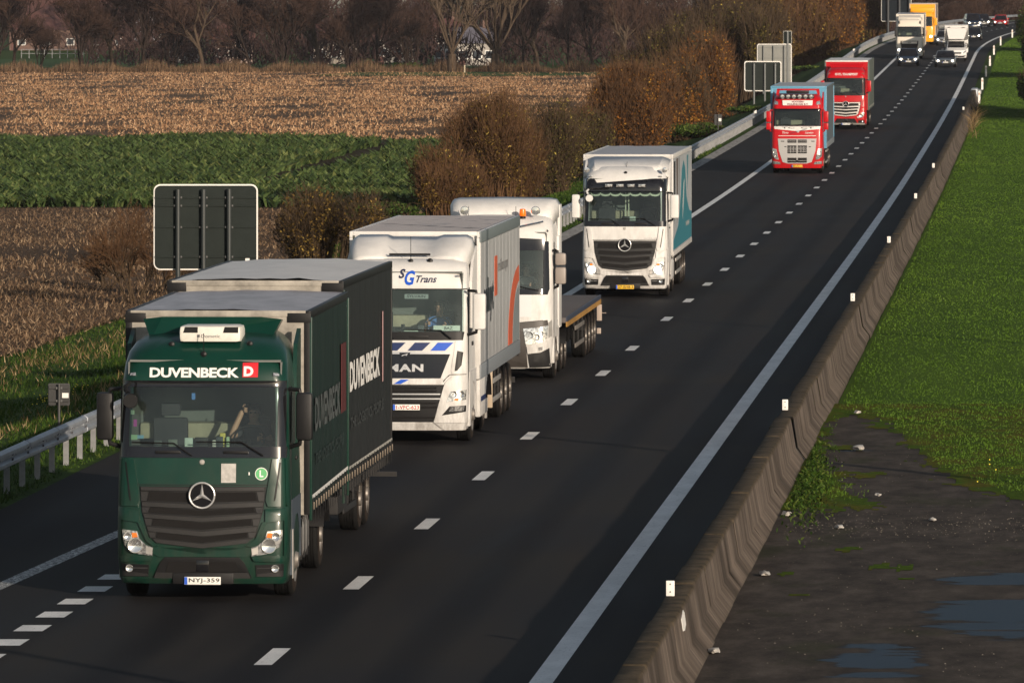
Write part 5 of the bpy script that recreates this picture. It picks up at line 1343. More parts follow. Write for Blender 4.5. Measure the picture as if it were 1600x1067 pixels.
def box_body(t, w_, y0, y1, z0, z1, side_m, roof_m, front_m, frame_m, name='cargo_box', roof_lift=0.0, rear_m=None, corner=.10, roofpanels=0, seam_m=None, rail_m=None, cap_m=None):
    hw = w_/2
    body = MB().box(-hw + .03, hw - .03, y0 + .03, y1 - .02, z0, z1 - .04).build(name, side_m, t, smooth_=False)
    MB().box(-hw + .06, hw - .06, y0 + .005, y0 + .028, z0, z1 - .05).build('front_wall', front_m, body)
    rf = MB(); n = 18
    V = []; 
    nx, ny = 12, n
    rr = np.random.default_rng(int(y0*10)+3)
    for i in range(ny+1):
        for j in range(nx+1):
            fx = j/nx; V.append((-hw + .02 + fx*(w_-.04), y0 + (y1-y0)*i/ny, z1 + roof_lift*math.sin(math.pi*fx) + .006*rr.normal()*(0 < j < nx)))
    F = [(i*(nx+1)+j, i*(nx+1)+j+1, (i+1)*(nx+1)+j+1, (i+1)*(nx+1)+j) for i in range(ny) for j in range(nx)]
    r_ = np_mesh('roof', V, F, roof_m, body, smooth_=True)
    f = MB()
    for s_ in (-1, 1):
        f.box(s_*hw, s_*(hw - .07), y0, y1, z1 - .11, z1 + .012, .012)
        f.box(s_*hw, s_*(hw - corner), y0 - .0, y0 + .09, z0, z1 - .112, .012); f.box(s_*hw, s_*(hw - corner), y1 - .09, y1, z0, z1 - .112, .012)
    f.build('corner_posts', frame_m, body)
    if cap_m: MB().box(-hw - .004, -hw + .30, y0 - .016, y0 + .03, z1 - .16, z1 - .02, .01).box(hw + .004, hw - .34, y0 - .016, y0 + .03, z1 - .16, z1 - .02, .01).build('corner_cap', cap_m, body)
    MB().box(-hw + .072, hw - .072, y0 - .012, y0 + .03, z1 - .075, z1 + .014, .01).build('front_rail', rail_m or frame_m, body)
    if roofpanels:
        b = MB()
        for i in range(1, roofpanels): 
            yy = y0 + (y1-y0)*i/roofpanels; pr = [(-hw + .08 + (w_-.16)*k/10, z1 + roof_lift*math.sin(math.pi*k/10)) for k in range(11)]
            b.prism([(x, z - .01) for x, z in pr] + [(x, z + .006) for x, z in pr[::-1]], 'y', yy - .02, yy + .02)
        b.build('roof_seams', seam_m or frame_m, body)
    return body
def chassis(t, y0, y1, z=1.0, h=.22):
    b = MB()
    for s_ in (-.42, .42): b.box(s_ - .05, s_ + .05, y0, y1, z - h, z)
    yy = y0 + .3
    while yy < y1: b.box(-.371, .371, yy - .05, yy + .05, z - h + .03, z - .03); yy += 1.2
    return b.build('chassis', M_CHASSIS, t)
def side_guard(t, y0, y1, x, m_, z0=.45, z1=.95):
    b = MB()
    for yy in (y0 + .1, (y0+y1)/2, y1 - .1): b.box(x - .06, x - .03, yy - .04, yy + .04, z0, z1 + .15)
    for z in (z0, z1 - .12): MB().box(x - .03, x, y0, y1, z, z + .10, .008).build('guard_rail', m_, t)
    return b.build('stay', M_CHASSIS, t)
def mudguard(t, x, y, r, w_, m_=M_BLK):
    b = MB(); n = 9; V = []
    for i in range(n+1):
        a = R(15 + 150*i/n); 
        for xx in (x - w_/2, x + w_/2):
            V.append((xx, y - (r+.05)*math.cos(a), .51 + (r+.05)*math.sin(a)))
    F = [(2*i, 2*i+1, 2*i+3, 2*i+2) for i in range(n)]
    V2 = [(x_, y_*1.0, z_ + .015) for x_, y_, z_ in V]; m = len(V)
    b.add(V + V2, F + [tuple(m + k for k in f) for f in F] + [(0, 1, m+1, m), (m-2, m-1, 2*m-1, 2*m-2)] + [(2*i+1, 2*i+3, m+2*i+3, m+2*i+1) for i in range(n)] + [(2*i, 2*i+2, m+2*i+2, m+2*i) for i in range(n)])
    return b.build('mudguard', m_, t)
def vehicle(name, D, off, lab, cat, group=None):
    t = empty(name, (float(Cx(D)) + off, D, float(Zr(D)) + .002), -head(D)); tag(t, lab, cat, group)
    slope = math.atan((float(Zr(D + 8)) - float(Zr(D)))/8)
    t.rotation_euler.x = slope
    return t
def lettering_on_cab(parent, cab, txt, x0, x1, z0, z1, m_, off=.006, name='lettering', **kw):
    b = MB(); flat_text(b, txt, x0, x1, z0, z1, lambda x, z: (x, cab.y(x, z) - off, z), **kw); return b.build(name, m_, parent, smooth_=False)
# ------------------------------------------------------------------ tall cab with the V shaped slatted grille (three in the photo)
def star_badge(parent, cx, cz, y, r):
    g = MB().lathe([(0, 0), (r*.93, 0), (r*.97, .02), (r, .045)], 'y', (cx, y, cz), 28).build('badge', M_BLKG, parent)
    c = MB(); ring = [(cx + r*.97*math.cos(a), y - .008, cz + r*.97*math.sin(a)) for a in np.linspace(0, 2*math.pi, 29)]
    c.tube(ring, r*.075, 8, caps=False)
    for k in range(3):
        a = R(90 + 120*k); d = Vector((math.cos(a), 0, math.sin(a))); n = Vector((-math.sin(a), 0, math.cos(a)))
        o = Vector((cx, y - .006, cz)); tip = o + d*r*.93; w_ = r*.16
        # six-faced star arm: a ridge with two flanks
        b1 = o + d*r*.10 + n*w_*.9; b2 = o + d*r*.10 - n*w_*.9; top = o + Vector((0, -.035, 0)); rear = o - d*.0
        c.add([tuple(tip), tuple(b1), tuple(b2), tuple(top), tuple(o - d*r*.12)], [(0, 3, 1), (0, 2, 3), (1, 3, 4), (2, 4, 3), (0, 1, 4, 2)])
    c.build('star', M_SILVER, g, ang=20)
    return g
def actros(t, paint, D, slat_m=None, visor=None, lit=False, plate_txt='NYJ-359', plate_base=None, plate_ink=None, plate_h=.31, fog_lit=False, detail=2, mirror_m=None, lower_m=None,
           sideskirt=None, high=0.0, driver=True, bumper_m=None, interior_on=True):
    prof = [(.26, .10, 1.17, .16), (.34, .04, 1.20, .17), (.62, .0, 1.22, .18), (.95, .0, 1.225, .18), (1.28, .02, 1.225, .18), (1.34, .05, 1.225, .17), (1.66, .08, 1.225, .17), (2.03, .12, 1.215, .17),
            (2.20, .15, 1.21, .17), (2.62, .23, 1.20, .17), (3.09, .33, 1.19, .18), (3.16, .32, 1.18, .20), (3.36, .40, 1.165, .26), (3.52, .52, 1.13, .34), (3.64, .70, 1.06, .42), (3.72, .95, .98, .45), (3.77, 1.35, .90, .45)]
    if high: prof = [(z + (high if z > 3.12 else 0), y, h, r) for z, y, h, r in prof]
    cab = Cab(prof, .07, 2.15)
    wx = 1.03; wz0, wz1 = 2.20, 3.09
    body = cab.shell(holes=[(-wx, wx, wz0, wz1)], xcuts=(wx,)).build('cab', paint, t, ang=40)
    slat_m = slat_m or M_GREYP; lower_m = lower_m or M_BLK
    # windscreen in a black surround
    sur = cab.patch([(-1.19, 2.045), (1.19, 2.045), (1.195, 2.20), (-1.195, 2.20)], .012, .03)
    cab.patch([(-1.18, 2.20), (-wx - .03, 2.20), (-wx - .03, 3.03), (-1.17, 3.12)], .012, .03, mirror=True, mb=sur)
    cab.patch([(-1.16, 3.04), (1.16, 3.04), (1.17, 3.13), (-1.17, 3.13)], .014, .03, mb=sur)
    sur.build('windscreen_surround', M_BLKG if detail > 1 else M_BLK, t)
    cab.patch([(-wx - .04, 2.19), (wx + .04, 2.19), (wx + .03, 3.05), (-wx - .03, 3.05)], .004, .0).build('windscreen', GLASS, t)
    # side windows and doors, dark
    for s_ in (-1, 1):
        x = s_*1.212
        w_ = MB().prism([(.62, 2.20), (1.62, 2.20), (1.58, 2.95), (.80, 3.0)], 'x', x - s_*.04, x + s_*.008).build('side_window', M_BLKG, t)
        MB().prism([(.55, 1.0), (.58, 1.0), (.58, 2.2), (.72, 3.02), (.70, 3.04), (.55, 2.2)], 'x', x, x + s_*.016).build('door_seam', M_BLK, w_)
        MB().box(x, x + s_*.03, 1.35, 1.55, 1.95, 2.0, .01).build('door_handle', M_BLK, w_)
    # wheel arch and steps
    for s_ in (-1, 1):
        x = s_*1.235; n = 10
        arc = [(1.42 - .66*math.cos(R(a)), .52 + .66*math.sin(R(a))) for a in np.linspace(0, 180, n)]
        outer = arc + [(2.14, .52), (2.14, 1.42), (.60, 1.42), (.60, .35), (.76, .35)]
        MB().prism(outer, 'x', x - s_*.30, x + s_*.0).build('wheel_arch', sideskirt or paint, t, smooth_=False)
        MB().prism([(.62, .30), (.80, .30), (.80, .60), (.74, 1.0), (.62, 1.0)], 'x', x, x + s_*.012).build('step_trim', M_ALU if detail > 1 else lower_m, t)
    # hood seam, side deflectors
    cab.patch([(-.96, 1.655), (.96, 1.655), (.96, 1.668), (-.96, 1.668)], .003, .01).build('panel_gap', M_BLK, t)
    df = cab.patch([(.99, 2.03), (1.20, 2.03), (1.205, 1.42), (1.17, 1.36), (.93, 1.36), (.90, 1.45)], .035, .06, mirror=True); df.build('air_deflector', paint, t)
    cab.patch([(1.095, 1.98), (1.115, 1.98), (1.05, 1.50), (1.035, 1.44), (1.02, 1.44)], .041, .01, mirror=True).build('deflector_slot', M_BLK, t)
    cab.patch([(1.17, 2.03), (1.21, 2.03), (1.212, 1.36), (1.19, 1.38)], .050, .03, mirror=True).build('deflector_edge', paint, t)
    # grille
    g = cab.patch([(-.905, 1.64), (.905, 1.64), (.87, 1.30), (.76, .93), (.62, .855), (0, .775), (-.62, .855), (-.76, .93), (-.87, 1.30)], .010, .04).build('grille', M_BLK, t)
    def hwz(z): return float(np.interp(z, [.86, .93, 1.30, 1.64], [.66, .76, .87, .90]))
    rows = [(1.585, 1.635, .012), (1.36, 1.42, .035), (1.20, 1.255, .055), (1.01, 1.075, .070), (.845, .905, .075)]
    for (za, zb, v) in rows:
        h1, h2 = hwz(za) - .015, hwz(zb) - .015
        cab.patch([(-h2, zb), (0, zb - v), (h2, zb), (h1, za), (0, za - v), (-h1, za)], .038, .05, step=.12).build('slat', slat_m, g)
    for (za, zb, v) in ((1.44, 1.565, .02), (1.275, 1.345, .045), (1.095, 1.185, .06), (.92, .995, .07)):
        h1, h2 = hwz(za) - .10, hwz(zb) - .14
        cab.patch([(-h2, zb), (0, zb - v), (h2, zb), (h1, za), (0, za - v), (-h1, za)], .020, .02, step=.12).build('mesh_strip', M_MESH, g)
        cab.patch([(-hwz(za) + .01, za - .005), (-h1 - .02, za - .005), (-h2 - .02, zb), (-hwz(zb) + .01, zb)], .030, .02, mirror=True).build('slat_end', slat_m, g)
    star_badge(t, 0, 1.52, cab.y(0, 1.5) - .075, .185)
    # bumper: outer shoulders, headlamps, lower intake
    bm_ = bumper_m or paint
    sh = cab.patch([(.93, 1.33), (1.215, 1.335), (1.218, .62), (1.17, .625), (1.155, 1.16), (.93, 1.15), (.88, .98), (.80, .88), (.86, .80), (.93, .80)][::1], .030, .06, mirror=True) if False else MB()
    cab.patch([(.90, 1.325), (1.218, 1.34), (1.220, 1.17), (.90, 1.13)], .040, .06, mirror=True, mb=sh)
    cab.patch([(1.165, 1.17), (1.220, 1.17), (1.222, .60), (1.16, .60)], .038, .05, mirror=True, mb=sh)
    cab.patch([(.86, 1.14), (.93, 1.15), (.80, .87), (.70, .79), (.62, .80), (.76, .90)], .036, .05, mirror=True, mb=sh)
    cab.patch([(-.60, .775), (0, .69), (.60, .775), (.72, .79), (.72, .70), (.62, .645), (-.62, .645), (-.72, .70), (-.72, .79)], .022, .04, mb=sh)
    cab.patch([(.70, .66), (1.22, .66), (1.20, .565), (.74, .585)], .045, .05, mirror=True, mb=sh)
    cab.patch([(-1.17, .26), (1.17, .26), (1.19, .345), (-1.19, .345)], .030, .05, mb=sh)
    sh.build('bumper', bm_, t, ang=50)
    for s_ in (-1, 1):
        P = lambda L_: [(s_*x, z) for x, z in (L_ if s_ > 0 else L_[::-1])]
        hl = cab.patch(P([(1.145, 1.03), (.93, 1.01), (.895, .90), (.80, .81), (.70, .775), (.71, .66), (.92, .685), (1.10, .79), (1.14, .90)]), .030, .03).build('headlight', M_LENS, t)
        yy = cab.y(s_*.96, .85) - .055
        MB().lathe([(0, .02), (.06, .015), (.098, -.0), (.105, -.012)], 'y', (s_*.955, yy, .805), 22).build('main_lamp', M_LIT if lit else M_BULB, hl)
        MB().lathe([(0, .02), (.04, .012), (.058, 0), (.062, -.01)], 'y', (s_*1.06, cab.y(s_*1.06, .95) - .045, .935), 18).build('dipped_lamp', M_BULB, hl)
        cab.patch(P([(1.005, .985), (.935, .985), (.92, .925), (.995, .915)]), .036, .01).build('indicator', M_AMBER, hl)
        cab.patch(P([(.80, .795), (.705, .76), (.715, .675), (.80, .69)]), .036, .01).build('daytime_strip', M_ALU, hl)
        fr = cab.patch(P([(1.16, .545), (.76, .53), (.77, .37), (1.15, .37)]), .014, .02).build('fog_recess', M_BLK, t)
        cab.patch(P([(1.15, .445), (.79, .40), (.77, .365), (1.15, .365)]), .030, .03).build('fog_trim', slat_m if slat_m is M_GREYP else M_GREYP, fr)
        if detail > 1: MB().box(s_*.78, s_*1.0, cab.y(.9, .48) - .035, cab.y(.9, .48) - .0, .475, .49).build('blade', M_GREYP if not fog_lit else M_LENS, fr)
        MB().lathe([(0, .01), (.035, .008), (.048, 0), (.053, -.012)], 'y', (s_*1.04, cab.y(s_*1.04, .48) - .035, .48), 18).build('fog_lamp', M_BULB, fr)
    it = cab.patch([(-.53, .64), (.53, .64), (.60, .56), (.71, .335), (-.71, .335), (-.60, .56)], .026, .03).build('lower_intake', M_BLK, t)
    cab.patch([(-.48, .575), (-.08, .575), (-.08, .43), (-.52, .43)], .032, .01, mirror=True).build('intake_mesh', M_MESH, it)
    cab.patch([(-.66, .42), (-.40, .42), (-.40, .34), (-.69, .34)], .034, .01, mirror=True).build('intake_corner', M_GREYP, it)
    MB().box(-.08, .10, cab.y(0, .5) - .045, cab.y(0, .5) - .02, .44, .60, .01).build('radar_cover', M_BLKG, it)
    MB().box(-.42, .45, cab.y(0, .35) - .045, cab.y(0, .35) - .01, .26, .42, .02).build('plate_holder', M_BLK, it)
    plate(t, .01, plate_h, cab.y(0, .32) - .085, plate_txt, plate_base or mat('plate_white', (.80, .80, .76), .4), plate_ink or mat('plate_black', (.02, .02, .02), .5))
    MB().lathe([(0, -.012), (.03, -.01), (.04, .0)], 'y', (-.01, cab.y(0, 2.0) - .01, 1.985), 14).build('camera_button', M_ALU, t)
    # step grips under the screen, wipers
    hd = MB()
    for c_ in (-.5, .47): hd.box(c_ - .18, c_ + .18, cab.y(c_, 2.13) - .045, cab.y(c_, 2.13) - .018, 2.105, 2.145, .012)
    hd.build('grip', M_BLK, t)
    wiper(t, -.16, 2.08, -.42, 2.25, -1.02, 2.26, cab); wiper(t, .86, 2.08, .55, 2.27, -.10, 2.27, cab)
    mm = mirror_m or M_BLK
    for s_ in (-1, 1):
        mirror(t, s_, 2.28, 2.96, 1.31, 1.545, .42, mm, M_BLK)
    MB().tube([(-1.06, .22, 3.10), (-1.10, .02, 3.06), (-1.06, -.02, 2.98)], .03, 8).lathe([(0, .0), (.10, .0), (.11, .06), (.05, .10)], 'y', (-1.02, -.06, 2.86), 14).build('ramp_mirror', mm if detail > 1 else M_BLK, t)
    if interior_on: interior(t, cab, wz0, wz1, .60)
    # tractor wheels
    axle(t, 1.42, .51, 1.06, .30, front=True)
    return cab
def cab_person(t, cab, wz0, x, shirt, lab, **kw):
    M = Matrix.Translation(t.location) @ t.rotation_euler.to_matrix().to_4x4()
    y0 = cab.y(0, wz0); p = M @ Vector((x, y0 + 1.18, wz0 - .26))
    return seated_person(p, t.rotation_euler.z, shirt, lab, **kw)

# ---- 1. dark green road train
M_GREEN = mat('dark_green_paint', (.002, .036, .024), .36, coat=.25, var=.18, scale=2.2, spec=.3, dirt=.5)
t = vehicle('truck', 107.4, -1.90, 'dark green truck with white lettering and a green curtain sided box, nearest in the line', 'truck')
t.rotation_euler.z += R(.9)
cab = actros(t, M_GREEN, 107.4, mirror_m=M_BLK, sideskirt=mat('skirt_grey', (.05, .065, .085), .5))
W = mat('letter_white', (.82, .81, .78), .5)
lettering_on_cab(t, cab, 'DUVENBECK', -.785, .495, 3.175, 3.315, W, .008, bold=.035, space=.95)
lg = cab.patch([(.545, 3.18), (.765, 3.18), (.765, 3.385), (.545, 3.385)], .008, .012).build('logo', mat('logo_red', (.62, .02, .03), .45), t)
b = MB(); flat_text(b, 'D', .562, .70, 3.195, 3.335, lambda x, z: (x, cab.y(x, z) - .012, z), bold=.05); b.build('logo_letter', W, lg, smooth_=False)
cab.patch([(.985, 3.20), (1.07, 3.20), (1.06, 3.235), (.985, 3.245)], .03, .03, mirror=True).build('marker_lamp', M_LENS, t)
# blank white card, round L emblem, digit
cab.patch([(.265, 1.695), (.475, 1.695), (.475, 1.965), (.265, 1.965)], .014, .012).build('placard', mat('placard_grey', (.52, .50, .47), .45, var=.3, scale=14), t)
em = cab.patch(ell(.835, 1.82, .09, .09), .008, .008).build('round_emblem', W, t)
cab.patch(ell(.835, 1.82, .080, .080), .011, .004).build('emblem_disc', mat('emblem_green', (.10, .42, .16), .5), em)
b = MB(); flat_text(b, 'L', .81, .865, 1.775, 1.87, lambda x, z: (x, cab.y(x, z) - .014, z), bold=.03); b.build('emblem_letter', W, em, smooth_=False)
lettering_on_cab(t, cab, '1', .655, .67, 1.80, 1.845, W, .008, bold=.01)
cab.patch([(-.30, 3.36), (.30, 3.36), (.30, 3.363), (-.30, 3.363)], .004, .004).build('visor_seam', M_BLK, t)
# roof: cooler, horn antenna, spoiler
ac = MB().box(-.39, .50, .62, 1.32, 3.66, 3.90, .07).build('roof_cooler', mat('cooler_white', (.80, .77, .70), .45, var=.12, scale=9), t)
for xa, xb in ((-.33, -.12), (.24, .46)): MB().prism([(xa, 3.80), (xb, 3.80), (xb, 3.882), (xa + .03, 3.882)], 'y', .616, .64).build('vent', M_BLK, ac)
b = MB(); flat_text(b, 'Dometic', -.07, .20, 3.73, 3.775, lambda x, z: (x, .6155, z), bold=.004); b.build('cooler_lettering', mat('ink_grey', (.12, .12, .13), .5), ac, smooth_=False)
MB().box(-.13, -.09, .6165, .62, 3.735, 3.775).build('cooler_mark', MATS['ink_grey'], ac)
for (xx, zz) in ((-.02, 3.50), (-.50, 3.63), (.62, 3.64)):
    a = MB().lathe([(.045, 0), (.04, -.03), (0, -.045)], 'y', (xx, cab.y(xx, zz) - .0, zz), 12)
    if xx > -.1 and xx < 0: a.tube([(xx, cab.y(xx, zz) - .03, zz), (xx, cab.y(xx, zz) - .05, zz + .30)], .006, 6)
    a.build('antenna', M_BLK, t)
sp = MB(); z0, z1 = 3.66, 3.99
q = [(-1.0, 1.60, z1 - .035), (-.72, 1.52, z1), (.72, 1.52, z1), (1.0, 1.60, z1 - .035), (.86, 1.30, z0), (-.86, 1.30, z0)]
sp.add(q + [(x, y + .25, z - .02) for x, y, z in q], [(0, 1, 2, 3, 4, 5), (11, 10, 9, 8, 7, 6)] + [(i, (i+1) % 6, 6 + (i+1) % 6, 6 + i) for i in range(6)])
sp.build('roof_spoiler', M_GREEN, t, smooth_=False)
for s_ in (-1, 1): MB().prism([(1.45, 2.1), (2.2, 2.1), (2.2, 3.8), (1.6, 3.6), (1.45, 3.2)], 'x', s_*1.17, s_*1.23).build('side_fairing', M_GREEN, t)
# windscreen clutter
yd = cab.y(0, 2.25)
stick = [('sticker', -1.02, 2.68, .05, .06, (.35, .5, .35)), ('sticker', -.98, 2.53, .05, .10, (.45, .08, .35)), ('sticker', -.99, 2.33, .09, .07, (.3, .5, .3)), ('sticker', -.90, 2.335, .09, .05, (.2, .4, .55)), ('sticker', -.15, 2.91, .05, .09, (.1, .25, .6))]
for i, (nm, x, z, w_, h, c) in enumerate(stick): cab.patch([(x - w_/2, z - h/2), (x + w_/2, z - h/2), (x + w_/2, z + h/2), (x - w_/2, z + h/2)], .0, .002).build(nm, mat('sticker_%d' % i, c, .5), t)
dd = [('device', -.66, .11, .09, (.10, .12, .12)), ('device', -.45, .13, .11, (.14, .16, .14)), ('card', -.22, .13, .13, (.55, .65, .58)), ('binder', -.04, .19, .14, (.02, .02, .02)), ('device', .22, .10, .15, (.06, .07, .08)), ('toy', .26, .08, .20, (.65, .55, .12)), ('bottle', .34, .045, .15, (.4, .55, .35)), ('cup', .14, .05, .10, (.65, .65, .6))]
for i, (nm, x, w_, h, c) in enumerate(dd): MB().box(x - w_/2, x + w_/2, yd + .14 + .03*(i % 3), yd + .20 + .03*(i % 3), 2.185, 2.185 + h, .012).build('dash_item', mat('dash_item_%d' % i, c, .6), t)
cab_person(t, cab, 2.2, .62, mat('dark_shirt', (.05, .05, .06), .9), 'driver in dark clothes raising a hand behind the green truck windscreen', arm_up=True)
# bodies
M_CURT = mat('curtain_green', (.006, .019, .016), .55, var=.25, scale=1.2, stretch=(1, 3, .4), spec=.25, dirt=.35)
M_CURT2 = mat('curtain_grey', (.017, .019, .020), .55, var=.25, scale=1.2, stretch=(1, 3, .4), spec=.25, dirt=.35)
M_ROOFT = mat('tarp_roof_grey', (.44, .43, .46), .5, var=.35, scale=1.8, stretch=(1, .35, 1)); M_ROOFT2 = mat('tarp_roof_white', (.72, .70, .67), .55, var=.15, scale=1.6, stretch=(1, .4, 1))
M_FRW = mat('dirty_white', (.40, .37, .32), .6, var=.45, scale=3); M_FRM = mat('frame_dark_green', (.010, .030, .022), .5)
M_LET2 = mat('letter_faded', (.075, .085, .085), .6); M_HEM = mat('hem_white', (.45, .44, .40), .6, var=.4, scale=6); M_REDF = mat('logo_red_faded', (.085, .010, .012), .5)
hw = 1.33
M_SEAM = mat('roof_seam_pale', (.36, .35, .37), .55)
hw = 1.35
b1 = box_body(t, 2*hw, 2.45, 9.65, 1.08, 4.03, M_CURT, M_ROOFT, M_FRW, M_BLK, roof_lift=.03, roofpanels=0, seam_m=M_SEAM, rail_m=M_FRW, cap_m=M_BLK)
c1 = curtain_side(t, hw - .01, 2.56, 9.56, 1.20, 3.94, M_CURT, 1, strap_m=M_BLK, hem=.055, hem_m=mat('hem_bright', (.62, .62, .60), .6))
MB().box(hw - .02, hw + .02, 2.45, 2.56, 1.0, 3.95, .01).box(hw - .02, hw + .02, 9.56, 9.67, .9, 3.95, .01).build('corner_pillar', M_GREEN, b1)
side_text(c1, 'DUVENBECK', 3.1, 7.9, 2.25, 2.75, hw + .018, M_LET2, bold=.035)
MB().box(hw + .012, hw + .020, 8.1, 9.0, 2.25, 3.30).build('logo', M_REDF, c1)
side_text(c1, 'THE LOGISTICS PEOPLE', 3.2, 8.6, 1.75, 1.93, hw + .018, mat('letter_vfaded', (.016, .028, .026), .6), bold=.02)
MB().box(-1.12, 1.12, 2.16, 2.3, .9, 3.5).build('rear_cab_wall', M_CHASSIS, t)
chassis(t, 2.3, 9.2)
axle(t, 6.6, .51, 1.02, .30, dual=True); 
for s_ in (-1, 1): mudguard(t, s_*.98, 6.6, .54, .56)
for s_ in (-1, 1):
    tk_ = MB().box(s_*.60, s_*1.16, 2.75, 4.6, .38, .98, .12).build('fuel_tank', M_ALU, t)
    bb = MB()
    for yy in (3.1, 3.65, 4.2): bb.box(s_*.59, s_*1.175, yy - .03, yy + .03, .37, .99, .10)
    bb.build('tank_strap', M_BLK, tk_)
hw = 1.375
trl = vehicle('trailer', 117.3, -2.17, 'dark grey curtain sided drawbar trailer coupled right behind the green truck', 'trailer')
b2 = box_body(trl, 2*hw, 0, 8.9, .98, 4.19, M_CURT2, M_ROOFT2, M_FRW, M_BLK, roof_lift=.05, roofpanels=0, seam_m=mat('roof_seam_light', (.60, .58, .56), .6), rail_m=M_FRW, cap_m=M_BLK)
c2 = curtain_side(trl, hw - .01, .12, 8.8, 1.12, 4.08, M_CURT2, 1, strap_m=M_BLK, hem=.045, hem_m=M_HEM)
MB().box(hw - .02, hw + .02, -.01, .11, .75, 4.06, .01).build('corner_pillar', M_FRM, b2)
side_text(c2, 'DUVENBECK', .9, 6.3, 2.42, 2.90, hw + .018, W, bold=.04)
MB().box(hw + .012, hw + .020, 6.8, 6.95, 2.3, 3.45).build('logo', mat('logo_pale', (.40, .25, .25), .5), c2)
side_text(c2, 'THE LOGISTICS PEOPLE', 1.0, 7.0, 1.84, 2.02, hw + .018, mat('letter_dark', (.040, .044, .044), .6), bold=.02)
chassis(trl, -.9, 8.8, .98)
for yy in (4.9, 6.2): axle(trl, yy, .50, 1.03, .33)
for s_ in (-1, 1): mudguard(trl, s_*1.02, 4.9, .54, .4)
MB().box(-.5, .5, .4, 1.4, .45, .9, .03).box(.7, 1.2, 1.0, 2.6, .5, .95, .04).build('pallet_box', M_CHASSIS, trl)
MB().box(-1.2, 1.46, 8.75, 8.85, .62, .70).build('rear_marker_bar', M_CHASSIS, trl)
bb = MB()
for yy in np.arange(.3, 8.8, .42): bb.box(hw - .10, hw - .02, yy - .03, yy + .03, .86, 1.02)
bb.build('lashing_points', M_CHASSIS, trl)
side_guard(trl, 2.0, 4.2, 1.2, M_CHASSIS)

# ---- 2. white tractor with refrigerated trailer
M_TWHITE = mat('truck_white', (.74, .73, .71), .48, var=.12, scale=2.2, spec=.35, dirt=.75)
M_DIRTY = mat('trailer_white', (.62, .61, .59), .45, var=.12, scale=2, dirt=.7)
t = vehicle('truck', 217.6, -1.93, 'white truck with four spotlights and scalloped curtain in front of a white box trailer', 'truck')
cab = actros(t, M_TWHITE, 217.6, lit=True, plate_txt='37-BHB-5', plate_base=mat('plate_yellow', (.80, .48, .03), .4), fog_lit=True, mirror_m=M_TWHITE, sideskirt=M_TWHITE, high=.02)
vz = [(-1.19, 3.05), (-1.19, 3.42), (-.90, 3.42), (-.82, 3.30), (.82, 3.30), (.90, 3.42), (1.19, 3.42), (1.19, 3.05)]
v_ = cab.patch(vz, .07, .06).build('sun_visor', M_BLKG, t)
for x in (-.47, -.15, .17, .48):
    l_ = MB().box(x - .115, x + .115, cab.y(0, 3.2) - .16, cab.y(0, 3.2) - .09, 3.165, 3.275, .02).build('spotlight', M_BLK, t)
    MB().box(x - .10, x + .10, cab.y(0, 3.2) - .168, cab.y(0, 3.2) - .158, 3.178, 3.262, .004).build('lens', M_LENS, l_)
cu = []; n = 7
for i in range(n):
    for k in range(7):
        a = math.pi*k/6; cu.append((-1.0 + 2.0*(i + (1 - math.cos(a))/2)/n, 3.02 - .05 - .065*math.sin(a)))
lace = [(-1.0, 3.06)] + cu + [(1.0, 3.06)]
up = [(x, z + .07) for x, z in cu]
mbl = MB(); pts_ = cu; 
for i in range(len(cu) - 1):
    (xa, za), (xb, zb) = cu[i], cu[i+1]
    if abs(xa - xb) < 1e-6: continue
    mbl.add([(xa, cab.y(xa, za) + .03, za), (xb, cab.y(xb, zb) + .03, zb), (xb, cab.y(xb, zb + .055) + .03, zb + .055), (xa, cab.y(xa, za + .055) + .03, za + .055)], [(0, 1, 2, 3)])
mbl.build('scalloped_curtain', mat('curtain_cream', (.62, .66, .52), .8), t, smooth_=False)
rd = MB()
q0 = [(-1.22, 2.2, 3.98), (1.22, 2.2, 3.98), (1.10, 1.25, 3.70), (-1.10, 1.25, 3.70)]
rd.loft([[(-1.24, 1.0, 3.45), (-.9, .78, 3.66), (.9, .78, 3.66), (1.24, 1.0, 3.45)], [(-1.25, 1.6, 3.60), (-.95, 1.3, 3.82), (.95, 1.3, 3.82), (1.25, 1.6, 3.60)], [(-1.26, 2.3, 3.92), (-1.0, 2.15, 4.02), (1.0, 2.15, 4.02), (1.26, 2.3, 3.92)]], close=False, cap=False)
s = rd.build('roof_deflector', M_TWHITE, t); md = s.modifiers.new('thickness', 'SOLIDIFY'); md.thickness = .04
MB().box(-.38, .46, .80, .83, 3.655, 3.685).build('deflector_slot', M_BLK, s)
for s_ in (-1, 1):
    MB().prism([(1.0, 2.1), (2.3, 2.1), (2.3, 3.95), (1.5, 3.65), (1.0, 3.2)], 'x', s_*1.19, s_*1.25).build('side_fairing', M_TWHITE, t)
    MB().lathe([(0, -.10), (.075, -.09), (.08, -.06), (.04, .03)], 'y', (s_*1.12, .60, 3.66), 16).build('roof_lamp', M_LENS, t)
    MB().box(s_*.96, s_*1.06, cab.y(1.0, 3.42) - .03, cab.y(1.0, 3.42) + .02, 3.46, 3.50, .01).build('marker_lamp', M_LENS, t)
MB().lathe([(.05, 0), (.045, -.03), (0, -.05)], 'y', (0, cab.y(0, 3.58), 3.58), 12).tube([(0, cab.y(0, 3.58) - .02, 3.58), (0, cab.y(0, 3.8) - .03, 3.88)], .006, 6).build('antenna', M_BLK, t)
lettering_on_cab(t, cab, 'ACTROS', .55, .92, 1.69, 1.715, mat('ink_mid', (.30, .30, .30), .5), .006)
MB().box(-.10, .12, cab.y(0, 2.3) + .1, cab.y(0, 2.3) + .2, 2.2, 2.33, .02).build('dash_item', M_BLK, t)
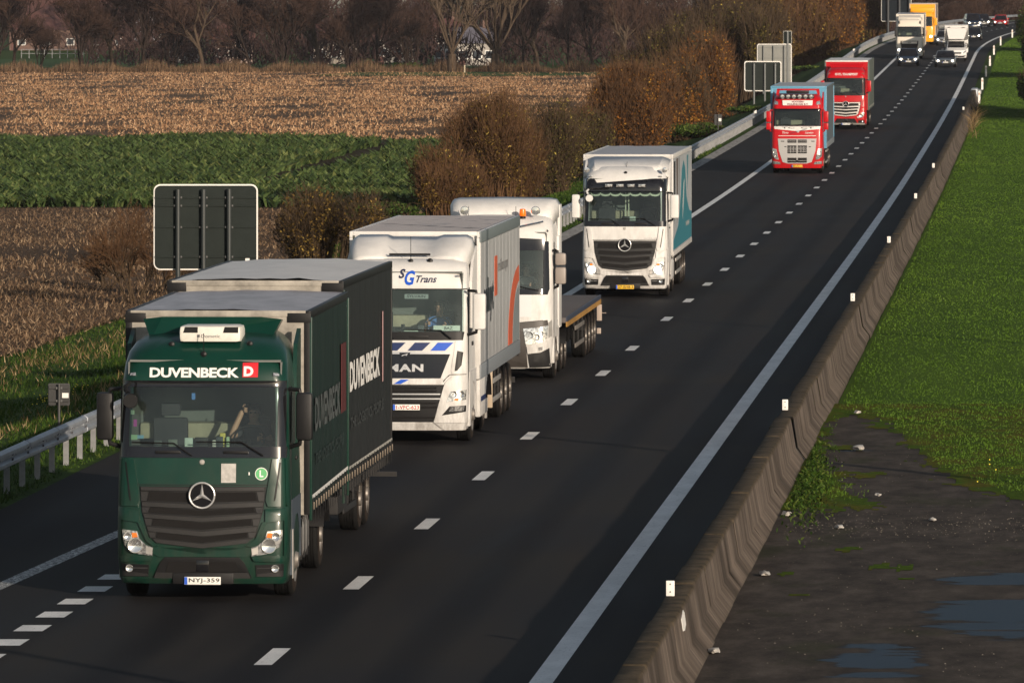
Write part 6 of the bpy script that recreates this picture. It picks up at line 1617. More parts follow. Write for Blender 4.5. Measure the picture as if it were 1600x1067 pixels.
MB().box(.12, .30, cab.y(0, 2.3) + .15, cab.y(0, 2.3) + .22, 2.2, 2.33, .02).build('dash_item', mat('dash_item_2'), t)
MB().box(-.06, -.03, cab.y(0, 2.3) + 1.2, cab.y(0, 2.3) + 1.23, 2.25, 3.0).box(.03, .06, cab.y(0, 2.3) + 1.2, cab.y(0, 2.3) + 1.23, 2.25, 3.0).build('curtain_rail', mat('curtain_cream'), t)
chassis(t, 2.2, 5.8); axle(t, 5.1, .51, 1.0, .30, dual=True)
for s_ in (-1, 1): MB().box(s_*.65, s_*1.22, 2.7, 4.2, .40, 1.02, .10).build('fuel_tank', M_TWHITE, t)
MB().box(-1.22, 1.22, 2.16, 2.30, 1.0, 3.6).build('rear_cab_wall', M_TWHITE, t)
trl = vehicle('trailer', 217.6 + 2.6, -1.97, 'white box trailer with teal picture on its side behind the four spotlight truck', 'trailer')
TEAL = mat('teal_print', (.020, .17, .22), .5); 
trl.rotation_euler.z += R(.35)
bd = box_body(trl, 2.62, 0, 13.6, 1.12, 4.06, M_DIRTY, mat('box_roof_grey', (.42, .41, .42), .5, var=.2, scale=1.5), M_DIRTY, M_DIRTY)
sx = 1.31
panel = MB().box(sx - .03, sx + .001, .14, 13.45, 1.25, 3.93).build('side_panel', mat('panel_grey', (.40, .42, .44), .45, var=.1, scale=1), trl)
arch = [(2.0, 1.28), (13.4, 1.28), (13.4, 2.05), (11.6, 2.15), (9.6, 2.6), (8.6, 3.5), (7.4, 3.75), (6.2, 3.5), (5.4, 2.7), (3.6, 1.9), (.3, 1.55), (.2, 1.28)]
MB().prism(arch, 'x', sx + .001, sx + .006).build('teal_shape', TEAL, panel, smooth_=False)
for (a, bb_, z0, z1, m_) in ((.4, 1.6, 2.0, 3.85, M_CHASSIS), (2.2, 3.4, 1.9, 3.9, mat('print_brown', (.10, .07, .06), .5)), (3.8, 4.6, 2.2, 3.9, mat('print_grey', (.2, .2, .21), .5)), (9.9, 10.9, 2.8, 3.85, TEAL)):
    MB().prism([(a, z1), (bb_, z1), (bb_ - .1, (z0+z1)/2), ((a+bb_)/2, z0), (a + .2, (z0+z1)/2)], 'x', sx + .001, sx + .004).build('print', m_, panel, smooth_=False)
MB().prism([(6.6, 2.0), (7.4, 2.5), (8.0, 3.2), (7.4, 3.1), (6.8, 2.6)], 'x', sx + .007, sx + .009).build('pale_shape', M_DIRTY, panel, smooth_=False)
side_text(panel, 'www', 9.0, 11.6, 1.7, 1.86, sx + .008, M_DIRTY, bold=.01)
MB().box(sx - .02, sx + .012, 0, 13.6, 1.10, 1.24, .01).build('lower_rail', M_DIRTY, bd)
chassis(trl, .5, 13.4, 1.1); side_guard(trl, 3.6, 7.4, 1.24, M_ALU)
for yy in (8.0, 9.3, 10.6): axle(trl, yy, .50, 1.04, .34)
bb = MB().box(-.2, 1.18, 3.2, 3.3, .1, 1.0).box(1.0, 1.2, 2.7, 2.85, .3, 1.0); bb.build('landing_leg', M_ALU, trl)
# ------------------------------------------------------------------ 3. white truck with blue stripes and box trailer
def front_parts_common(t, cab, hole, wipers=True): pass
def blue_stripe_truck():
    t = vehicle('truck', 145.5, -2.23, 'white truck with blue slanted stripes and script lettering right behind the green one', 'truck')
    prof = [(.27, .10, 1.16, .16), (.42, .03, 1.20, .18), (.80, .0, 1.22, .20), (1.16, .03, 1.22, .20), (1.30, .06, 1.21, .19), (1.78, .12, 1.205, .18), (2.0, .16, 1.20, .17), (2.16, .19, 1.195, .16), (2.60, .29, 1.19, .16), (2.98, .40, 1.185, .17),
            (3.05, .39, 1.18, .19), (3.32, .50, 1.16, .24), (3.44, .62, 1.13, .30), (3.53, .85, 1.06, .36), (3.57, 1.3, 1.0, .40)]
    cab = Cab(prof, .10, 2.2); wx, wz0, wz1 = 1.10, 2.16, 2.98
    cab.shell(holes=[(-wx, wx, wz0, wz1)], xcuts=(wx,)).build('cab', M_TWHITE, t, ang=40)
    sur = cab.patch([(-1.12, 2.0), (1.12, 2.0), (1.145, 2.16), (-1.145, 2.16)], .010, .03); sur.build('windscreen_surround', M_BLK, t)
    cab.patch([(-1.185, 2.965), (1.185, 2.965), (1.185, 2.985), (-1.185, 2.985)], .012, .01).build('visor_seam', M_BLK, t)
    cab.patch([(-wx - .03, 2.15), (wx + .03, 2.15), (wx + .02, 2.98), (-wx - .02, 2.98)], .003, 0).build('windscreen', GLASS2, t)
    for s_ in (-1, 1):
        x = s_*1.205
        w_ = MB().prism([(.52, 2.12), (1.55, 2.12), (1.52, 2.88), (.72, 2.94)], 'x', x - s_*.05, x + s_*.006).build('side_window', M_BLKG, t)
        MB().prism([(.44, .95), (.47, .95), (.47, 2.1), (.66, 3.0), (.63, 3.0), (.44, 2.1)], 'x', x, x + s_*.018).build('door_seam', M_BLK, w_)
        MB().box(x, x + s_*.03, 1.35, 1.5, 1.85, 1.93, .01).build('door_handle', M_BLK, w_)
        arc = [(1.45 - .64*math.cos(R(a)), .52 + .64*math.sin(R(a))) for a in np.linspace(0, 180, 10)]
        MB().prism(arc + [(2.2, .52), (2.2, 1.38), (.50, 1.38), (.50, .33), (.81, .33)], 'x', s_*1.236 - s_*.3, s_*1.236).build('wheel_arch', M_TWHITE, t, smooth_=False)
        MB().box(s_*1.14, s_*1.25, 3.05, 5.05, .36, 1.12, .04).build('side_skirt', M_TWHITE, t)
        MB().box(s_*1.251, s_*1.254, 3.2, 4.9, .66, .76).build('skirt_stripe', mat('stripe_navy', (.012, .025, .10), .4), t)
        MB().prism([(3.0, 1.18), (3.0, 1.10), (4.2, 1.16), (4.2, 1.26)], 'x', s_*1.16, s_*1.25).build('skirt_edge', M_TWHITE, t)
    NAVY, BLUE = mat('stripe_navy'), mat('stripe_blue', (.012, .09, .55), .35, coat=.4)
    for (x0, m_) in ((-.42, NAVY), (.06, NAVY), (.50, BLUE)): cab.patch([(x0, 1.80), (x0 + .28, 1.80), (x0 + .44, 1.955), (x0 + .14, 1.955)], .006, .006).build('hood_stripe', m_, t)
    for x0 in (-.62, -.20): cab.patch([(x0, 1.165), (x0 + .14, 1.165), (x0 + .30, 1.25), (x0 + .14, 1.25)], .020, .006).build('hood_stripe', BLUE, t)
    g = cab.patch([(-.885, 1.745), (.885, 1.745), (.70, 1.27), (-.70, 1.27)], .010, .03).build('grille', M_BLKG, t)
    cab.patch([(-.90, 1.735), (.90, 1.735), (.90, 1.765), (.12, 1.785), (-.12, 1.785), (-.90, 1.765)], .030, .03).build('chrome_bar', M_SILVER, g)
    cab.patch([(-.10, 1.765), (.12, 1.765), (.08, 1.665), (-.06, 1.665)], .034, .02).build('badge', M_BLKG, g)
    cab.patch([(-.055, 1.70), (-.04, 1.72), (.02, 1.73), (.055, 1.745), (.07, 1.735), (.05, 1.72), (.045, 1.70), (.03, 1.715), (-.01, 1.712), (-.03, 1.70)], .038, .006).build('badge_animal', M_SILVER, g)
    lettering_on_cab(g, cab, 'MAN', -.33, .37, 1.40, 1.545, M_SILVER, .030, bold=.045, space=1.15)
    cab.patch([(-.78, 1.27), (.78, 1.27), (.72, 1.16), (-.72, 1.16)], .014, .03).build('grille_frame', M_TWHITE, t)
    lg = cab.patch([(-.77, 1.15), (.77, 1.15), (.56, .43), (-.56, .43)], .008, .03).build('lower_grille', M_BLK, t)
    for z in (.97, .88): cab.patch([(-.70, z - .010), (.70, z - .010), (.70, z + .012), (-.70, z + .012)], .035, .03).build('chrome_slat', M_SILVER, lg)
    for z in (1.09, 1.03, .80, .72, .52): cab.patch([(-.62, z - .02), (.62, z - .02), (.64, z + .015), (-.64, z + .015)], .022, .02).build('slat', M_MESH, lg)
    sh = MB()
    cab.patch([(.80, 1.20), (.92, 1.31), (1.215, 1.33), (1.218, .42), (.57, .42), (.62, .55), (.76, 1.10)], .028, .05, mirror=True, mb=sh); sh.build('bumper_corner', M_TWHITE, t)
    cab.patch([(-.56, .415), (.56, .415), (.74, .27), (-.74, .27)], .030, .05).build('bumper', M_TWHITE, t)
    cab.patch([(.585, .415), (1.21, .415), (1.17, .27), (.77, .27)], .034, .05, mirror=True).build('bumper_end', M_TWHITE, t)
    cab.patch([(1.02, 1.80), (1.13, 1.77), (1.10, 1.52), (1.02, 1.42), (.97, 1.41)], .020, .02, mirror=True).build('air_slot', M_BLK, t)
    df = cab.patch([(.98, 1.98), (1.19, 1.98), (1.195, 1.36), (.92, 1.36), (.90, 1.42)], .012, .02, mirror=True); df.build('air_deflector', M_TWHITE, t)
    cab.patch([(.905, 1.35), (1.19, 1.35), (1.19, 1.34), (.86, 1.335), (.76, 1.20), (.75, 1.22)], .016, .01, mirror=True).build('slot', M_BLK, t)
    for s_ in (-1, 1):
        P = lambda L_: [(s_*x, z) for x, z in (L_ if s_ > 0 else L_[::-1])]
        hl = cab.patch(P([(.905, 1.03), (1.195, 1.05), (1.19, .86), (.82, .82)]), .040, .02).build('headlight', M_LENS, t)
        for k, x in enumerate((.96, 1.10)): MB().lathe([(0, .02), (.045, .01), (.065, -.005)], 'y', (s_*x, cab.y(s_*x, .96) - .048, .965), 16).build('lamp', M_BULB, hl)
        cab.patch(P([(.98, .89), (1.06, .89), (1.05, .845), (.97, .845)]), .046, .01).build('indicator', M_AMBER, hl)
        fr = cab.patch(P([(.88, .735), (1.19, .75), (1.185, .63), (.73, .56)]), .033, .01).build('fog_recess', M_BLK, t)
        cab.patch(P([(.90, .73), (1.16, .74), (1.15, .65), (.87, .635)]), .040, .01).build('fog_lamp', M_LENS, fr)
        mirror(t, s_, 2.20, 2.90, 1.32, 1.555, .36, M_TWHITE)
    plate(t, .05, .72, cab.y(0, .72) - .05, '1-VFC-623', mat('plate_white'), mat('plate_red', (.45, .03, .03), .5))
    hd = MB(); hd.box(.10, .46, cab.y(.3, 2.07) - .04, cab.y(.3, 2.07) - .012, 2.05, 2.09, .012).build('grip', M_GREYP, t)
    wiper(t, .90, 2.03, .70, 2.19, -.02, 2.20, cab); wiper(t, -.20, 2.03, -.42, 2.19, -1.0, 2.20, cab)
    interior(t, cab, wz0, wz1, .60)
    cab.patch([(.55, 2.18), (1.06, 2.18), (1.06, 2.28), (.55, 2.28)], -.02, .004).build('name_card', mat('card_white', (.60, .68, .62), .6), t)
    b = MB(); flat_text(b, 'BAZ', .76, .92, 2.20, 2.26, lambda x, z: (x, cab.y(x, z) + .016, z), bold=.01); b.build('name_letters', M_BLK, t, smooth_=False)
    cab.patch([(-.02, 2.79), (.44, 2.79), (.44, 2.88), (-.02, 2.88)], -.02, .004).build('name_card', mat('card_grey', (.26, .30, .30), .6), t)
    b = MB(); flat_text(b, 'SYLVAIN', .03, .38, 2.81, 2.865, lambda x, z: (x, cab.y(x, z) + .016, z), bold=.006); b.build('name_letters', M_BLK, t, smooth_=False)
    for i, (x, w_, h, m_) in enumerate(((-.05, .07, .16, M_BLK), (.10, .30, .05, mat('dash_item_2')), (.30, .12, .14, mat('dash_item_4', (.5, .52, .5), .6)))):
        MB().box(x - w_/2, x + w_/2, cab.y(0, 2.2) + .14, cab.y(0, 2.2) + .2, 2.14, 2.14 + h, .01).build('dash_item', m_, t)
    cab_person(t, cab, wz0, .58, mat('shirt_blue', (.10, .22, .52), .85), 'driver in a light blue shirt behind the windscreen of the blue striped truck')
    # lettering on the visor
    lettering_on_cab(t, cab, 'Trans', .20, .60, 3.10, 3.235, mat('ink_navy', (.015, .02, .06), .5), .008, bold=.02, shear=.35)
    lettering_on_cab(t, cab, 'G', -.02, .18, 3.05, 3.33, BLUE, .010, bold=.03, shear=.25)
    lettering_on_cab(t, cab, 'S', -.14, -.01, 3.18, 3.36, mat('ink_navy'), .008, bold=.03, shear=.25)
    cab.patch([(.95, 3.205), (1.06, 3.205), (1.06, 3.245), (.95, 3.245)], .02, .02, mirror=True).build('marker_lamp', M_LENS, t)
    MB().lathe([(.05, 0), (.045, -.03), (0, -.05)], 'y', (.07, cab.y(0, 3.5) - 0, 3.50), 12).tube([(.07, cab.y(0, 3.5) - .02, 3.50), (.07, cab.y(0, 3.5) - .02, 3.98)], .006, 6).build('antenna', M_BLK, t)
    MB().lathe([(.06, 0), (.05, -.03), (0, -.05)], 'y', (.44, cab.y(.4, 3.5) - 0, 3.50), 12).build('horn', M_BLK, t)
    # roof deflector: rises towards the trailer with a recessed middle
    rows = []
    for (y, z, hw, dip) in ((.95, 3.54, 1.05, .0), (1.0, 3.60, 1.12, .03), (1.35, 3.78, 1.19, .07), (1.8, 3.92, 1.21, .06), (2.3, 3.97, 1.21, .04)):
        rows.append([(-hw, y + .12, z - .28), (-hw + .05, y + .03, z - .06), (-hw + .16, y, z), (-.50, y, z), (-.40, y + .08, z - dip), (.46, y + .08, z - dip), (.60, y, z), (hw - .16, y, z), (hw - .05, y + .03, z - .06), (hw, y + .12, z - .28)])
    o = MB().loft(rows, close=False, cap=False).build('roof_deflector', M_TWHITE, t, ang=50); o.modifiers.new('thickness', 'SOLIDIFY').thickness = .04
    MB().box(-.37, .43, .985, 1.0, 3.60, 3.645).build('deflector_slot', M_BLK, o)
    for s_ in (-1, 1): MB().prism([(1.1, 2.2), (2.35, 2.2), (2.35, 3.75), (1.5, 3.5), (1.1, 3.1)], 'x', s_*1.18, s_*1.235).build('side_fairing', M_TWHITE, t)
    MB().box(-1.15, 1.15, 2.2, 2.32, .9, 3.45).build('rear_cab_wall', M_TWHITE, t)
    axle(t, 1.45, .51, 1.06, .30, front=True); chassis(t, 2.2, 5.9); axle(t, 5.15, .51, 1.0, .30, dual=True)
    for s_ in (-1, 1): MB().box(s_*.62, s_*1.12, 2.6, 4.4, .42, 1.0, .1).build('fuel_tank', M_ALU, t)
    for s_ in (-1, 1): mudguard(t, s_*.98, 5.15, .55, .6)
    tr = vehicle('trailer', 148.3, -2.25, 'white box trailer with grey ribbed side and red curved stripe, behind the blue striped truck', 'trailer')
    ROOFR = mat('ribbed_roof', (.24, .24, .26), .5, .1, var=.3, scale=1, stretch=(6, .3, 1))
    SIDE = mat('side_grey', (.44, .45, .46), .42, var=.10, scale=1, dirt=.8)
    bd = box_body(tr, 2.58, 0, 11.2, 1.12, 4.0, M_DIRTY, ROOFR, M_TWHITE, M_TWHITE)
    rb = MB()
    for i in range(17): rb.box(-1.2, 1.2, .4 + i*.64, .46 + i*.64, 3.995, 4.02)
    rb.build('roof_seams', mat('rib_dark', (.17, .17, .19), .5), bd)
    sx = 1.29
    pn = MB().box(sx - .03, sx + .002, .12, 11.1, 1.42, 3.78).build('side_panel', SIDE, tr)
    MB().box(sx - .03, sx + .014, .0, 11.2, 3.79, 4.01, .01).build('top_rail', mat('rail_slate', (.15, .18, .19), .5), tr)
    MB().box(sx - .03, sx + .014, .0, 11.2, 1.12, 1.41, .01).build('lower_rail', mat('rail_grey', (.20, .22, .24), .5), tr)
    rb = MB()
    for i in range(10): rb.box(sx + .002, sx + .005, 1.1 + i*1.0, 1.112 + i*1.0, 1.42, 3.78)
    r_ = rb.build('panel_ribs', mat('side_rib', (.38, .39, .40), .5), tr, smooth_=False); r_['kind'] = 'stuff'
    RED = mat('print_orange', (.55, .10, .04), .45); DK = mat('print_slate', (.035, .045, .055), .5); GRY = mat('print_midgrey', (.20, .23, .24), .5)
    side_text(pn, 'soluyt', .8, 3.5, 2.15, 3.05, sx + .012, DK, bold=.03)
    MB().box(sx + .003, sx + .012, 3.8, 4.5, 2.60, 3.40).build('logo_bar', RED, pn)
    side_text(pn, 'reiken.pn', 4.8, 7.6, 2.98, 3.30, sx + .012, mat('print_pale', (.26, .25, .25), .5), bold=.01)
    arcp = [(7.7 + 3.3*(1 - math.cos(R(a))), 1.43 + 1.55*math.sin(R(a))) for a in np.linspace(0, 88, 10)]
    arci = [(8.9 + 2.1*(1 - math.cos(R(a))), 1.43 + 1.22*math.sin(R(a))) for a in np.linspace(0, 88, 10)]
    MB().prism(arcp + arci[::-1], 'x', sx + .003, sx + .011).build('red_arc', RED, pn, smooth_=False)
    MB().prism([(9.02 + 2.0*(1 - math.cos(R(a))), 1.43 + 1.12*math.sin(R(a))) for a in np.linspace(0, 88, 10)] + [(11.0, 1.43)], 'x', sx + .003, sx + .009).build('grey_print', GRY, pn, smooth_=False)
    for s_ in (-1, 1): MB().box(s_*1.18, s_*1.22, -.012, -.001, 3.70, 3.93).build('marker_lamp', M_CHROME, tr)
    chassis(tr, 2.6, 11.1, 1.1)
    for yy in (6.9, 8.2, 9.5): axle(tr, yy, .50, 1.04, .34)
    for s_ in (-1, 1): mudguard(tr, s_*1.04, 6.9, .54, .36); mudguard(tr, s_*1.04, 8.2, .54, .36)
    side_guard(tr, 3.9, 6.2, 1.25, M_ALU); 
    MB().box(1.14, 1.25, 3.75, 3.9, .36, 1.1, .01).build('stay', mat('stay_tan', (.45, .36, .26), .6), tr)
    MB().prism([(1.05, .2), (1.2, .2), (1.2, 1.1), (1.05, 1.1)], 'y', 2.9, 3.05).build('landing_leg', M_ALU, tr)
    MB().box(-1.2, 1.2, 11.0, 11.1, .5, .62).build('underrun_bar', M_CHASSIS, tr)
blue_stripe_truck()

# ------------------------------------------------------------------ 4. white truck with beacon and empty flatbed
def beacon_truck():
    t = vehicle('truck', 169.9, -2.16, 'white truck with orange roof beacon and dark grille, towing an empty flatbed', 'truck')
    prof = [(.28, .12, 1.14, .2), (.42, .05, 1.17, .24), (.80, .0, 1.20, .28), (1.14, .02, 1.215, .30), (1.35, .05, 1.22, .30), (1.95, .10, 1.22, .30), (2.05, .12, 1.215, .28), (2.60, .20, 1.21, .26), (3.10, .30, 1.20, .26), (3.2, .31, 1.20, .26),
            (3.40, .40, 1.18, .30), (3.56, .55, 1.14, .34), (3.66, .78, 1.08, .4), (3.72, 1.1, 1.0, .45)]
    cab = Cab(prof, .12, 2.3); wx, wz0, wz1 = 1.0, 2.05, 3.10
    cab.shell(holes=[(-wx, wx, wz0, wz1)], xcuts=(wx,)).build('cab', M_TWHITE, t, ang=40)
    sur = cab.patch([(-1.10, 1.93), (1.10, 1.93), (1.14, 2.06), (-1.14, 2.06)], .014, .03)
    cab.patch([(-1.14, 2.05), (-wx, 2.05), (-wx, 3.12), (-1.11, 3.12)], .012, .03, mirror=True, mb=sur)
    cab.patch([(-1.02, 2.92), (1.02, 2.92), (1.03, 3.17), (0, 3.22), (-1.03, 3.17)], .016, .03, mb=sur); sur.build('windscreen_surround', M_BLKG, t)
    cab.patch([(-wx - .02, 2.05), (wx + .02, 2.05), (wx + .02, 2.93), (-wx - .02, 2.93)], .003, 0).build('windscreen', GLASS2, t)
    for s_ in (-1, 1):
        x = s_*1.216
        w_ = MB().prism([(.62, 2.15), (1.55, 2.15), (1.52, 2.90), (.74, 2.95)], 'x', x - s_*.05, x + s_*.010).build('side_window', M_BLKG, t)
        MB().prism([(.50, .95), (.53, .95), (.53, 2.1), (.66, 3.1), (.63, 3.1), (.50, 2.1)], 'x', x, x + s_*.014).build('door_seam', M_BLK, w_)
        arc = [(1.40 - .64*math.cos(R(a)), .52 + .64*math.sin(R(a))) for a in np.linspace(0, 180, 10)]
        MB().prism(arc + [(2.3, .52), (2.3, 1.30), (.50, 1.30), (.50, .38), (.76, .38)], 'x', s_*1.226 - s_*.3, s_*1.226).build('wheel_arch', M_TWHITE, t, smooth_=False)
        MB().box(s_*1.19, s_*1.25, 1.9, 2.7, 1.15, 3.2, .02).build('side_fairing', M_TWHITE, t)
        mirror(t, s_, 2.16, 2.86, 1.26, 1.50, .46, mat('mirror_taupe', (.30, .26, .23), .45), split=2.56)
        P = lambda L_: [(s_*x, z) for x, z in (L_ if s_ > 0 else L_[::-1])]
        MB().lathe([(.03, 0), (.02, -.04)], 'y', (s_*1.07, cab.y(1.07, 3.35), 3.35), 8).build('side_knob', M_BLK, t)
        hl = cab.patch(P([(.56, 1.17), (.98, 1.20), (1.12, 1.24), (1.10, .96), (.98, .86), (.62, .80)]), .030, .03).build('headlight', M_LENS, t)
        for k, (x, z, r) in enumerate(((.70, 1.02, .085), (.86, .98, .07), (.96, 1.06, .06))): MB().lathe([(0, .02), (r*.7, .01), (r, -.005)], 'y', (s_*x, cab.y(s_*x, z) - .036, z), 16).build('lamp', M_BULB, hl)
        cab.patch(P([(.64, .77), (.98, .83), (1.12, .91), (1.12, .72), (.95, .64), (.66, .60)]), .030, .04).build('bumper_corner', M_TWHITE, t)
        cab.patch(P([(.90, .745), (1.00, .765), (.99, .69), (.91, .675)]), .036, .01).build('fog_lamp', M_LENS, t)
        cab.patch(P([(.66, .60), (.94, .63), (1.14, .73), (1.16, .30), (.70, .29)]), .018, .03).build('lower_corner', M_GREYP, t)
        cab.patch(P([(1.13, 1.30), (1.19, 1.36), (1.195, 1.0), (1.13, .96)]), .02, .02).build('chrome_corner', M_ALU, t)
    g = cab.patch([(-1.10, 1.36), (0, 1.25), (1.10, 1.36), (1.12, 1.24), (.56, 1.14), (0, 1.10), (-.56, 1.14), (-1.12, 1.24)], .026, .05).build('grille_bar', mat('grille_taupe', (.045, .039, .035), .5), t)
    g2 = cab.patch([(-.60, 1.13), (.60, 1.13), (.66, .29), (-.66, .29)], .012, .04).build('grille', mat('grille_taupe'), t)
    cab.patch([(.28, 1.08), (.44, 1.08), (.46, .55), (.30, .60)], .020, .02, mirror=True).build('slot', M_BLK, g2)
    cab.patch([(-.24, 1.05), (.24, 1.05), (.24, .45), (-.24, .45)], .020, .02).build('grille_mesh', M_MESH, g2)
    cab.patch([(-1.0, 1.36), (0, 1.27), (1.0, 1.36), (1.0, 1.345), (0, 1.25), (-1.0, 1.345)], .010, .01).build('panel_gap', M_BLK, t)
    cab.patch([(.10, 1.43), (.74, 1.43), (.74, 1.93), (.10, 1.93)], .006, .006).build('placard', mat('placard_white', (.66, .65, .66), .35), t)
    cab.patch([(-.60, .30), (.60, .30), (.6, .27), (-.6, .27)], .05, .05).build('lower_lip', M_ALU, t)
    wiper(t, .20, 1.99, .45, 2.12, .90, 2.02, cab); wiper(t, -.60, 1.99, -.35, 2.12, .28, 2.08, cab)
    interior(t, cab, wz0, wz1 - .1, .55, hw=1.05)
    cab_person(t, cab, wz0, .55, mat('shirt_white', (.55, .52, .50), .85), 'driver in a pale shirt behind the windscreen of the beacon truck', hairc=(.12, .08, .05))
    plate(t, 0, .45, cab.y(0, .45) - .06, '4-KLM-2', mat('plate_white'), mat('plate_black')) if False else None
    # roof: beacon, round lamp, light bar
    bt = MB().lathe([(.07, 0), (.07, .05), (.03, .06)], 'z', (.50, .75, 3.62), 14).build('beacon_base', M_BLK, t)
    MB().lathe([(.075, .06), (.08, .10), (.07, .20), (.05, .22), (0, .225)], 'z', (.50, .75, 3.62), 16).build('beacon_dome', mat('beacon_orange', (.85, .16, .01), .2, coat=.6, emit=(1, .15, .0), estr=.35), bt)
    for s_ in (-1, 1): MB().lathe([(0, -.08), (.09, -.075), (.105, -.05), (.06, .05), (.0, .06)], 'y', (s_*.80, .70, 3.80), 18).build('roof_lamp', M_BULB, t)
    MB().tube([(-.98, cab.y(.95, 3.40) - .10, 3.52), (-.55, cab.y(.5, 3.40) - .10, 3.44), (-.35, cab.y(.3, 3.30) - .1, 3.34), (.12, cab.y(.1, 3.3) - .1, 3.32), (.30, cab.y(.3, 3.36) - .1, 3.36), (.50, cab.y(.5, 3.4) - .10, 3.46), (.98, cab.y(.95, 3.5) - .10, 3.56)], .022, 8).build('light_bar', M_CHROME, t)
    for x, dz in ((.35, 3.62), (-.72, 3.62)): MB().tube([(x, .7, dz), (x, .7, dz + .28)], .006, 6).lathe([(.04, 0), (.03, .03)], 'z', (x, .7, dz), 8).build('antenna', M_BLK, t)
    MB().lathe([(0, -.06), (.05, -.05), (.06, 0), (0, .02)], 'y', (.33, .62, 3.56), 12).build('horn', M_BLK, t)
    rows = []
    for (y, z, hw, f) in ((.98, 3.60, 1.08, .0), (1.15, 3.84, 1.15, .0), (1.4, 3.97, 1.19, 0), (1.8, 4.03, 1.225, 0), (2.5, 4.05, 1.235, 0)):
        rows.append([(-hw, y + .2, z - .42), (-hw, y + .08, z - .14), (-hw + .06, y + .03, z - .03), (-hw + .2, y, z), (0, y - .02, z + .015), (hw - .2, y, z), (hw - .06, y + .03, z - .03), (hw, y + .08, z - .14), (hw, y + .2, z - .42)])
    o = MB().loft(rows, close=False, cap=False).build('roof_deflector', M_TWHITE, t, ang=50); o.modifiers.new('thickness', 'SOLIDIFY').thickness = .05
    MB().box(-1.14, 1.14, 2.25, 2.4, .9, 3.6).build('rear_cab_wall', M_TWHITE, t)
    for s_ in (-1, 1): MB().box(s_*1.19, s_*1.245, 2.25, 2.95, 1.1, 3.9, .02).build('side_collar', M_TWHITE, t)
    axle(t, 1.40, .51, 1.06, .30, front=True); chassis(t, 2.2, 6.6)
    for yy in (4.4, 5.75): axle(t, yy, .51, 1.0, .30, dual=True)
    for s_ in (-1, 1): mudguard(t, s_*.98, 4.4, .55, .6); mudguard(t, s_*.98, 5.75, .55, .6)
    tr = vehicle('trailer', 172.8, -2.10, 'empty grey flatbed trailer with yellow edge behind the white beacon truck', 'trailer')
    MB().box(-1.27, 1.27, .2, 13.6, 1.17, 1.29, .01).build('deck', mat('deck_wood', (.115, .10, .10), .7, var=.35, scale=2, stretch=(1, 4, 1)), tr)
    for s_ in (-1, 1):
        MB().box(s_*1.27, s_*1.30, .2, 13.6, 1.20, 1.30).build('edge_rail', mat('rail_navy', (.030, .038, .065), .5), tr)
        MB().box(s_*1.27, s_*1.305, .2, 13.6, 1.08, 1.195).build('reflective_tape', mat('tape_yellow', (.42, .22, .045), .6, var=.4, scale=2), tr)
    b = MB()
    for i in range(30): b.box(-1.25, 1.25, .4 + i*.44, .42 + i*.44, 1.291, 1.296)
    b.build('deck_joints', mat('joint_dark', (.05, .045, .045), .8), tr, smooth_=False)['kind'] = 'stuff'
    chassis(tr, .3, 13.5, 1.07, .3)
    for yy in (8.6, 9.9, 11.2, 12.2): axle(tr, yy, .50, 1.06, .34)
    for s_ in (-1, 1): mudguard(tr, s_*1.06, 8.6, .54, .36); mudguard(tr, s_*1.06, 9.9, .54, .36); mudguard(tr, s_*1.06, 11.2, .54, .36)
    side_guard(tr, 4.2, 7.6, 1.25, mat('dirty_grey', (.20, .18, .16), .6, var=.4, scale=4), z0=.42, z1=.95)
    MB().box(1.20, 1.32, 13.55, 13.64, .66, 1.06, .01).build('rear_board', mat('board_pale', (.40, .33, .28), .6), tr)
    MB().box(1.20, 1.30, 13.55, 13.64, .34, .48, .01).build('rear_lamp', mat('board_pale'), tr)
    MB().tube([(1.32, 13.6, .85), (1.40, 13.6, .85)], .008, 6).lathe([(0, -.02), (.02, 0), (0, .02)], 'x', (1.41, 13.6, .85), 8).build('side_marker', mat('board_pale'), tr)
beacon_truck()

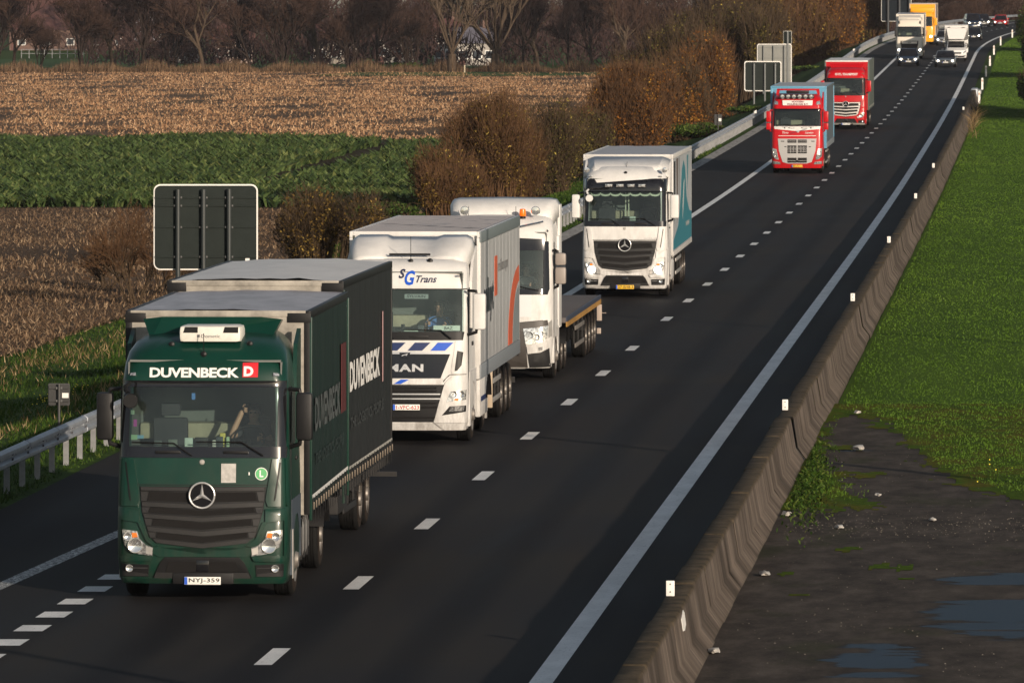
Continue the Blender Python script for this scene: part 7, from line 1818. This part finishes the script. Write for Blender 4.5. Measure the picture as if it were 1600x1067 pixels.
# ------------------------------------------------------------------ 5. red and white truck with blue trailer
def red_white_truck():
    D = D_of_y(271.5); off = (1245.5 - 800)*D/FPX - float(Cx(D))
    t = vehicle('truck', D, off, 'red truck with white grille panel, white name board and row of roof lamps', 'truck')
    RED = mat('truck_red', (.50, .004, .010), .34, coat=.15, dirt=.22, var=.1, scale=2, spec=.3)
    prof = [(.26, .10, 1.16, .16), (.45, .03, 1.2, .18), (.9, .0, 1.23, .2), (1.35, .04, 1.23, .2), (2.1, .10, 1.22, .18), (2.25, .13, 1.21, .17), (3.05, .30, 1.19, .17), (3.12, .26, 1.18, .18), (3.4, .32, 1.16, .22), (3.6, .42, 1.12, .28), (3.72, .6, 1.05, .34), (3.80, .9, .95, .4)]
    cab = Cab(prof, .08, 2.2); wx, wz0, wz1 = 1.06, 2.28, 3.03
    cab.shell(holes=[(-wx, wx, wz0, wz1)], xcuts=(wx,), zcuts=(wz0, wz1)).build('cab', RED, t, ang=40)
    sur = cab.patch([(-1.14, 2.27), (-wx, 2.27), (-wx, 3.04), (-1.12, 3.04)], .012, .03, mirror=True)
    cab.patch([(-1.13, 3.0), (1.13, 3.0), (1.14, 3.12), (-1.14, 3.12)], .016, .03, mb=sur); sur.build('windscreen_surround', M_BLKG, t)
    cab.patch([(-wx - .02, 2.27), (wx + .02, 2.27), (wx + .02, 3.02), (-wx - .02, 3.02)], .003, 0).build('windscreen', GLASS, t)
    cab.patch([(-1.13, 2.27), (1.13, 2.27), (1.10, 2.14), (.4, 2.08), (0, 2.04), (-.4, 2.08), (-1.10, 2.14)], .012, .03).build('white_band', M_TWHITE, t)
    lettering_on_cab(t, cab, 'TC  CT', -.75, .80, 2.16, 2.24, M_GREYP, .018, bold=.01)
    lettering_on_cab(t, cab, 'Timo', -.72, -.42, 1.92, 2.02, M_TWHITE, .012, bold=.01, shear=.3)
    lettering_on_cab(t, cab, 'Lauwers', .38, .78, 1.92, 2.02, M_TWHITE, .012, bold=.01, shear=.3)
    cab.bar([(-.35, 1.92), (.45, 2.14)], .015, .02).build('chrome_strip', M_CHROME, t)
    cab.patch(ell(.04, 2.04, .07, .07, 14), .03, .02).build('badge', M_SILVER, t)
    cab.patch([(-.90, 1.80), (.90, 1.80), (.90, 1.83), (-.90, 1.83)], .014, .02).build('white_strip', M_TWHITE, t)
    g = cab.patch([(-.93, 1.68), (.93, 1.68), (.88, 1.10), (.70, .55), (.45, .48), (-.45, .48), (-.70, .55), (-.88, 1.10)], .020, .05).build('grille', mat('grille_white', (.40, .395, .39), .45), t)
    for (z0, z1) in ((1.48, 1.63), (.97, 1.35), (.52, .76)):
        for x0, x1 in ((-.47, -.03), (.03, .47)):
            cab.patch([(x0, z0), (x1, z0), (x1, z1), (x0, z1)], .026, .01).build('grille_opening', M_MESH, g)
    b = MB()
    for z in (1.06, 1.13, 1.20, 1.26, 1.56, .62): cab.patch([(-.46, z - .008), (.46, z - .008), (.46, z + .008), (-.46, z + .008)], .034, .008, mb=b)
    for x in (-.32, -.18, .18, .32): cab.patch([(x - .008, 1.0), (x + .008, 1.0), (x + .008, 1.32), (x - .008, 1.32)], .036, .006, mb=b)
    b.build('grille_bars', mat('grille_white'), g, smooth_=False)
    cab.patch([(-.07, .53), (.05, .53), (.05, .65), (-.07, .65)], .034, .01).build('square_vent', M_BLK, g)
    for (xx) in (-.78, .68): cab.patch([(xx, 1.53), (xx + .16, 1.53), (xx + .16, 1.57), (xx, 1.57)], .026, .006).build('name_tag', M_BLK, g)
    for (xx) in (-.62, .56): cab.patch([(xx, 1.27), (xx + .10, 1.27), (xx + .10, 1.31), (xx, 1.31)], .026, .006).build('marker', M_BLK, g)
    for s_ in (-1, 1):
        P = lambda L_: [(s_*x, z) for x, z in (L_ if s_ > 0 else L_[::-1])]
        hl = cab.patch(P([(1.0, 1.18), (1.21, 1.22), (1.19, .82), (1.02, .68), (.88, .66)]), .024, .03).build('headlight', M_LENS, t)
        for z, x in ((1.03, 1.10), (.84, 1.04)): MB().lathe([(0, .02), (.05, .01), (.07, -.005)], 'y', (s_*x, cab.y(s_*x, z) - .03, z), 14).build('lamp', M_BULB, hl)
        cab.patch(P([(.84, .56), (1.20, .60), (1.19, .46), (.80, .44)]), .022, .03).build('fog_lamp', M_LENS, t)
        cab.bar([(s_*.92, 1.36), (s_*1.22, 1.30)], .012, .02).build('chrome_trim', M_CHROME, t)
        w_ = MB().prism([(.60, 2.25), (1.55, 2.25), (1.5, 2.9), (.75, 2.98)], 'x', s_*1.16, s_*1.222).build('side_window', M_BLKG, t)
        mirror(t, s_, 2.10, 3.0, 1.26, 1.50, .35, RED, RED, split=2.45)
        cab.patch(P([(.93, 3.32), (1.12, 3.32), (1.08, 3.50), (.93, 3.46)]), .03, .03).build('corner_lamp', M_LENS, t)
        MB().prism([(1.2, 2.2), (2.3, 2.2), (2.3, 3.9), (1.6, 3.7), (1.2, 3.2)], 'x', s_*1.16, s_*1.23).build('side_fairing', RED, t)
        MB().prism([(.6, .35), (2.2, .35), (2.2, 1.3), (.6, 1.3)], 'x', s_*1.0, s_*1.236).build('side_step', RED, t)
    sb = cab.patch([(-.70, 3.28), (.72, 3.28), (.74, 3.52), (-.72, 3.52)], .05, .03).build('name_board', mat('board_white', (.75, .72, .68), .5), t)
    b = MB(); flat_text(b, 'HOOGERS-', -.26, .34, 3.41, 3.50, lambda x, z: (x, cab.y(x, z) - .056, z), bold=.04); flat_text(b, 'VOLENDAM B.V.', -.50, .54, 3.29, 3.38, lambda x, z: (x, cab.y(x, z) - .056, z), bold=.04)
    b.build('lettering', mat('ink_maroon', (.20, .02, .04), .5), sb, smooth_=False)
    lb = MB().box(-.86, .80, .28, .36, 3.60, 3.80, .03).build('lamp_bar', M_BLK, t)
    for i in range(6):
        x = -.72 + i*.278; MB().lathe([(0, -.03), (.09, -.025), (.105, 0)], 'y', (x, .275, 3.70), 14).build('roof_lamp', M_LENS, lb)
    MB().tube([(-.9, .25, 3.66), (.84, .25, 3.66)], .012, 6).build('lamp_rail', M_CHROME, lb)
    MB().box(-.55, .55, .75, 1.0, 3.84, 3.98, .03).build('roof_hatch', M_BLK, t)
    sp = MB(); sp.box(-1.02, 1.02, 1.3, 1.9, 3.98, 4.06, .02).prism([(-1.02, 4.05), (-.86, 4.05), (-.95, 3.75), (-1.05, 3.75)], 'y', 1.3, 1.9).prism([(1.02, 4.05), (.86, 4.05), (.95, 3.75), (1.05, 3.75)], 'y', 1.3, 1.9)
    sp.build('roof_spoiler', RED, t)
    plate(t, .0, .36, cab.y(0, .36) - .05, 'BX-RZ-11', mat('plate_yellow'), mat('plate_black'))
    wiper(t, .45, 2.3, .2, 2.36, -.5, 2.32, cab); wiper(t, -.3, 2.3, -.5, 2.36, -1.0, 2.32, cab)
    interior(t, cab, wz0, wz1, .6)
    axle(t, 1.4, .51, 1.06, .3, front=True); chassis(t, 2.2, 5.8); axle(t, 5.0, .51, 1.0, .3, dual=True)
    MB().box(-1.14, 1.14, 2.2, 2.32, .9, 3.6).build('rear_cab_wall', RED, t)
    tr = vehicle('trailer', D + 2.8, off - .02, 'light blue fronted grey box trailer behind the red and white truck', 'trailer')
    LB = mat('trailer_blue', (.11, .31, .46), .4); GS = mat('trailer_side_grey', (.10, .125, .15), .45, var=.1, scale=1)
    bd = box_body(tr, 2.72, 0, 13.6, 1.15, 4.15, GS, mat('box_roof_grey'), LB, LB)
    for s_ in (-1, 1): MB().box(s_*1.30, s_*1.363, .1, 13.6, 1.15, 1.42, .01).build('lower_rail', mat('rail_grey'), tr); MB().box(s_*1.34, s_*1.364, .1, 13.5, 4.0, 4.155, .005).build('top_rail', GS, tr)
    chassis(tr, .5, 13.4, 1.1); side_guard(tr, 3.4, 7.4, 1.24, M_ALU, .35, 1.0)
    for yy in (8.2, 9.5, 10.8): axle(tr, yy, .5, 1.04, .34)
red_white_truck()

# ------------------------------------------------------------------ 6. red truck with chrome slats
def red_slat_truck():
    D = D_of_y(202.0); off = (1321.5 - 800)*D/FPX - float(Cx(D))
    t = vehicle('truck', D, off, 'bright red truck with silver slatted grille and white roof lettering, further back', 'truck')
    RED = mat('truck_red')
    cab = actros(t, RED, D, slat_m=mat('slat_silver', (.70, .66, .62), .3, .4), detail=1, mirror_m=RED, sideskirt=RED, plate_txt='B-KT-4302', lower_m=RED, interior_on=True)
    vis = cab.patch([(-1.13, 3.12), (1.13, 3.12), (1.10, 3.50), (-1.10, 3.50)], .05, .05).build('visor_panel', RED, t)
    b = MB(); flat_text(b, 'OVTL TRANSPORT', -.66, .72, 3.28, 3.42, lambda x, z: (x, cab.y(x, z) - .056, z), bold=.05); b.build('lettering', M_TWHITE, vis, smooth_=False)
    cab.patch([(-1.18, .26), (1.18, .26), (1.18, .36), (-1.18, .36)], .06, .05).build('chrome_bumper_strip', M_ALU, t)
    sp = MB(); q = [(-1.05, 1.6, 4.0), (1.05, 1.6, 4.0), (.9, 1.25, 3.68), (-.9, 1.25, 3.68)]
    sp.add(q + [(x, y + .2, z) for x, y, z in q], [(0, 1, 2, 3), (7, 6, 5, 4)] + [(i, (i+1) % 4, 4 + (i+1) % 4, 4 + i) for i in range(4)]); sp.build('roof_spoiler', RED, t, smooth_=False)
    for s_ in (-1, 1): MB().prism([(1.2, 2.1), (2.3, 2.1), (2.3, 3.8), (1.6, 3.6), (1.2, 3.2)], 'x', s_*1.18, s_*1.25).build('side_fairing', RED, t)
    MB().box(-1.14, 1.14, 2.16, 2.3, .9, 3.6).build('rear_cab_wall', RED, t)
    chassis(t, 2.2, 5.8); axle(t, 5.0, .51, 1.0, .3, dual=True)
    tr = vehicle('trailer', D + 2.6, off, 'grey green curtain sided trailer with white front rail behind the slatted red truck', 'trailer')
    TG = mat('tarp_greygreen', (.10, .115, .10), .5, var=.2, scale=1, stretch=(1, 3, .4))
    bd = box_body(tr, 2.75, 0, 13.6, 1.1, 4.15, TG, mat('tarp_roof_white'), RED, TG, rail_m=M_TWHITE)
    curtain_side(tr, 1.365, .2, 13.4, 1.15, 4.05, TG, 1, straps=False, hem=.06, hem_m=M_HEM)
    chassis(tr, .5, 13.4, 1.1)
    for yy in (8.2, 9.5, 10.8): axle(tr, yy, .5, 1.04, .34)
red_slat_truck()

# ------------------------------------------------------------------ far vehicles
def simple_cab(t, paint, prof, wx, wz0, wz1, bow=.08, yb=2.2, mirror_m=None):
    cab = Cab(prof, bow, yb)
    cab.shell(holes=[(-wx, wx, wz0, wz1)], xcuts=(wx,), zcuts=(wz0, wz1)).build('cab', paint, t, ang=40)
    sur = cab.patch([(-wx - .07, wz0 - .1), (wx + .07, wz0 - .1), (wx + .06, wz0 + .02), (-wx - .06, wz0 + .02)], .012, .03)
    cab.patch([(-wx - .07, wz0), (-wx, wz0), (-wx, wz1), (-wx - .06, wz1)], .012, .03, mirror=True, mb=sur)
    cab.patch([(-wx - .06, wz1 - .03), (wx + .06, wz1 - .03), (wx + .06, wz1 + .10), (-wx - .06, wz1 + .10)], .016, .03, mb=sur); sur.build('windscreen_surround', M_BLKG, t)
    cab.patch([(-wx - .01, wz0), (wx + .01, wz0), (wx, wz1), (-wx, wz1)], .003, 0).build('windscreen', GLASS, t)
    interior(t, cab, wz0, wz1, .55)
    for s_ in (-1, 1): MB().prism([(.60, wz0), (1.5, wz0), (1.45, wz1 - .1), (.75, wz1 - .05)], 'x', s_*1.15, s_*1.222).build('side_window', M_BLKG, t)
    return cab
def cream_truck():
    D = D_of_y(92.5); off = (1421 - 800)*D/FPX - float(Cx(D))
    t = vehicle('truck', D, off, 'cream white tall truck driving behind the dark blue car near the bend', 'truck')
    CR = mat('cream_paint', (.74, .68, .58), .35, coat=.4)
    prof = [(.3, .08, 1.2, .16), (.9, .0, 1.24, .18), (2.0, .08, 1.23, .18), (2.2, .12, 1.22, .17), (3.0, .28, 1.2, .18), (3.3, .36, 1.18, .22), (3.6, .5, 1.12, .3), (3.8, .8, 1.0, .4)]
    cab = simple_cab(t, CR, prof, 1.08, 2.2, 2.98)
    g = cab.patch([(-.86, 1.72), (.86, 1.72), (.84, 1.40), (.60, .40), (-.60, .40), (-.84, 1.40)], .014, .03).build('grille', M_BLK, t)
    cab.patch([(-.74, 1.66), (.74, 1.66), (.72, 1.45), (-.72, 1.45)], .022, .02).build('grille_panel', CR, g)
    lettering_on_cab(g, cab, 'DAF', -.14, .14, 1.50, 1.60, M_GREYP, .026, bold=.04)
    for s_ in (-1, 1):
        P = lambda L_: [(s_*x, z) for x, z in (L_ if s_ > 0 else L_[::-1])]
        hl = cab.patch(P([(.86, 1.0), (1.2, 1.05), (1.18, .72), (.80, .68)]), .03, .03).build('headlight', M_LENS, t)
        MB().lathe([(0, .02), (.09, .01), (.12, -.005)], 'y', (s_*1.0, cab.y(s_*1.0, .85) - .045, .86), 14).build('lamp', M_LIT, hl)
        cab.patch(P([(.90, 3.35), (1.10, 3.35), (1.05, 3.62), (.97, 3.62)]), .03, .03).build('corner_window', M_GREYP, t)
        mirror(t, s_, 2.15, 2.95, 1.27, 1.42, .35, M_BLK)
        MB().prism([(1.1, 2.2), (2.3, 2.2), (2.3, 3.9), (1.5, 3.7), (1.1, 3.2)], 'x', s_*1.18, s_*1.25).build('side_fairing', CR, t)
        MB().prism([(.6, .35), (2.2, .35), (2.2, 1.3), (.6, 1.3)], 'x', s_*1.0, s_*1.246).build('side_step', CR, t)
    rows = [[(-1.15, y + .1, z - .25), (-1.05, y, z), (0, y - .02, z + .01), (1.05, y, z), (1.15, y + .1, z - .25)] for y, z in ((.9, 3.72), (1.2, 3.95), (1.7, 4.08), (2.3, 4.12))]
    o = MB().loft(rows, close=False, cap=False).build('roof_deflector', CR, t); o.modifiers.new('thickness', 'SOLIDIFY').thickness = .05
    axle(t, 1.4, .51, 1.06, .3, front=True); chassis(t, 2.2, 5.8); axle(t, 5.0, .51, 1.0, .3, dual=True)
    tr = vehicle('trailer', D + 2.7, off, 'pale box trailer following the cream truck near the bend', 'trailer')
    box_body(tr, 2.66, 0, 13.6, 1.1, 4.22, mat('trailer_side_pale', (.30, .28, .26), .5), mat('box_roof_grey'), CR, CR); chassis(tr, .5, 13.4, 1.1)
    for yy in (8.2, 9.5): axle(tr, yy, .5, 1.04, .34)
cream_truck()
def yellow_truck():
    D = 808.0; X = (1440.5 - 800)*D/FPX; off = X - float(Cx(D))
    t = vehicle('truck', D, off, 'yellow orange truck with pale roofed box half hidden behind the cream truck', 'truck')
    YE = mat('yellow_paint', (.85, .38, .012), .35, coat=.4)
    prof = [(.3, .08, 1.2, .16), (.9, .0, 1.24, .18), (1.9, .08, 1.23, .18), (2.1, .12, 1.22, .17), (2.95, .28, 1.2, .18), (3.3, .38, 1.16, .24), (3.5, .6, 1.05, .34)]
    cab = simple_cab(t, YE, prof, 1.05, 2.05, 2.9)
    g = cab.patch([(-.86, 1.6), (.80, 1.6), (.70, .5), (-.70, .5)], .014, .03).build('grille', YE, t)
    cab.patch([(-.7, 1.5), (.62, 1.5), (.5, .9), (-.6, .9)], .02, .02).build('grille_mesh', mat('print_amber', (.45, .16, .02), .5), g)
    for s_ in (-1, 1):
        P = lambda L_: [(s_*x, z) for x, z in (L_ if s_ > 0 else L_[::-1])]
        hl = cab.patch(P([(.80, .95), (1.18, 1.0), (1.16, .72), (.74, .68)]), .03, .03).build('headlight', M_LENS, t)
        MB().lathe([(0, .02), (.09, .01), (.13, -.005)], 'y', (s_*.95, cab.y(s_*.95, .85) - .045, .85), 14).build('lamp', M_LIT, hl)
        mirror(t, s_, 2.05, 2.85, 1.30, 1.62, .35, YE, YE)
        MB().prism([(.9, 2.1), (2.3, 2.1), (2.3, 3.9), (1.5, 3.7), (.9, 3.2)], 'x', s_*1.2, s_*1.25).build('side_fairing', YE, t)
    MB().box(-1.25, 1.25, 1.2, 2.3, 3.4, 3.9, .06).build('roof_deflector', YE, t)
    axle(t, 1.4, .51, 1.06, .3, front=True)
    box_body(t, 2.85, 2.5, 10.5, .95, 4.35, mat('dirty_grey'), mat('tarp_roof_white'), YE, mat('box_frame_tan', (.50, .40, .32), .5)); chassis(t, 2.2, 10.2); axle(t, 7.5, .51, 1.0, .3, dual=True)
yellow_truck()
def box_van():
    D = D_of_y(95.5); off = (1494 - 800)*D/FPX - float(Cx(D))
    t = vehicle('box_van', D, off, 'white box van with high luton body in the left lane behind the silver car', 'van')
    W_ = mat('van_white', (.70, .69, .68), .4, coat=.3)
    prof = [(.28, .15, .92, .2), (.45, .05, .97, .22), (.75, .0, .98, .25), (1.0, .12, .97, .28), (1.12, .55, .95, .28), (1.22, .85, .92, .25), (1.85, 1.55, .84, .22), (1.95, 1.72, .80, .22)]
    cab = Cab(prof, .14, 2.4)
    cab.shell().build('cab', W_, t, ang=40)
    cab.patch([(-.80, 1.22), (.80, 1.22), (.75, 1.82), (-.75, 1.82)], .012, .02).build('windscreen', M_BLKG, t)
    g = cab.patch([(-.50, .80), (.50, .80), (.46, .66), (-.46, .66)], .014, .02).build('grille', M_BLK, t)
    cab.patch([(-.80, .46), (.80, .46), (.78, .32), (-.78, .32)], .014, .02).build('lower_intake', M_BLK, t)
    plate(t, -.1, .50, cab.y(0, .5) - .03, 'VHX-114', mat('plate_white'), mat('plate_black'))
    for s_ in (-1, 1):
        P = lambda L_: [(s_*x, z) for x, z in (L_ if s_ > 0 else L_[::-1])]
        cab.patch(P([(.62, .78), (.90, .98), (.93, .86), (.70, .64)]), .014, .02).build('headlight', M_LENS, t)
        cab.patch(P([(.65, .50), (.88, .54), (.88, .42), (.65, .40)]), .016, .02).build('fog_lamp', M_LENS, t)
        mirror(t, s_, 1.25, 1.55, 1.0, 1.22, 1.0, M_BLK, arm_from=.85)
        MB().prism([(1.3, 1.2), (2.2, 1.2), (2.2, 1.8), (1.75, 1.8)], 'x', s_*.90, s_*.945).build('side_window', M_BLKG, t)
        MB().box(s_*.55, s_*.80, 1.2, 1.35, 3.12, 3.16).build('roof_marker', M_BLK, t)
    b = MB()   # box body with the sloping luton front
    b.prism([(2.35, .75), (6.9, .75), (6.9, 3.3), (1.35, 3.3), (1.3, 3.1), (2.0, 2.0), (2.35, 2.0)], 'x', -1.08, 1.08)
    bd = b.build('cargo_box', W_, t, smooth_=False)
    MB().box(-1.10, 1.10, 1.27, 6.92, 3.28, 3.34, .01).build('roof', mat('tarp_roof_white'), bd)
    for s_ in (-1, 1): MB().box(s_*1.08, s_*1.11, 1.4, 6.9, 2.0, 3.28).build('edge_trim', M_ALU, bd)
    r_ = MB().prism([(-.92, 3.0), (.92, 3.0), (.72, 2.02), (-.72, 2.02)], 'y', 1.30, 1.9); r_.build('luton_front', W_, bd, smooth_=False)
    for yy in (1.05, 4.9): axle(t, yy, .34, .84, .22)
box_van()
# ---- cars
def car(name, D, X, lab, paint, kind='hatch', lit=True, w_=1.78, L_=4.25, H_=1.47, yaw=0.0, txt='ABC-123', amber=False, grille='bar'):
    t = empty(name, (X, D, float(Zr(D)) + .002), -head(D) + yaw); tag(t, lab, 'car')
    hw = w_/2; belt = .88*H_/1.47; bon = .80*H_/1.47
    # stations along the car: y, lower half width, belt height, belt half width, front face bulge
    st = [(0.0, hw*.72, .38, .55), (.06, hw*.84, .26, .68), (.25, hw*.95, .20, bon - .08), (.9, hw, .18, bon + .02), (1.25, hw, .18, belt), (2.6, hw, .18, belt + .04), (L_ - .6, hw*.99, .20, belt + .06), (L_ - .12, hw*.93, .24, belt + .04), (L_, hw*.84, .34, belt - .1)]
    rings = []
    for (y, h, z0, z1) in st:
        r_ = []
        for k in range(20):
            a = 2*math.pi*k/20; cs, sn = math.cos(a), math.sin(a)
            e = .45; x = h*math.copysign(abs(cs)**e, cs); z = (z0+z1)/2 + (z1-z0)/2*math.copysign(abs(sn)**.55, sn)
            r_.append((x, y + (.10 if y < .3 else 0)*(x/h)**2*1.2, z))
        rings.append(r_)
    MB().loft(rings).build('body', paint, t, ang=45)
    rf = {'hatch': (1.05, 1.75, L_ - .75, L_ - .15), 'suv': (1.15, 1.75, L_ - .7, L_ - .12), 'sedan': (1.15, 1.85, L_ - 1.5, L_ - .75)}[kind]
    zr_ = H_; ht = hw*.74; hb = hw*.93; zb = belt - .02
    def gring(f):  # glasshouse ring at height fraction
        z = zb + (zr_ - .05 - zb)*f; h = hb + (ht - hb)*f; y0 = rf[0] + (rf[1] - rf[0])*f; y1 = rf[3] + (rf[2] - rf[3])*f
        return [(-h, y0 + .12, z), (-h*.8, y0 + .02, z), (0, y0 - .03, z), (h*.8, y0 + .02, z), (h, y0 + .12, z), (h, y1 - .1, z), (h*.8, y1, z), (-h*.8, y1, z), (-h, y1 - .1, z)]
    MB().loft([gring(0), gring(.5), gring(1)]).build('glasshouse', M_BLKG, t, ang=50)
    g1 = gring(1); MB().loft([[(x*1.02, y, z) for x, y, z in g1], [(x*.98, y + (.05 if y < 2.4 else -.05), z + .045) for x, y, z in g1]]).build('roof', paint, t)
    for s_ in (-1, 1):
        p0 = gring(0); p1 = gring(1); i = 0 if s_ < 0 else 4
        MB().tube([p0[i], p1[i]], .035, 6).build('pillar', paint, t)
        hl = MB(); hl.prism([(s_*hw*.42, bon - .22), (s_*hw*.93, bon - .14), (s_*hw*.90, bon - .30), (s_*hw*.48, bon - .34)], 'y', -.02, .28); o = hl.build('headlight', M_LENS, t)
        MB().lathe([(0, -.035), (.06, -.03), (.085, -.02)], 'y', (s_*hw*.68, .0, bon - .245), 14).build('lamp', M_LIT if lit else M_BULB, o)
        MB().box(s_*hw*.97, s_*(hw + .17), 1.32, 1.42, belt + .02, belt + .16, .03).build('mirror', paint, t)
        for y in (.80, L_ - .85): wheel(t, s_*(hw - .10), y, .32, .21, s_, dusty=False)
        for y in (.80, L_ - .85): MB().lathe([(.37, -.002), (.37, .02), (.30, .02)], 'x', (s_*(hw + .0) - s_*.015, y, .33), 18).build('arch_trim', M_BLK, t)
    MB().prism([(-hw*.42, bon - .20), (hw*.42, bon - .20), (hw*.36, bon - .34), (-hw*.36, bon - .34)], 'y', -.03, .2).build('grille', M_BLK if grille == 'bar' else M_ALU, t)
    MB().prism([(-hw*.70, .42), (hw*.70, .42), (hw*.62, .24), (-hw*.62, .24)], 'y', -.02, .3).build('lower_intake', M_BLK, t)
    MB().lathe([(0, -.05), (.06, -.04)], 'y', (0, 0, bon - .25), 12).build('badge', M_SILVER, t)
    plate(t, 0, .44, -.035, txt, mat('plate_white'), mat('plate_black'))
    return t
DKB = mat('car_dark_blue', (.015, .030, .060), .25, coat=.6); SIL = mat('car_silver', (.12, .14, .16), .28, .3, coat=.5); LSIL = mat('car_light_silver', (.36, .38, .40), .3, .3, coat=.5)
RDC = mat('car_red', (.55, .008, .012), .25, coat=.6); BKC = mat('car_black', (.012, .014, .018), .25, coat=.6)
def car_px(x, y, *a, **k):
    D = D_of_y(y); return car(a[0], D, (x - 800)*D/FPX, *a[1:], **k)
car_px(1419, 104, 'car', 'dark blue car with bright headlights in the right lane ahead of the cream truck', DKB, 'suv', H_=1.62, w_=1.9, txt='1-AKP-77')
car_px(1477, 105.5, 'car', 'dark grey car with orange glowing lamps in the left lane ahead of the box van', SIL, 'hatch', H_=1.50, w_=1.92, txt='1-DXF-20')
car('car', 800, (1475 - 800)*800/FPX, 'light silver car seen between the yellow truck and the white box van', LSIL, 'hatch', H_=1.6, w_=1.85, txt='KLP-551')
car('car', 838, (1521 - 800)*838/FPX, 'small black car half hidden just right of the white box van', BKC, 'hatch', H_=1.45, w_=1.75, txt='XDF-008')
car('car', 950, (1523 - 800)*950/FPX, 'dark blue van shaped car seen from its side before the red car', DKB, 'suv', H_=1.95, w_=1.95, L_=4.9, yaw=R(10), txt='HJD-119')
car('car', 985, (1537 - 800)*985/FPX, 'black car just behind the dark blue van shaped car', BKC, 'suv', H_=1.65, w_=1.85, yaw=R(8), txt='LLE-301')
car('car', 990, (1562.5 - 800)*990/FPX, 'bright red car with headlights on at the far bend', RDC, 'hatch', H_=1.5, w_=1.85, txt='RDC-442')

# ------------------------------------------------------------------ thin air: far things fade a little
hz = MB().box(-700, 500, -120, 2600, -9, 52).build('haze', bpy.data.materials.new('haze_air'), smooth_=False)
hm = hz.data.materials[0]; hm.use_nodes = True; hn = hm.node_tree; hn.nodes.remove(hn.nodes['Principled BSDF'])
pv = hn.nodes.new('ShaderNodeVolumePrincipled'); pv.inputs['Density'].default_value = .00004; pv.inputs['Color'].default_value = (.80, .78, .86, 1); pv.inputs['Anisotropy'].default_value = 0
hn.links.new(pv.outputs[0], hn.nodes['Material Output'].inputs['Volume']); tag(hz, kind='stuff')
